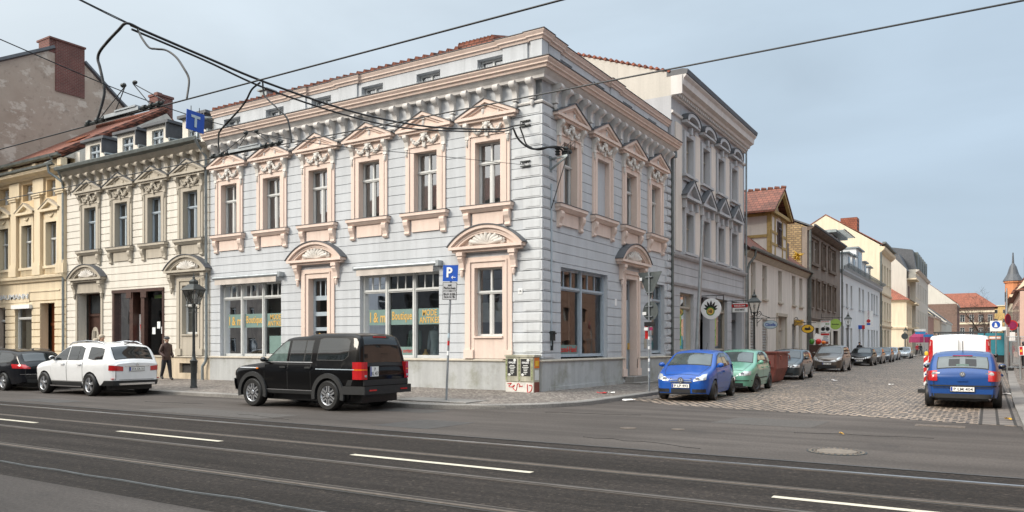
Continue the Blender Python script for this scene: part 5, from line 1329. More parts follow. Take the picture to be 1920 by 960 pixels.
def car(label, cat, B, mats, loc, rz, group=None, lod=0, name='parked_car', **k):
    t = thing(name, label, cat, (*loc, 0), rz, group)
    body = ob('body', B.mesh(mats['paint']), t)
    hw = B.hw
    # underside and wheel wells
    u = MB().box(.25, B.L-.2, -hw+.30, hw-.30, .2, min(.75, B.zt(.3)-.05))
    for w in B.wheels: u.box(w-B.Ra-.02, w+B.Ra+.02, -hw+.24, hw-.24, .28, B.R+B.Ra-.02)
    u.build('underbody', m_ink, t)
    ty, ri = wheel_protos(B.R, k.get('tw', .22), k.get('rim', 'five'), k.get('rimmat', m_alloy))
    for w in B.wheels:
        for sg in (-1, 1):
            o = ob('wheel', ty, t, (w, sg*(hw-.115-k.get('win', 0)), B.R), 0 if sg < 0 else PI)
            if w == B.wheels[0] and k.get('steer'): o.rotation_euler = (0,0,(0 if sg < 0 else PI)+k['steer'])
            ob('rim', ri, o)
    gl = mats.get('glass', m_cargl)
    for name_, lo, hi, x0, x1 in k['side_windows']:
        for sg in (-1, 1):
            f = MB(); B.side(sg, lo, hi, x0, x1, .006, 12, 6, f); f.mi = 1; q1 = lambda q, d: q+d if isinstance(q, (int,float)) else [(a_, b_+d) for a_, b_ in q]; B.side(sg, q1(lo,-.018), q1(hi,.016), x0-.016, x1+.016, .003, 12, 6, f); o = f.build(name_, [mats.get('front_glass', gl) if x0 < 1.5 else gl, m_blackp], t, smooth=60)
    a, b = k['windshield']; f = MB(); B.topp(a, b, -.93, .93, .007, 10, 10, f); f.mi = 1; B.topp(a-.035, b+.03, -.97, .97, .0035, 10, 10, f); f.build('windshield', [gl, m_blackp], t, smooth=60)
    a, b, fr = k['rear_window'] or (0,0,0); f = MB(); B.topp(a, b, -fr, fr, .007, 8, 10, f); f.mi = 1; B.topp(a-.015, b+.02, -fr-.035, fr+.035, .0035, 8, 10, f); f.build('rear_window', [gl, m_blackp], t, smooth=60) if fr else None
    a = k['windshield'][0]
    for sg in (-1, 1): B.topp(.14, a-.06, sg*.82, sg*.84, .003, 12, 1, None, (sg*.90, sg*.92)).build('bonnet_gap', m_ink, t)
    B.topp(.12, .135, -.84, .84, .003, 1, 8).build('bonnet_gap', m_ink, t)
    zl = min(.52, B.belt[-1][1]*.55)
    for sg in (-1, 1): B.end('r', sg*.72*hw, sg*.735*hw, zl, B.zt(B.L)-.06, .004, 1, 4).build('tailgate_gap', m_ink, t)
    B.end('r', -.73*hw, .73*hw, zl, zl+.012, .004, 10, 1).build('tailgate_gap', m_ink, t)
    for lo, hi, x0, x1, hx in k.get('doors', ()):
        for sg in (-1, 1):
            d = MB(); B.side(sg, lo, hi, x0, x1, .0055, 12, 6, d); d.mi = 1; B.side(sg, lo-.012, hi, x0-.012, x1+.012, .002, 12, 6, d)
            o = d.build('door', [mats['paint'], m_ink], t, smooth=60)
            z = hi-.1; y = B.W(hx, z); MB().box(hx-.1, hx+.1, *sorted((sg*(y+.01), sg*(y+.05))), z-.02, z+.025).build('handle', mats.get('handle', mats['paint']), o)
    for y0, y1, z0, z1, z0b, z1b in k['headlights']:
        for sg in (-1, 1):
            o = B.end('f', sg*y0, sg*y1, z0, z1, .012, 8, 3, None, z0b, z1b).build('headlight', m_lens, t, smooth=60)
            yc = sg*(y0+(y1-y0)*.35); zc = (z0+z1)/2; MB().lathe([(min(.07,(z1-z0)*.42),-.002),(.05,-.008)], 14, (B.xe('f', yc, zc)-.012, yc, zc), 'x').build('reflector', m_alloy, o)
    for y0, y1, z0, z1, z0b, z1b in k['taillights']:
        for sg in (-1, 1): B.end('r', sg*y0, sg*y1, z0, z1, .012, 8, 3, None, z0b, z1b).build('taillight', m_red, t, smooth=60)
    for nm, e, y0, y1, z0, z1, off, mt in k.get('ends', ()):
        B.end(e, y0, y1, z0, z1, off, 14, 3).build(nm, mt, t, smooth=60)
    for nm, lo, hi, x0, x1, off, mt in k.get('strips', ()):
        for sg in (-1, 1): B.side(sg, lo, hi, x0, x1, off, 8, 3).build(nm, mt, t, smooth=60)
    mx, mz = k['mirror']
    mm_ = MB().ball((0,0,0), .09, .11, .075, 10, 6).box(-.02,.04,-.14,-.05,-.05,-.02)
    for sg in (-1, 1):
        y = B.W(mx, mz)
        m = MB(); m.ball((0, sg*.12, .045), .06, .10, .07, 10, 6); m.box(-.03,.03,*sorted((0, sg*.07)),-.02,.03); m.mi = 1; m.ball((.035, sg*.12, .045), .035, .085, .056, 10, 6)
        m.build('wing_mirror', [mats.get('mirror', mats['paint']), m_cargl], t, (mx, sg*y, mz), smooth=60)
    return t

def roundel(root, loc, r, rz, kind, mat=m_chrome):
    m = MB()
    for i in range(20):
        a, b = 2*PI*i/20, 2*PI*(i+1)/20
        m.prism([(r*math.cos(a),r*math.sin(a)),(r*math.cos(b),r*math.sin(b)),(.8*r*math.cos(b),.8*r*math.sin(b)),(.8*r*math.cos(a),.8*r*math.sin(a))], 'y', -.012, 0)
    def st(x0, z0, x1, z1, w=.2):
        d = Vector((x1-x0, z1-z0)).normalized(); n = Vector((-d.y, d.x))*w*r/2
        m.prism([(x0*r+n.x,z0*r+n.y),(x0*r-n.x,z0*r-n.y),(x1*r-n.x,z1*r-n.y),(x1*r+n.x,z1*r+n.y)], 'y', -.012, 0)
    if kind == 'vw':
        for k in (-1, 1): st(k*.34,.80,0,.12); st(k*.78,.42,k*.32,-.78); st(k*.32,-.78,0,-.05)
    else:
        for a in (90, 210, 330): st(0,0,.9*math.cos(R(a)),.9*math.sin(R(a)),.16)
    if kind == 'vw':
        m.mi = 1; m.lathe([(r*.87,-.002),(.01,-.003)], 18, (0,0,0), 'y')
    return m.build('emblem', [mat, m_egrey], root, loc, rz)

# ---- black off-roader in the foreground
p_black = paint('black car paint', (.003,.003,.0035), .3, 0, .5, .06)
B = Body(4.72, .955, [(0,.78),(.04,.98),(.3,1.06),(1.2,1.16),(1.28,1.19),(1.95,1.77),(2.2,1.82),(2.7,1.84),(2.9,1.90),(4.2,1.89),(4.42,1.83),(4.5,1.62),(4.58,1.15),(4.62,1.0),(4.66,.9)], [(0,1.0),(1.2,1.14),(4.7,1.16)], [(0,.74),(.06,.84),(.25,.92),(.8,.95),(3.9,.95),(4.4,.92),(4.62,.86),(4.72,.83)], (.88,3.62), .375, .36, .25, .03, .07, [(0,.42),(.4,.36),(3.9,.36),(4.3,.42),(4.72,.45)], .07)
B.L = 4.66
lo = [(1.3,1.19),(3,1.20),(4.5,1.22)]
bs = car('black boxy off-roader parked at the kerb before the blue house', 'car', B, {'paint': p_black, 'mirror': m_blackp, 'handle': m_blackp, 'front_glass': plain('greenish car glass', (.09,.13,.12), .03, 0, .6, 2.5, 1.75)}, (-5.87,-5.73), 0, rim='double', tw=.26,
  side_windows=[('side_window', [(1.42,1.2),(2.12,1.2)], [(1.42,1.23),(1.98,1.70),(2.12,1.71)], 1.42, 2.12), ('side_window', 1.2, 1.72, 2.22, 2.72), ('side_window', 1.2, 1.72, 2.76, 2.98), ('rear_quarter_window', [(3.2,1.25),(4.1,1.25),(4.2,1.36)], [(3.2,1.74),(3.3,1.78),(4.1,1.77),(4.2,1.70)], 3.2, 4.2)],
  windshield=(1.3,1.93), rear_window=(4.425,4.58,.90), doors=[(.47,1.15,1.33,2.17,2.05),(.47,1.15,2.2,3.0,2.95)],
  headlights=[(.50,.86,.80,1.0,.80,1.0)], taillights=[],
  ends=[('grille','f',-.48,.48,.75,.95,.012,m_blackp), ('bumper','f',-.86,.86,.42,.72,.05,m_blackp), ('bumper','r',-.93,.93,.42,.62,.09,m_blackp), ('bumper_strip','r',-.92,.92,.63,.77,.03,m_blackp)],
  strips=[('sill_trim',.38,.47,1.4,3.05,.02,m_blackp), ('side_strip',1.01,1.035,.15,1.1,.012,m_alloy), ('side_strip',1.01,1.03,3.2,4.45,.012,m_wgrey), ('sill_line',.468,.485,1.4,3.05,.024,m_alloy), ('window_line',1.172,1.19,1.4,3.05,.008,m_alloy)], mirror=(1.38,1.2))
for sg in (-1, 1):
    lp = MB().prism([(4.40,sg*.915),(4.56,sg*.905),(4.66,sg*.875),(4.70,sg*.82),(4.70,sg*.715),(4.40,sg*.715)], 'z', .78, 1.20).build('taillight', m_red, bs)
    MB().prism([(4.702,sg*.74),(4.702,sg*.81),(4.71,sg*.81),(4.71,sg*.74)], 'z', .84, .89).build('reverse_lens', m_lens, lp); MB().prism([(4.42,sg*.9175),(4.56,sg*.9085),(4.66,sg*.8785),(4.703,sg*.82),(4.703,sg*.72),(4.6,sg*.72)], 'z', 1.0, 1.03).build('indicator_strip', m_orangl, lp)
for w in B.wheels:
    for sg in (-1, 1):
        a = MB(); rows = []
        for i in range(19):
            th = R(-12+204*i/18); rows.append([(w-r*math.cos(th), sg*(.945+o), .375+r*math.sin(th)) for r, o in ((.43,-.12),(.43,.035),(.54,.035),(.55,-.01))])
        a.grid(rows).build('wheel_arch', m_blackp, bs, smooth=40)
plate(bs, 'P\nKL 457', 4.655, -.42, .97, .30, .24, PI/2, 0, 2)
for sg in (-1, 1): MB().box(4.72,4.765,*sorted((sg*.45,sg*.7)),.50,.535).build('reflector', m_red, bs)
MB().box(4.40,4.47,-.22,.22,1.80,1.83).build('brake_light', m_red, bs); MB().box(-.01,.06,*(-.97,-.93),.99,1.03).build('indicator', m_orangl, bs, (1.05,0,0))

# ---- white off-roader with rear lamps
p_white = paint('white car paint', (.70,.71,.72), .3)
B = Body(4.62, .95, [(0,.72),(.05,.90),(.35,1.02),(1.15,1.13),(1.25,1.16),(2.0,1.60),(2.3,1.68),(2.9,1.70),(3.7,1.66),(4.1,1.60),(4.25,1.50),(4.46,1.16),(4.56,1.10),(4.60,1.02)], [(0,.95),(1.2,1.08),(4.6,1.12)], [(0,.62),(.08,.76),(.3,.88),(.8,.94),(3.7,.94),(4.2,.90),(4.5,.80),(4.62,.70)], (.86,3.57), .36, .32, .30, .04, .06, [(0,.30),(.5,.28),(3.9,.34),(4.62,.40)], .1)
ws = car('white off-roader with red rear lamps parked left of the street lamp', 'car', B, {'paint': p_white}, (-16.22,-5.75), 0, rim='five', tw=.25,
  side_windows=[('side_window', [(1.4,1.13),(2.25,1.15)], [(1.4,1.16),(1.98,1.50),(2.25,1.56)], 1.4, 2.2), ('side_window', 1.15, [(2.27,1.565),(2.95,1.575)], 2.27, 2.82), ('side_window', [(2.86,1.15),(3.12,1.17)], [(2.86,1.57),(3.12,1.5)], 2.86, 3.1), ('rear_quarter_window', [(3.45,1.2),(3.7,1.16),(4.15,1.18)], [(3.4,1.55),(4.0,1.51),(4.15,1.47)], 3.42, 4.14)],
  windshield=(1.28,1.98), rear_window=(4.2,4.47,.93), doors=[(.46,1.1,1.3,2.22,2.02),(.46,1.1,2.26,3.15,3.0)],
  headlights=[(.42,.80,.70,.88,.74,.94)], taillights=[(.46,.82,.80,.94,.82,.985)],
  ends=[('grille','f',-.38,.38,.55,.85,.012,m_blackp), ('bumper','r',-.86,.86,.34,.50,.03,m_blackp), ('skid_plate','r',-.6,.6,.36,.42,.045,m_chrome), ('chrome_strip','r',-.42,.42,.94,.96,.02,m_chrome)],
  strips=[('sill_trim',.30,.44,1.3,3.1,.012,m_blackp), ('running_board',.27,.31,1.25,3.1,.07,m_chrome)], mirror=(1.5,1.16), handle=m_chrome)
plate(ws, 'STA CA 16', 4.63, 0, .86, .50, .115, PI/2)
roundel(ws, (4.64,0,1.0), .045, PI/2, 'star')
for sg in (-1, 1):
    MB().tube([(1.95,sg*.66,1.60),(2.15,sg*.67,1.70),(2.9,sg*.68,1.76),(3.6,sg*.66,1.73),(3.9,sg*.64,1.65)], .018, 6).build('roof_rail', m_chrome, ws)
    MB().box(4.52,4.58,*sorted((sg*.5,sg*.8)),.545,.57).build('reflector', m_red, ws)
    MB().ball((4.5,sg*.52,.37), .06, .14, .04).build('exhaust', m_chrome, ws)
MB().tube([(4.1,-.1,1.63),(4.32,.2,1.78)], .012, 5).build('aerial', m_blackp, ws); MB().ball((3.85,0,1.68), .09, .04, .05).build('roof_fin', p_white, ws)

# ---- black estate at the left edge
p_blk2 = paint('dark blue black paint', (.005,.006,.009), .3, 0, .5, .08)
B = Body(4.75, .90, [(0,.58),(.06,.72),(.4,.82),(1.3,.95),(1.42,.99),(2.15,1.38),(2.5,1.44),(3.3,1.45),(4.0,1.40),(4.25,1.33),(4.5,1.04),(4.62,.94),(4.7,.85)], [(0,.78),(1.3,.92),(4.7,.98)], [(0,.55),(.08,.70),(.3,.82),(.8,.88),(3.7,.88),(4.2,.85),(4.6,.76),(4.75,.66)], (.85,3.65), .325, .24, .33, .04)
be = car('black estate car cut off by the left edge of the picture', 'car', B, {'paint': p_blk2}, (-21.85,-5.75), 0,
  side_windows=[('side_window', .97, [(1.6,1.0),(2.15,1.3),(2.4,1.36)], 1.6, 2.4), ('side_window', .98, 1.36, 2.45, 3.15), ('rear_quarter_window', [(3.2,.98),(4.0,1.02),(4.15,1.12)], [(3.2,1.36),(3.9,1.33),(4.15,1.24)], 3.2, 4.15)],
  windshield=(1.45,2.12), rear_window=(4.27,4.52,.90), doors=[(.36,.94,1.45,2.42,2.3),(.36,.94,2.46,3.3,3.15)],
  headlights=[(.4,.76,.58,.70,.60,.72)], taillights=[(.5,.84,.78,.92,.80,.95)], ends=[('bumper_insert','r',-.6,.6,.3,.42,.02,m_blackp), ('chrome_strip','r',-.75,.75,.585,.60,.015,m_chrome)], mirror=(1.6,.98))
plate(be, 'P XN 71', 4.715, 0, .70, .50, .11, PI/2)
for sg in (-1, 1): MB().tube([(2.0,sg*.6,1.42),(2.8,sg*.62,1.5),(3.9,sg*.6,1.45)], .015, 5).build('roof_rail', m_blackp, be)
MB().ball((3.9,0,1.43), .09, .035, .06).build('roof_fin', p_blk2, be)

# ---- small hatchbacks on the side street
def hatch(L, hw, H, wb, fo, Rw):
    k = H/1.46
    return Body(L, hw, [(0,.56*k),(.05,.70*k),(.30,.83*k),(.82,.97*k),(.92,1.0*k),(1.55,1.36*k),(1.85,1.43*k),(2.5,1.455*k),(L-.75,1.41*k),(L-.42,1.33*k),(L-.13,1.02*k),(L-.05,.92*k),(L,.84*k)], [(0,.74*k),(.9,.94*k),(L,.98*k)], [(0,.50*hw/.83),(.06,.63*hw/.83),(.22,.75*hw/.83),(.6,.81*hw/.83),(1.2,hw*.985),(L-1,hw*.985),(L-.3,.92*hw),(L-.06,.83*hw),(L,.76*hw)], (fo,fo+wb), Rw, .22, .33, .04, .055, [(0,.24),(.4,.19),(L-.5,.22),(L,.32)], .09)
p_bluec = paint('bright blue car paint', (.006,.072,.34), .35, 0, .5, .3)
p_blued = paint('deep blue car paint', (.008,.055,.22), .35, 0, .5, .3)
B = hatch(3.82, .83, 1.45, 2.42, .80, .30)
po = car('bright blue hatchback facing the camera at the start of the side street', 'car', B, {'paint': p_bluec, 'glass': m_carglc}, (4.03,.95), PI/2+R(4), rim='steel', rimmat=m_steelw, tw=.2,
  side_windows=[('side_window', .97, [(1.12,.99),(1.55,1.27),(1.95,1.36)], 1.12, 1.98), ('rear_quarter_window', [(2.04,.98),(2.9,1.02)], [(2.04,1.37),(2.6,1.36),(2.9,1.22)], 2.04, 2.9)],
  windshield=(.94,1.53), rear_window=(3.43,3.68,.88), doors=[(.34,.93,1.0,2.0,1.85)],
  headlights=[(.36,.69,.575,.72,.63,.80)], taillights=[(.56,.78,.75,1.0,.75,1.02)],
  ends=[('grille','f',-.32,.32,.545,.665,.012,m_ink), ('lower_grille','f',-.28,.28,.245,.36,.012,m_ink), ('lower_grille','f',.33,.68,.26,.36,.012,m_ink), ('lower_grille','f',-.68,-.33,.26,.36,.012,m_ink), ('lower_lip','f',-.68,.68,.20,.225,.012,m_blackp)],
  strips=[('side_strip',.50,.55,1.05,2.9,.012,p_bluec)], mirror=(1.12,.98))
plate(po, 'P LP 492', -.018, 0, .45, .50, .11, -PI/2); roundel(po, (-.022,0,.61), .085, -PI/2, 'vw')
for z in (.58,.625): MB().box(-.018,-.012,-.30,.30,z-.005,z+.005).build('grille_bar', m_wgrey, po)
MB().tube([(.93,-.35,1.03),(1.0,.1,1.07)], .01, 5).tube([(.93,.15,1.02),(1.0,.5,1.07)], .01, 5).build('wiper', m_blackp, po)
MB().tube([(3.0,0,1.43),(3.25,0,1.68)], .008, 5).build('aerial', m_blackp, po)
p_mint = paint('mint green car paint', (.12,.34,.24), .3)
B = hatch(3.95, .82, 1.45, 2.46, .82, .30)
gr = car('mint green hatchback parked behind the bright blue car', 'car', B, {'paint': p_mint, 'glass': m_carglc}, (4.0,5.75), PI/2+R(3), rim='steel', rimmat=m_steelw, tw=.2, steer=R(-20),
  side_windows=[('side_window', .97, [(1.12,.99),(1.55,1.27),(1.95,1.36)], 1.12, 1.9), ('side_window', .98, 1.36, 1.95, 2.6), ('rear_quarter_window', 1.0, [(2.66,1.34),(3.0,1.22)], 2.66, 3.0)],
  windshield=(.94,1.53), rear_window=(3.55,3.8,.88), doors=[(.34,.93,1.0,1.92,1.8),(.34,.93,1.95,2.7,2.6)],
  headlights=[(.36,.72,.58,.72,.60,.74)], taillights=[(.56,.78,.75,1.0,.75,1.02)],
  ends=[('grille','f',-.32,.32,.56,.68,.012,m_chrome), ('bumper_strip','f',-.74,.74,.40,.43,.014,m_blackp), ('lower_grille','f',-.5,.5,.24,.34,.012,m_blackp)], strips=[('side_strip',.46,.50,1.05,2.7,.012,m_blackp)], mirror=(1.12,.98))
plate(gr, 'P GS 118', -.018, 0, .48, .5, .11, -PI/2)
p_petrol = paint('dark petrol car paint', (.010,.024,.034), .3)
B = hatch(4.3, .86, 1.43, 2.5, .88, .31)
sk = car('dark petrol hatchback parked behind the red skip', 'car', B, {'paint': p_petrol}, (3.35,16.7), PI/2+R(2), rim='five', tw=.2,
  side_windows=[('side_window', .95, [(1.12,.97),(1.55,1.25),(1.95,1.34)], 1.12, 1.95), ('side_window', .96, 1.34, 2.0, 2.75), ('rear_quarter_window', .98, [(2.8,1.33),(3.3,1.2)], 2.8, 3.3)],
  windshield=(.94,1.53), rear_window=(3.9,4.15,.88), doors=[(.34,.91,1.0,1.98,1.85),(.34,.91,2.0,2.8,2.65)], headlights=[(.36,.76,.57,.70,.58,.72)], taillights=[(.56,.78,.75,1.0,.75,1.02)],
  ends=[('grille','f',-.32,.32,.55,.67,.012,m_chrome), ('lower_grille','f',-.5,.5,.24,.34,.012,m_blackp)], mirror=(1.12,.96))
p_bronze = paint('bronze brown car paint', (.085,.068,.056), .3, .3)
B = hatch(4.25, .88, 1.62, 2.6, .88, .33)
opl = car('bronze brown compact van with chrome grille parked in the side street', 'car', B, {'paint': p_bronze}, (3.15,29.6), PI/2, rim='five', tw=.2,
  side_windows=[('side_window', 1.08, [(1.12,1.1),(1.55,1.42),(1.95,1.5)], 1.12, 1.95), ('side_window', 1.08, 1.5, 2.0, 2.8), ('rear_quarter_window', 1.1, [(2.85,1.5),(3.4,1.34)], 2.85, 3.4)],
  windshield=(.90,1.53), rear_window=(3.85,4.1,.88), doors=[(.36,1.02,1.0,1.98,1.85),(.36,1.02,2.0,2.85,2.7)], headlights=[(.42,.80,.62,.80,.72,.94)], taillights=[(.56,.78,.8,1.1,.8,1.12)],
  ends=[('grille','f',-.42,.42,.60,.72,.012,m_chrome), ('lower_grille','f',-.55,.55,.24,.40,.012,m_blackp)], mirror=(1.12,1.09))
plate(opl, 'P OV 184', -.018, 0, .50, .5, .11, -PI/2)
def saloon(label, paint_m, loc, rz=PI/2, hw=.88):
    B = Body(4.55, hw, [(0,.58),(.05,.70),(.35,.80),(1.2,.93),(1.35,.97),(2.05,1.36),(2.4,1.42),(3.0,1.40),(3.35,1.30),(3.85,1.02),(4.4,.97),(4.5,.9)], [(0,.76),(1.3,.92),(4.5,.95)], [(0,.52),(.06,.66),(.25,.79),(.8,.86),(3.7,.86),(4.3,.8),(4.5,.7)], (.82,3.55), .32, .22, .33, .04)
    B.L = 4.5
    return car(label, 'car', B, {'paint': paint_m}, loc, rz, group='cars parked along the left kerb of the side street', rim='five', tw=.2,
      side_windows=[('side_window', .94, [(1.5,.96),(2.05,1.26),(2.3,1.32)], 1.5, 2.35), ('side_window', .95, [(2.4,1.33),(3.0,1.31),(3.35,1.16)], 2.4, 3.3)],
      windshield=(1.38,2.02), rear_window=(3.4,3.83,.88), doors=[(.34,.9,1.4,2.37,2.2),(.34,.9,2.4,3.3,3.1)], headlights=[(.40,.78,.58,.70,.62,.76)], taillights=[(.5,.76,.75,.9,.75,.92)],
      ends=[('grille','f',-.34,.34,.48,.66,.012,m_chrome), ('lower_grille','f',-.55,.55,.24,.34,.012,m_blackp)], mirror=(1.5,.96))
mz = saloon('black saloon with bright grille behind the bronze brown car', p_black, (2.9,45.3))
plate(mz, 'P MB 212', -.018, 0, .42, .5, .11, -PI/2)
p_silver = paint('silver car paint', (.34,.37,.40), .3, .5)
p_graph = paint('graphite car paint', (.06,.068,.08), .3, .3)
saloon('graphite grey saloon just behind the black saloon in the far row', p_graph, (2.8,52.5))
saloon('dark blue grey saloon in the middle of the far row of parked cars', paint('blue grey car paint', (.05,.065,.085), .3, .3), (2.75,60.5))
saloon('silver saloon second from the far end of the parked row', p_silver, (2.3,72.0))
saloon('pale silver car at the far end of the parked row', paint('pale silver paint', (.48,.52,.55), .3, .4), (2.5,86.0))

# ---- blue hatchback seen from behind
B = hatch(4.1, .87, 1.44, 2.5, .86, .31)
go = car('deep blue hatchback seen from behind at the right kerb', 'car', B, {'paint': p_blued, 'glass': m_carglc}, (10.93,6.25), -PI/2+R(.6), rim='five', tw=.2,
  side_windows=[('side_window', .95, [(1.12,.97),(1.55,1.25),(1.95,1.34)], 1.12, 1.95), ('side_window', .96, 1.34, 2.0, 2.7), ('rear_quarter_window', .98, [(2.75,1.33),(3.1,1.2)], 2.75, 3.1)],
  windshield=(.94,1.53), rear_window=(3.68,3.965,.90), doors=[(.34,.91,1.0,1.98,1.85),(.34,.91,2.0,2.75,2.6)],
  headlights=[(.36,.76,.57,.70,.58,.72)], taillights=[(.555,.82,.705,.97,.70,.94)],
  ends=[('bumper_strip','r',-.80,.80,.565,.60,.02,m_blackp), ('lower_bumper','r',-.78,.78,.27,.38,.012,m_blackp)], mirror=(1.12,.97), mirrorm=m_blackp)
plate(go, 'P LM 404', 4.118, 0, .50, .52, .11, PI/2); roundel(go, (4.095,0,.88), .06, PI/2, 'vw')
MB().box(4.09,4.115,-.11,.11,.695,.73).build('boot_handle', p_blued, go); MB().tube([(3.99,-.05,.99),(3.96,.35,1.0)], .014, 5).build('rear_wiper', m_blackp, go)
MB().tube([(3.2,0,1.42),(3.42,0,1.72)], .010, 5).build('aerial', m_blackp, go); MB().box(3.66,3.70,-.22,.22,1.335,1.35).build('brake_light', m_red, go)
for sg in (-1, 1):
    MB().lathe([(.055,0),(.02,.01)], 14, (4.075,sg*.63,.88), 'x').build('reverse_lamp', m_lens, go)
    B.topp(3.72,3.94,sg*.30-.20,sg*.30+.20,.0075,4,6).build('headrest', m_ink, go)
st = text_mesh('200', .16, .08, m_ink, .001); MB().box(3.9,3.905,-.14,.14,1.03,1.16).build('window_sticker', m_teal, go, (.035,0,-.03)); 
MB().box(4.085,4.09,.50,.66,.885,.91).build('badge', m_chrome, go, (-.02,0,0)); MB().box(4.085,4.09,-.64,-.5,.885,.92).build('sticker', m_signw, go, (-.02,0,0))

# ---- white van in front of it
B = Body(4.75, .955, [(0,.7),(.05,.92),(.5,1.1),(1.0,1.24),(1.1,1.28),(1.75,1.82),(2.1,1.90),(4.3,1.93),(4.6,1.90),(4.68,1.80),(4.73,1.0),(4.75,.8)], [(0,.95),(1.1,1.15),(4.75,1.15)], [(0,.7),(.1,.84),(.4,.93),(.9,.95),(4.3,.95),(4.6,.93),(4.75,.88)], (.95,3.95), .34, .3, .10, .05, .06, None, .09)
vn = car('white panel van with tall red rear lamps ahead of the deep blue hatchback', 'van', B, {'paint': paint('white van paint', (.72,.73,.74), .35), 'mirror': m_blackp}, (10.72,13.1), -PI/2, rim='steel', rimmat=m_steelw, tw=.22,
  side_windows=[('side_window', 1.15, [(1.3,1.25),(1.75,1.68),(2.2,1.76)], 1.3, 2.2)], windshield=(1.12,1.74), rear_window=None, doors=[(.4,1.1,1.2,2.25,2.1)],
  headlights=[(.5,.86,.72,.95,.72,.98)], taillights=[(.73,.865,1.05,1.80,1.05,1.80)], ends=[('bumper','r',-.9,.9,.38,.58,.05,m_blackp)], mirror=(1.3,1.2))
MB().box(4.76,4.768,-.008,.008,.65,1.78).build('door_gap', m_ink, vn); MB().box(4.765,4.785,-.2,.05,1.02,1.06).build('handle', m_blackp, vn)
for sg in (-1, 1): B.end('r', sg*.74, sg*.87, .88, 1.04, .012, 6, 3).build('indicator', m_lens, vn)
r = MB().tube([(2.2,-.7,1.96),(2.2,-.7,2.03),(4.4,-.7,2.03),(4.4,-.7,1.96)], .02, 5).tube([(2.2,.7,1.96),(2.2,.7,2.03),(4.4,.7,2.03),(4.4,.7,1.96)], .02, 5)
for x in (2.4,3.3,4.2): r.tube([(x,-.75,2.04),(x,.75,2.04)], .02, 5)
r.build('roof_rack', m_blackp, vn)
# ---------------------------------------------------------------- overhead line
m_wire = plain('dark line wire', (.018,.019,.021), .5, .3, .1)
m_cable = plain('black cable sheath', (.012,.012,.013), .55, 0, .1)
def bez(P, n=6):
    """Catmull-Rom through points"""
    P = [Vector(p) for p in P]; Q_ = [P[0]*2-P[1]] + P + [P[-1]*2-P[-2]]; o = []
    for i in range(1, len(Q_)-2):
        for k in range(n):
            t = k/n; a, b, c, d = Q_[i-1], Q_[i], Q_[i+1], Q_[i+2]
            o.append(.5*((2*b)+(c-a)*t+(2*a-5*b+4*c-d)*t*t+(3*b-a-3*c+d)*t**3))
    o.append(P[-1]); return o
def wire(name, label, cat, pts, r, mat=m_wire, group=None, sm=True):
    return tag(MB().tube(bez(pts) if sm else pts, r, 6).build(name, mat, smooth=60), label, cat, group)
wire('contact_wire', 'upper tram contact wire that leaves the picture at the top middle', 'wire', [(-80,-13.4,5.15),(-20,-13.4,5.14),(0,-13.4,5.15),(25,-13.4,5.12)], .011, sm=False)
wire('contact_wire', 'lower tram contact wire running up to the top right corner of the picture', 'wire', [(-80,-10.6,5.28),(-20,-10.6,5.28),(0,-10.6,5.28),(25,-10.6,5.22)], .011, sm=False)
wire('span_wire', 'thin cross span wire from the lower wall anchor over both tram wires', 'wire', [(-.55,-.08,7.14),(-.4,-2.5,6.75),(-.3,-5.96,6.22),(-.3,-8.2,5.88),(-.3,-10.7,5.63),(-.2,-12.8,5.62),(-.1,-15.1,5.85),(0,-20,6.5),(.2,-34,8.4)], .008)
fp = [(-.55,-.10,8.38),(-.45,-.95,8.10),(-.2,-2.15,7.69),(0,-5.0,7.01),(0,-6.82,6.72),(0,-8.52,6.57),(0,-10.55,6.54),(0,-11.88,6.60),(0,-13.19,6.67),(0,-14.5,6.82),(0,-20,7.5),(.2,-34,9.6)]
t = thing('feeder_cable', 'thick double black feeder cable slung across the street to the house corner', 'cable', (0,0,0))
MB().tube(bez(fp[:9]), .022, 7).build('cable', m_cable, t, smooth=60)
MB().tube(bez([(p[0]+.03,p[1],p[2]-.075-(.05 if 2 < i < 6 else 0)) for i, p in enumerate(fp[1:9])]), .018, 7).build('cable', m_cable, t, smooth=60)
MB().tube(bez(fp), .009, 6).build('carrier_wire', m_wire, t)
MB().tube(bez([(p[0]-.07,p[1],p[2]+.05) for p in fp[8:]]), .008, 6).build('carrier_wire', m_wire, t)
MB().tube(bez([(-.45,-.95,8.06),(-.35,-.75,7.72),(-.1,-.42,7.5),(.2,.1,7.62),(.42,.45,7.60),(.45,.52,7.45)]), .03, 7).build('cable', m_cable, t, smooth=60)
MB().tube(bez([(-.48,-.5,8.2),(-.42,-.42,7.95),(-.3,-.38,7.65),(.0,-.2,7.5),(.25,.2,7.66),(.55,.5,7.62),(.62,.56,7.45)]), .024, 7).build('cable', m_cable, t, smooth=60)
wire('feeder_tap', 'long loop of black cable bulging left from the feeder to the upper tram wire', 'cable', [(.0,-13.0,6.66),(0.08,-13.3,6.64),(-0.15,-13.3,6.58),(-0.45,-13.3,6.46),(-0.66,-13.3,6.35),(-0.72,-13.3,6.24),(-0.66,-13.3,6.09),(-0.56,-13.3,5.8),(-0.55,-13.3,5.6),(-0.63,-13.38,5.17)], .022, m_cable)
wire('feeder_tap', 'thinner S shaped cable dropping right from the feeder to the upper tram wire', 'cable', [(0.05,-13.1,6.62),(0.31,-13.2,6.4),(0.5,-13.2,6.21),(0.68,-13.2,6.15),(0.93,-13.2,6.08),(1.17,-13.2,5.93),(1.49,-13.3,5.68),(1.62,-13.3,5.48),(1.70,-13.39,5.17)], .016, m_cable)
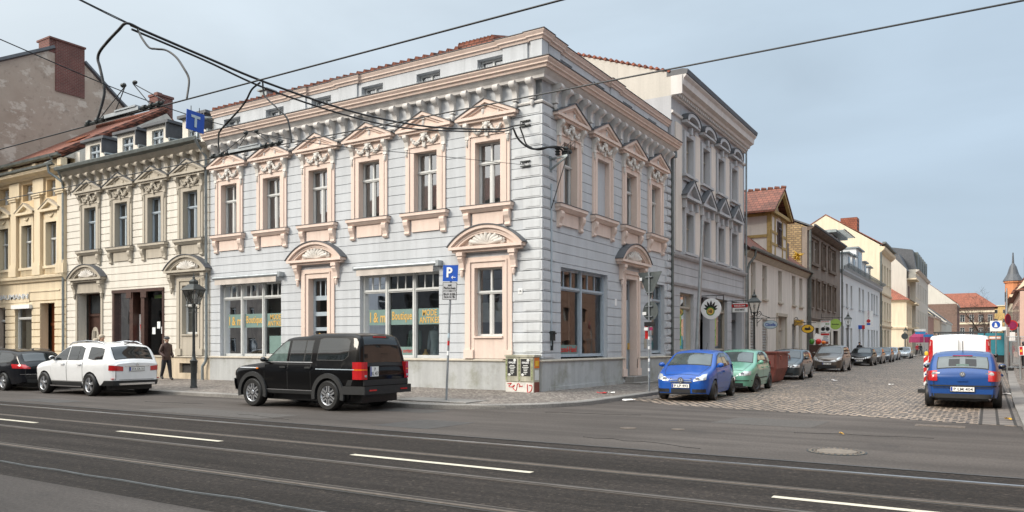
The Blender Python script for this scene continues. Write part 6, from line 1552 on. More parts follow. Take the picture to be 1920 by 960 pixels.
wire('feeder_tap', 'left one of the two cable loops dropping to the lower tram wire', 'cable', [(-.05,-10.6,6.52),(-0.28,-10.6,6.43),(-0.45,-10.6,6.24),(-0.68,-10.6,6.08),(-0.97,-10.6,5.92),(-1.2,-10.6,5.78),(-1.25,-10.6,5.65),(-1.23,-10.6,5.30)], .019, m_cable)
wire('feeder_tap', 'right one of the two cable loops dropping to the lower tram wire', 'cable', [(0.02,-10.6,6.52),(0.05,-10.6,6.3),(0.16,-10.6,6.17),(0.4,-10.6,5.98),(0.64,-10.6,5.78),(0.73,-10.6,5.6),(0.79,-10.6,5.29)], .016, m_cable)
def section(x, y, z, zs, label):
    t = thing('section_insulator', label, 'insulator', (x,y,z), 0, 'section insulators in the tram wires')
    MB().box(-.55,.35,-.045,.045,.02,.075).box(-.25,.3,-.06,.06,.075,.10).build('runner', m_steel, t)
    MB().tube([(-1.15,0,.02),(.9,0,.05)], .022, 6).build('insulator_rod', m_iron, t)
    fm = MB().lathe([(.045,-.03),(.045,.03)], 8, (0,0,.04), 'x').mesh('clamp', m_iron)
    for xx in (-1.05,-.8,-.62,.45,.62,.8): ob('clamp', fm, t, (xx,0,0))
    h = zs-z
    for x0, x1 in ((-.75,-.05),(-.35,-.05),(.95,.15),(.6,.15)): MB().tube([(x0,0,.06),(x1,0,h-.02)], .008, 5).build('dropper_wire', m_wire, t)
    MB().lathe([(.012,-.05),(.035,-.03),(.02,0),(.035,.03),(.012,.05)], 8, (-.1,0,h), 'x').build('hanger', m_iron, t); MB().lathe([(.012,-.05),(.03,-.02),(.03,.02),(.012,.05)], 8, (.2,.0,h-.01), 'x').build('hanger', m_iron, t)
section(.25,-13.4,5.15,5.63,'grey section insulator on the upper tram wire in front of the tiled roof')
section(-.35,-10.6,5.28,5.64,'dark section insulator on the lower tram wire before the blue cornice')
for z, lb in ((8.42,'upper wall anchor of the feeder cable on the blue quoins'),(7.18,'lower wall anchor of the span wire on the blue quoins')):
    t = thing('wall_anchor', lb, 'anchor', (-.55,-.05,z)); MB().box(-.17,.17,-.04,.02,-.09,-.06).box(-.17,.17,-.04,.02,.06,.09).build('plate', m_iron, t)
    for x in (-.1, .1): MB().tube([(x-.05,-.05,0),(x,-.1,.06),(x+.05,-.05,0)], .014, 5).build('eye', m_iron, t)
t = thing('feeder_bracket', 'steel triangle bracket with black insulators on the corner of the blue house', 'bracket', (0,.5,7.05))
MB().tube([(.03,0,.3),(.62,0,.36)], .04, 4).tube([(.03,0,-.02),(.60,0,.34)], .035, 4).box(.0,.04,-.08,.08,-.1,.4).build('arm', m_zinc, t)
for x, y in ((.3,-.05),(.52,.06)): MB().lathe([(.06,.38),(.09,.42),(.05,.46),(.09,.5),(.05,.54),(.09,.58),(.06,.64)], 10, (x,y,0)).build('insulator', m_iron, t)
for x, y in ((.40,.25),(.55,.18)): MB().lathe([(.05,-.1),(.075,-.04),(.05,0),(.075,.04),(.05,.1)], 10, (x,y,.5), 'x').build('insulator', m_iron, t)
MB().tube([(.6,0,.34),(.05,0,-1.22)], .014, 5).build('stay_rod', m_iron, t)
for x in (.35,.55,.7): MB().tube([(x,.02,.62),(x+.12,.1,.78),(x+.05,.22,.55)], .012, 5).build('jumper', m_cable, t)
t = thing('tram_sign', 'blue square tram signal board with a white T hung from the cross wire', 'sign', (.15,-12.13,5.38), PI/2)
MB().box(-.17,.17,-.008,.008,-.165,.165).build('board', m_signb, t).rotation_euler = (0,R(3),0)
l = text('T', .17, .2, m_paleb, t, (0,-.012,0), wt=.04); l.rotation_euler = (0,R(3),0)
for x in (-.08,.08): MB().tube([(x,0,.16),(x,0,.25)], .006, 4).build('hanger', m_wire, t)

# ---------------------------------------------------------------- street lamps
def lamp_protos():
    post = MB().lathe([(.12,0),(.12,.06),(.10,.10),(.10,.85),(.125,.90),(.13,.96),(.075,1.02),(.06,1.15),(.05,1.3),(.042,2.6),(.06,2.66),(.04,2.72),(.05,2.84),(.075,2.88),(.04,2.92)], 14).tube([(-.22,0,2.62),(.22,0,2.62)], .012, 5).mesh('post', m_iron, 40)
    br = MB()
    for k in range(4):
        a = PI/2*k+PI/4; c, s = math.cos(a), math.sin(a); br.tube(bez([(c*.04,s*.04,2.78),(c*.13,s*.13,2.76),(c*.2,s*.2,2.84),(c*.17,s*.17,2.93)]), .013, 5); br.tube(bez([(c*.17,s*.17,2.93),(c*.22,s*.22,2.95),(c*.21,s*.21,2.89)]), .01, 5)
    brm = br.mesh('bracket', m_iron, 50)
    fr = MB(); b, tp, z0, z1 = .13, .255, 2.92, 3.40
    for k in range(4):
        a = PI/2*k+PI/4; c, s = math.cos(a)*1.414, math.sin(a)*1.414; fr.tube([(c*b,s*b,z0),(c*tp,s*tp,z1)], .012, 4)
        a2 = a+PI/2; c2, s2 = math.cos(a2)*1.414, math.sin(a2)*1.414; fr.tube([(c*b,s*b,z0),(c2*b,s2*b,z0)], .014, 4); fr.tube([(c*tp,s*tp,z1),(c2*tp,s2*tp,z1)], .02, 4)
        fr.tube([((c*b+c2*b)/2,(s*b+s2*b)/2,z0),((c*tp+c2*tp)/2,(s*tp+s2*tp)/2,z1)], .007, 4)
    frm = fr.mesh('lantern_frame', m_iron)
    gl = MB()
    for k in range(4):
        a = PI/2*k+PI/4; a2 = a+PI/2; q_ = lambda a, r, z: (math.cos(a)*1.414*r, math.sin(a)*1.414*r, z); gl.quad(q_(a,b-.004,z0), q_(a2,b-.004,z0), q_(a2,tp-.004,z1), q_(a,tp-.004,z1))
    glm = gl.mesh('lantern_glass', glass('lantern glass', .03, 1.4, (.97,.97,.95)))
    rf = MB()
    def sq(r, z): return [(math.cos(PI/2*k+PI/4)*1.414*r, math.sin(PI/2*k+PI/4)*1.414*r, z) for k in range(4)]
    vs = sq(.30,3.40)+sq(.29,3.43)+sq(.13,3.60)+sq(.10,3.61)+sq(.11,3.70)+sq(.03,3.80)
    rf.add(vs, [(3,2,1,0)]+[(i*4+k,i*4+(k+1)%4,(i+1)*4+(k+1)%4,(i+1)*4+k) for i in range(5) for k in range(4)]+[(20,21,22,23)])
    rf.lathe([(.03,3.80),(.05,3.84),(.02,3.88),(.015,3.98),(.002,4.02)], 8)
    rfm = rf.mesh('lantern_roof', m_iron)
    bu = MB().lathe([(.02,2.95),(.02,3.1),(.05,3.12),(.05,3.24),(.02,3.28)], 10).mesh('burner', m_curt, 40)
    return [post, brm, frm, glm, rfm, bu]
LP = lamp_protos()
lamp0 = thing('street_lamp', 'dark cast iron lantern lamp on the pavement before the cream house', 'street lamp', (-11.9,-3.46,.12), R(8), 'old style lantern street lamps')
for me in LP: ob(me.name.split('.')[0], me, lamp0)
for x, y, z, lb in ((2.15,16.5,.25,'lantern lamp standing between the red skip and the hanging oval shop sign'),(2.1,45.3,.3,'lantern lamp in front of the white modern houses down the street'),(2.1,95,.2,'farthest lantern lamp on the left, beyond the white houses')):
    c = copy_thing(lamp0); c.location = (x,y,z); c['label'] = lb

# ---------------------------------------------------------------- traffic signs
t = thing('parking_sign', 'blue P parking sign with two grey plates on a slightly leaning steel post', 'sign', (-.78,-3.8,.12), (0,R(2.4),R(12)))
MB().lathe([(.03,0),(.03,3.62)], 10).build('post', m_steel, t, smooth=40)
MB().box(-.215,.215,-.055,-.04,3.19,3.62).build('blue_panel', m_signb, t); text('P', .17, .27, m_signw, t, (-.02,-.06,3.43), wt=.03); MB().prism([(.03,3.29),(.16,3.29),(.16,3.305),(.075,3.305),(.09,3.335),(.075,3.335),(.03,3.298),(.075,3.255),(.09,3.255),(.065,3.28)], 'y', -.06, -.057).build('arrow', m_signw, t)
for z0, z1, tx in ((2.94,3.165,'mit\nParkschein'),(2.70,2.925,'Mo-Fr 8-20h\nSa,So 8-14h')):
    o = MB().box(-.205,.205,-.055,-.042,z0,z1); o.mi = 1; o.box(-.193,.193,-.057,-.055,z0+.012,z1-.012); o = o.build('plate', [m_ink, m_egrey], t); text(tx, .34, .14, m_ink, o, (0,-.06,(z0+z1)/2), wt=.006)
for z, mt in ((1.75,m_paleb),(1.55,m_signr),(1.28,m_signw)): MB().lathe([(.0315,-.06),(.0315,.06)], 10, (0,0,z)).build('sticker', mt, t)
t = thing('give_way_sign', 'back of a triangular give way sign with a round sign below on a stickered post', 'sign', (2.2,3.14,.12), R(-18))
MB().lathe([(.032,0),(.032,3.86)], 10).build('post', m_steel, t, smooth=40)
MB().prism([(-.5,3.82),(.5,3.82),(.47,3.86),(-.47,3.86)], 'y', .035, .05).prism([(-.47,3.82),(.47,3.82),(.03,3.0),(-.03,3.0)], 'y', .035, .05).build('triangle_panel', m_signg, t)
MB().lathe([(.31,.036),(.31,.05)], 28, (.03,0,2.60), 'y').build('round_panel', m_signg, t)
for z in (3.7,3.2,2.75,2.42): MB().box(-.14,.14,-.035,.036,z-.015,z+.015).build('clamp', m_steel, t)
MB().box(-.16,.26,-.05,-.036,2.1,2.24).build('name_plate', m_ink, t); MB().box(-.2,-.06,.04,.045,1.70,2.2).build('red_notice', m_signr, t)
for x, z, w_, mt in ((-.15,2.52,.08,m_signw),(.12,2.02,.07,m_magen),(-.08,2.02,.08,m_signw),(-.3,3.64,.05,m_signw)): MB().box(x-w_,x+w_,.026 if False else -.06,-.052,z-.05,z+.05).build('sticker', mt, t)
for i in range(9): MB().lathe([(.034,-.05),(.034,.05)], 10, (0,0,.5+i*.17+.03*(i % 3))).build('sticker', m_signw if i % 2 else m_curtd, t)
t = thing('steel_mast', 'tall plain grey steel mast leaning slightly behind the bright blue car', 'mast', (2.12,8.0,.12), (0,R(2.7),0))
MB().lathe([(.085,0),(.075,3),(.06,6.2)], 12).build('pole', m_steel, t, smooth=40); MB().lathe([(.12,0),(.12,.06),(.09,.08)], 12).build('base_collar', m_steel, t)

# ---------------------------------------------------------------- cabinet at the corner
t = thing('utility_cabinet', 'weathered utility cabinet with two black posters and red graffiti at the house corner', 'cabinet', (-.53,-.26,.14))
MB().box(-.5,.5,-.17,.17,0,1.12).box(-.53,.53,-.2,.2,1.12,1.18).build('body', m_cabin, t)
for x0, x1 in ((-.48,-.02),(.02,.48)):
    MB().box(x0,x1,-.19,-.171,.38,1.1).build('door', m_cabin, t)
MB().box(-.49,.49,-.185,-.171,.03,.35).build('base_panel', plain('dirty white panel', (.58,.56,.52), .7, 0, .2, 5), t)
for x in (-.25,.22):
    p = MB().box(x-.165,x+.165,-.196,-.191,.54,1.06).build('poster', m_ink, t); text('OPAQUE', .24, .07, m_signw, p, (x,-.199,.94), wt=.03)
    for k, wd_ in enumerate((.16,.22,.15,.12,.14,.06)): MB().box(x-wd_/2,x+wd_/2,-.199,-.197,.855-k*.05-.01,.855-k*.05+.012).build('print_line', m_curt, p)
    MB().ball((x+.09,-.197,1.02), .05, .003, .045, 10, 6).ball((x-.1,-.197,.58), .05, .003, .04, 10, 6).build('print_motif', m_curt, p)
MB().tube(bez([(-.42,-.19,.30),(-.28,-.19,.32),(-.38,-.19,.22),(-.22,-.19,.21),(-.17,-.19,.26),(-.24,-.19,.2),(-.12,-.19,.1),(-.06,-.19,.3),(.02,-.19,.27),(.0,-.19,.22),(.12,-.19,.24)]), .013, 4).tube(bez([(.28,-.19,.3),(.3,-.19,.06),(.42,-.19,.12),(.44,-.19,.25),(.34,-.19,.27)]), .014, 4).build('graffiti', m_signr, t)
for x in (-.46,.0,.44): MB().box(x-.03,x+.03,-.193,-.19,.42,1.05).build('stain', plain('green grime', (.22,.24,.13), .9, 0, .5, 14), t)
MB().box(.501,.506,-.15,.15,.78,1.1).build('sticker', m_orangl, t); MB().box(.506,.509,-.1,.1,.84,1.0).build('sticker', m_yelp, t); MB().box(.501,.505,-.15,.15,.02,.36).build('graffiti_patch', m_rust, t); MB().box(.501,.504,-.12,.13,.42,.72).build('sticker', m_curt, t)

# ---------------------------------------------------------------- hanging shop signs of the side street (faces look down the street)
def hanging(label, y, z, xc, w, h, mat, rim, txt=None, tm=m_ink, shape='oval', th=.35, tw=.7, scroll=True, cat='sign'):
    t = thing('shop_sign', label, cat, (0,y,z), 0, 'hanging shop signs of the side street')
    b = MB().tube([(0,0,h/2+.12),(xc+w/2+.1,0,h/2+.12)], .02, 5).box(-.0,.03,-.03,.03,-.1,h/2+.45)
    if scroll: b.tube(bez([(.03,0,h/2+.45),(.2,0,h/2+.5),(.3,0,h/2+.32),(.5,0,h/2+.22),(.75,0,h/2+.14)]), .022, 5).tube(bez([(.1,0,h/2+.2),(.22,0,h/2+.3),(.16,0,h/2+.4),(.1,0,h/2+.33)]), .015, 5).tube([(.03,0,h/2-.15),(.3,0,h/2+.1)], .015, 5)
    for k in (-1, 1): b.tube([(xc+k*w*.25,0,h/2+.12),(xc+k*w*.25,0,h/2*.85)], .01, 4)
    b.build('bracket', m_iron, t)
    def sh_(s, y0, y1, mt, nm):
        if shape == 'oval': P = [(xc+w/2*s*math.cos(2*PI*i/28), h/2*s*math.sin(2*PI*i/28)) for i in range(28)]
        else: P = [(xc-w/2*s,-h/2*s),(xc+w/2*s,-h/2*s),(xc+w/2*s,h/2*s),(xc-w/2*s,h/2*s)]
        return MB().prism(P, 'y', y0, y1).build(nm, mt, t)
    sh_(1, -.025, .025, rim, 'rim'); sh_(.9, -.032, .032, mat, 'panel')
    if txt: text(txt, w*tw, h*th, tm, t, (xc,-.037,0), wt=.02)
    return t
s = hanging('round white shop sign with a green leaf emblem hanging from the grey house', 15.1, 3.32, .52, .96, .98, m_signw, m_signw, None, scroll=False)
lf = MB()
for i, a in enumerate((-75,-48,-22,4,30,56,80)):
    a = R(a); L_ = (.34,.40,.44,.46,.44,.40,.34)[i]; c, sn = math.sin(a), math.cos(a); n = (sn*.05, -c*.05)
    lf.prism([(.5+c*.1-n[0],-.06+sn*.1-n[1]),(.5+c*.1+n[0],-.06+sn*.1+n[1]),(.5+c*L_*.7+n[0],-.06+sn*L_*.7+n[1]),(.5+c*L_,-.06+sn*L_),(.5+c*L_*.7-n[0],-.06+sn*L_*.7-n[1])], 'y', -.036, -.033)
lf.build('leaf_emblem', m_ink, s); MB().lathe([(.20,-.04),(.20,-.036)], 24, (.5,0,-.12), 'y').build('emblem_ring', m_green, s); MB().lathe([(.155,-.043),(.155,-.04)], 24, (.5,0,-.12), 'y').build('emblem_disc', m_gold, s); text('HB', .17, .15, m_ink, s, (.5,-.046,-.12), wt=.02)
s = hanging('red and white lozenge sign hanging at the right end of the grey house', 18.8, 3.52, .85, .74, .46, m_signw, m_signw, None, shape='box', scroll=False)
MB().box(.53,1.17,-.042,-.034,.0,.19).lathe([(.095,-.042),(.095,-.034)], 16, (.53,0,.095), 'y').lathe([(.095,-.042),(.095,-.034)], 16, (1.17,0,.095), 'y').build('red_capsule', m_signr, s); text('BARCELONA', .56, .09, m_signw, s, (.85,-.046,.095), wt=.015); text('APARTMENT', .5, .1, m_ink, s, (.85,-.04,-.11), wt=.01)
s = hanging('pale blue oval sign on a scrolled bracket at the low white house', 25.5, 2.82, .78, .84, .52, m_paleb, m_zinc, 'Clisella', m_plateb, 'oval', .32, .7)
hanging('amber oval sign with a dark emblem on a scrolled bracket before the brown house', 35.6, 2.76, .92, .86, .60, m_yelp, m_ink, None)
MB().ball((.92,-.04,-.02), .22, .006, .08, 12, 6).ball((1.02,-.04,.07), .05, .006, .1, 8, 5).ball((.8,-.04,.03), .08, .006, .05, 8, 5).build('emblem', m_ink, bpy.data.objects[-1].parent if False else [o for o in COL.objects if o.get('label','').startswith('amber oval')][0])
s = hanging('round lime green sign hanging before the brown house', 46, 3.32, 1.06, .86, .86, m_lime, m_lime, 'Bioladen', m_ink, 'oval', .13, .6, scroll=False)
t = thing('lantern_box_sign', 'small golden box sign mounted on the wall above a shutter', 'sign', (.1,35.9,3.2)); MB().box(-.1,.45,-.2,.2,-.2,.2).build('box', m_gold, t); MB().box(-.0,.4,-.21,-.2,.02,.12).build('lettering_band', m_yelp, t)
t = thing('advert_board', 'white advert board with a bicycle drawing standing before the brown house', 'sign', (.64,44,3.1)); MB().box(-.36,.36,-.03,.03,-.46,.46).build('panel', m_signw, t); text('SPORTGESCHAEFT', .6, .09, m_signr, t, (0,-.034,.38), wt=.02); text('2RAD', .3, .14, m_green, t, (.15,-.034,.2), wt=.03)
for x in (-.17,.17): MB().lathe([(.15,-.036),(.13,-.036),(.13,-.032),(.15,-.032)], 18, (x,0,-.2), 'y').build('drawn_wheel', m_ink, t)
MB().tube([(-.17,-.034,-.2),(-.05,-.034,.05),(.14,-.034,.02),(0,-.034,-.2),(-.05,-.034,.05)], .014, 4).build('drawn_frame', m_ink, t); MB().tube([(-.64,0,.5),(.36,0,.5)], .025, 5).build('bracket', m_iron, t)
t = thing('advert_board', 'lower white advert board with a red heading below the bicycle board', 'sign', (.62,44,2.15)); MB().box(-.34,.34,-.03,.03,-.44,.44).build('panel', m_signw, t); MB().box(-.32,.32,-.034,-.03,.26,.41).build('red_heading', m_signr, t)
for k, (wd_, mt) in enumerate(((.4,m_ink),(.45,m_curtd),(.3,m_curtd),(.48,m_plateb))): MB().box(-wd_/2,wd_/2,-.034,-.03,.17-.1*k,.21-.1*k).build('print_line', mt, t)
MB().box(-.25,.25,-.034,-.03,-.42,-.22).build('picture', m_rust, t)
t = thing('display_stand', 'shop display of a white carton and coloured balls behind the bronze brown car', 'display', (1.4,36.5,.2)); MB().box(-.5,.5,-.3,.3,0,1.45).build('stand', m_wood, t)
o = MB().box(-.25,.25,-.2,.2,-.22,.22).build('carton', m_signw, t, (.05,0,1.95), (0,R(25),.3)); MB().ball((.1,-.25,1.68), .2, .2, .2, 10, 7).build('red_ball', m_signr, t); MB().ball((.42,-.2,1.62), .15, .15, .13, 10, 7).build('orange_ball', m_orangl, t); MB().ball((-.35,-.2,1.68), .18, .2, .2, 8, 6).build('green_ball', m_green, t)
t = thing('wall_banner', 'tall white vertical shop banner on the wide white house', 'sign', (.1,70.5,4.5)); MB().box(0,.85,-.04,.04,-.85,.85).build('panel', m_signw, t); MB().ball((.42,-.05,-.25), .2, .01, .2, 10, 6).build('red_dot', m_signr, t); MB().box(.25,.6,-.05,-.04,-.68,-.48).build('blue_mark', m_signb, t); x = text('VISION', 1.0, .16, m_magen, t, (.42,-.05,.42)); x.rotation_euler = (0,R(90),0)
t = thing('small_wall_sign', 'small blue and red sign on the wide white house', 'sign', (.1,66,3.5)); MB().box(0,.35,-.03,.03,-.2,.2).build('panel', m_signb, t); MB().box(.35,.62,-.03,.03,-.2,.2).build('red_part', m_signr, t)

# ---------------------------------------------------------------- red skip
t = thing('skip_container', 'dull red steel skip with slanting ends standing between parked cars', 'skip', (3.1,13.0,0), R(3))
c = MB().prism([(-.62,.04),(.62,.04),(.85,.62),(.85,1.26),(-.85,1.26),(-.85,.62)], 'y', 0, 2.9)
c.build('body', m_rust, t)
MB().box(-.92,.92,-.05,2.95,1.27,1.34).build('rim', m_rust, t); MB().box(-.86,.86,-.03,-.001,.60,.64).build('front_ledge', m_rust, t)
MB().box(.1,.75,-.04,-.001,.68,1.2).build('front_flap', plain('paler red paint', (.27,.10,.08), .6, 0, .2, 4), t)
w_ = MB().box(-.22,.06,-.015,-.002,.72,1.15); w_.mi = 1
for k in range(3): w_.prism([(-.22,.8+k*.16),(.06,.68+k*.16),(.06,.75+k*.16),(-.22,.87+k*.16)], 'y', -.018, -.015)
w_.build('warning_stripes', [m_signr, m_signw], t); MB().box(.28,.55,-.046,-.04,.8,1.0).build('notice', m_signw, t)
MB().tube(bez([(-.7,-.01,1.1),(-.5,-.01,1.0),(-.65,-.01,.95),(-.4,-.01,.85)]), .015, 4).tube(bez([(-.5,-.01,.9),(-.35,-.01,.72),(-.3,-.01,.9)]), .013, 4).build('graffiti', m_ink, t)
for k in (-1, 1): MB().tube([(k*.88,.3,1.2),(k*.98,.3,1.15),(k*.98,.3,1.0)], .03, 6).tube([(k*.88,2.5,1.2),(k*.98,2.5,1.15),(k*.98,2.5,1.0)], .03, 6).build('lifting_lug', m_rust, t)

# ---------------------------------------------------------------- right kerb: fences, signs, truck, beacon
fp0 = MB().tube([(0,0,.15),(0,0,2.0)], .022, 6).tube([(2.2,0,.15),(2.2,0,2.0)], .022, 6).tube([(0,0,2.0),(2.2,0,2.0)], .022, 6).tube([(0,0,.2),(2.2,0,.2)], .02, 6).tube([(0,0,1.75),(2.2,0,1.75)], .012, 5).mesh('fence_frame', m_steel)
fb = MB()
for i in range(1, 22): fb.tube([(i*.1,0,.2),(i*.1,0,2.0)], .006, 4)
fbm = fb.mesh('fence_bars', m_steel)
ff_ = MB().box(-.3,.3,-.12,.12,0,.14).mesh('fence_foot', m_blackp)
for i, (x, y, rz, lb) in enumerate(((12.5,34,R(3),'mobile site fence panel across the right pavement, nearest of three'),(12.7,37,R(75),'mobile site fence panel standing along the right kerb'),(12.6,46,R(-4),'mobile site fence panel farthest back on the right pavement'))):
    t = thing('site_fence', lb, 'fence', (x,y,.12), rz, 'mobile fence panels on the right pavement'); ob('frame', fp0, t); ob('bars', fbm, t); ob('foot', ff_, t); ob('foot', ff_, t, (2.2,0,0))
t = thing('pedestrian_zone_sign', 'white square sign with a blue pedestrian symbol above the white van', 'sign', (11.95,40,.1)); MB().lathe([(.035,0),(.035,3.2)], 8).build('post', m_steel, t); MB().box(-.34,.34,-.05,-.035,2.45,3.15).build('panel', m_signw, t); MB().lathe([(.24,-.056),(.24,-.05)], 24, (0,0,2.88), 'y').build('blue_disc', m_signb, t); MB().ball((-.02,-.06,2.96), .05, .005, .05).prism([(-.1,2.72),(.1,2.72),(.04,2.93),(-.06,2.93)], 'y', -.06, -.057).build('white_figure', m_signw, t)
for x, y, z, rz, lb in ((12.4,30,2.95,R(62),'magenta red round no stopping sign seen at a slant'),(12.75,36,2.75,R(10),'second round red sign just right of the slanted no stopping sign')):
    t = thing('no_stopping_sign', lb, 'sign', (x,y,.1), rz); MB().lathe([(.03,0),(.03,z)], 8).build('post', m_steel, t); MB().lathe([(.31,-.05),(.31,-.035)], 24, (0,0,z), 'y').build('disc', m_signr, t); MB().lathe([(.25,-.055),(.25,-.05)], 24, (0,0,z), 'y').build('blue_field', m_magen, t); MB().box(-.16,.16,-.05,-.035,z-.95,z-.42).build('plate', m_signw, t)
t = thing('works_barrier', 'grey leaning post with a red yellow and white works board at the right edge', 'barrier', (12.75,20,.12), (0,R(-3),0)); MB().lathe([(.05,0),(.04,2.3)], 8).build('post', m_steel, t); MB().box(-.02,.8,-.05,-.03,1.05,1.45).build('board', m_signw, t); MB().box(.0,.12,-.055,-.05,1.07,1.43).build('red_stripe', m_signr, t); MB().box(.02,.1,-.058,-.055,1.2,1.3).build('reflector', m_yelp, t)
t = thing('tapered_mast', 'thin tapering grey mast rising before the orange turret', 'mast', (12.55,40,.1)); MB().lathe([(.14,0),(.14,2.5),(.10,3.2),(.05,5.1),(.03,5.3)], 10).build('pole', m_steel, t); MB().box(-.3,.3,-.12,.12,2.5,2.75).build('collar', m_signw, t)
t = thing('teal_truck', 'teal box truck with an orange badge standing behind the white van', 'truck', (11.85,41,0)); MB().box(-.95,1.0,0,4.2,.95,2.45).build('box', plain('teal truck paint', (.03,.21,.27), .4, 0, .1), t); MB().box(-.9,.95,.05,5.8,.45,.95).box(-.85,.9,4.3,5.8,.95,2.1).build('chassis', m_blackp, t); MB().box(-.3,.4,-.012,0,2.02,2.25).build('badge', m_orangl, t); MB().box(-.26,.36,-.016,-.012,2.07,2.2).build('badge_text_field', m_signw, t)
for x in (-.75,.8):
    for y in (.9,4.9): MB().lathe([(.3,-.12),(.42,-.12),(.44,0),(.42,.12),(.3,.12)], 18, (x,y,.44), 'x').build('wheel', m_black, t)
    MB().box(x-.08,x+.08,-.02,0,.98,1.15).build('rear_lamp', m_red, t)
t = thing('warning_beacon', 'red and white striped warning beacon with a yellow lamp left of the white van', 'beacon', (9.74,9.3,0))
b = MB().box(-.08,.08,-.02,.02,.25,1.25); b.mi = 1
for k in range(3): b.prism([(-.08,.35+k*.33),(.08,.5+k*.33),(.08,.66+k*.33),(-.08,.51+k*.33)], 'y', -.024, -.02)
b.build('panel', [m_signw, m_signr], t); MB().box(-.25,.12,-.2,.2,0,.12).box(-.03,.03,-.03,.03,.12,.25).build('foot', m_blackp, t); MB().lathe([(.05,1.27),(.06,1.33),(.05,1.38),(.02,1.4)], 12).build('lamp', m_yelp, t)

# ---------------------------------------------------------------- litter
def litter(x, y, z, sz, mat, label, seed):
    r = random.Random(seed); rows = [[(x+(i-2)*sz*.25+r.uniform(-.03,.03), y+(j-1.5)*sz*.22+r.uniform(-.03,.03), z+.01+r.uniform(0,.05)) for i in range(5)] for j in range(4)]
    tag(MB().grid(rows).build('litter', mat), label, 'litter')
litter(1.5,1.1,.13,.3,m_signr,'crumpled red and white paper lying on the pavement corner',1); litter(1.75,1.2,.14,.22,m_paper,'white scrap lying next to the red paper on the pavement',2); litter(2.75,.2,.01,.3,m_paper,'white paper lying in the gutter left of the bright blue car',3)
litter(12.0,9.2,.02,.4,m_paper,'pile of scrap paper in the right gutter beside the deep blue car',4); litter(11.9,-.9,.02,.14,m_yelp,'small yellowish scrap in the right gutter',5); litter(9.3,-5.6,.004,.07,m_gold,'dry yellow leaf lying on the asphalt above the manhole cover',6)
litter(5.6,17,.01,.22,m_paper,'white scrap on the cobbles near the parked cars',7); litter(8.2,14,.01,.16,m_paper,'small white scrap in the middle of the cobbled street',8)
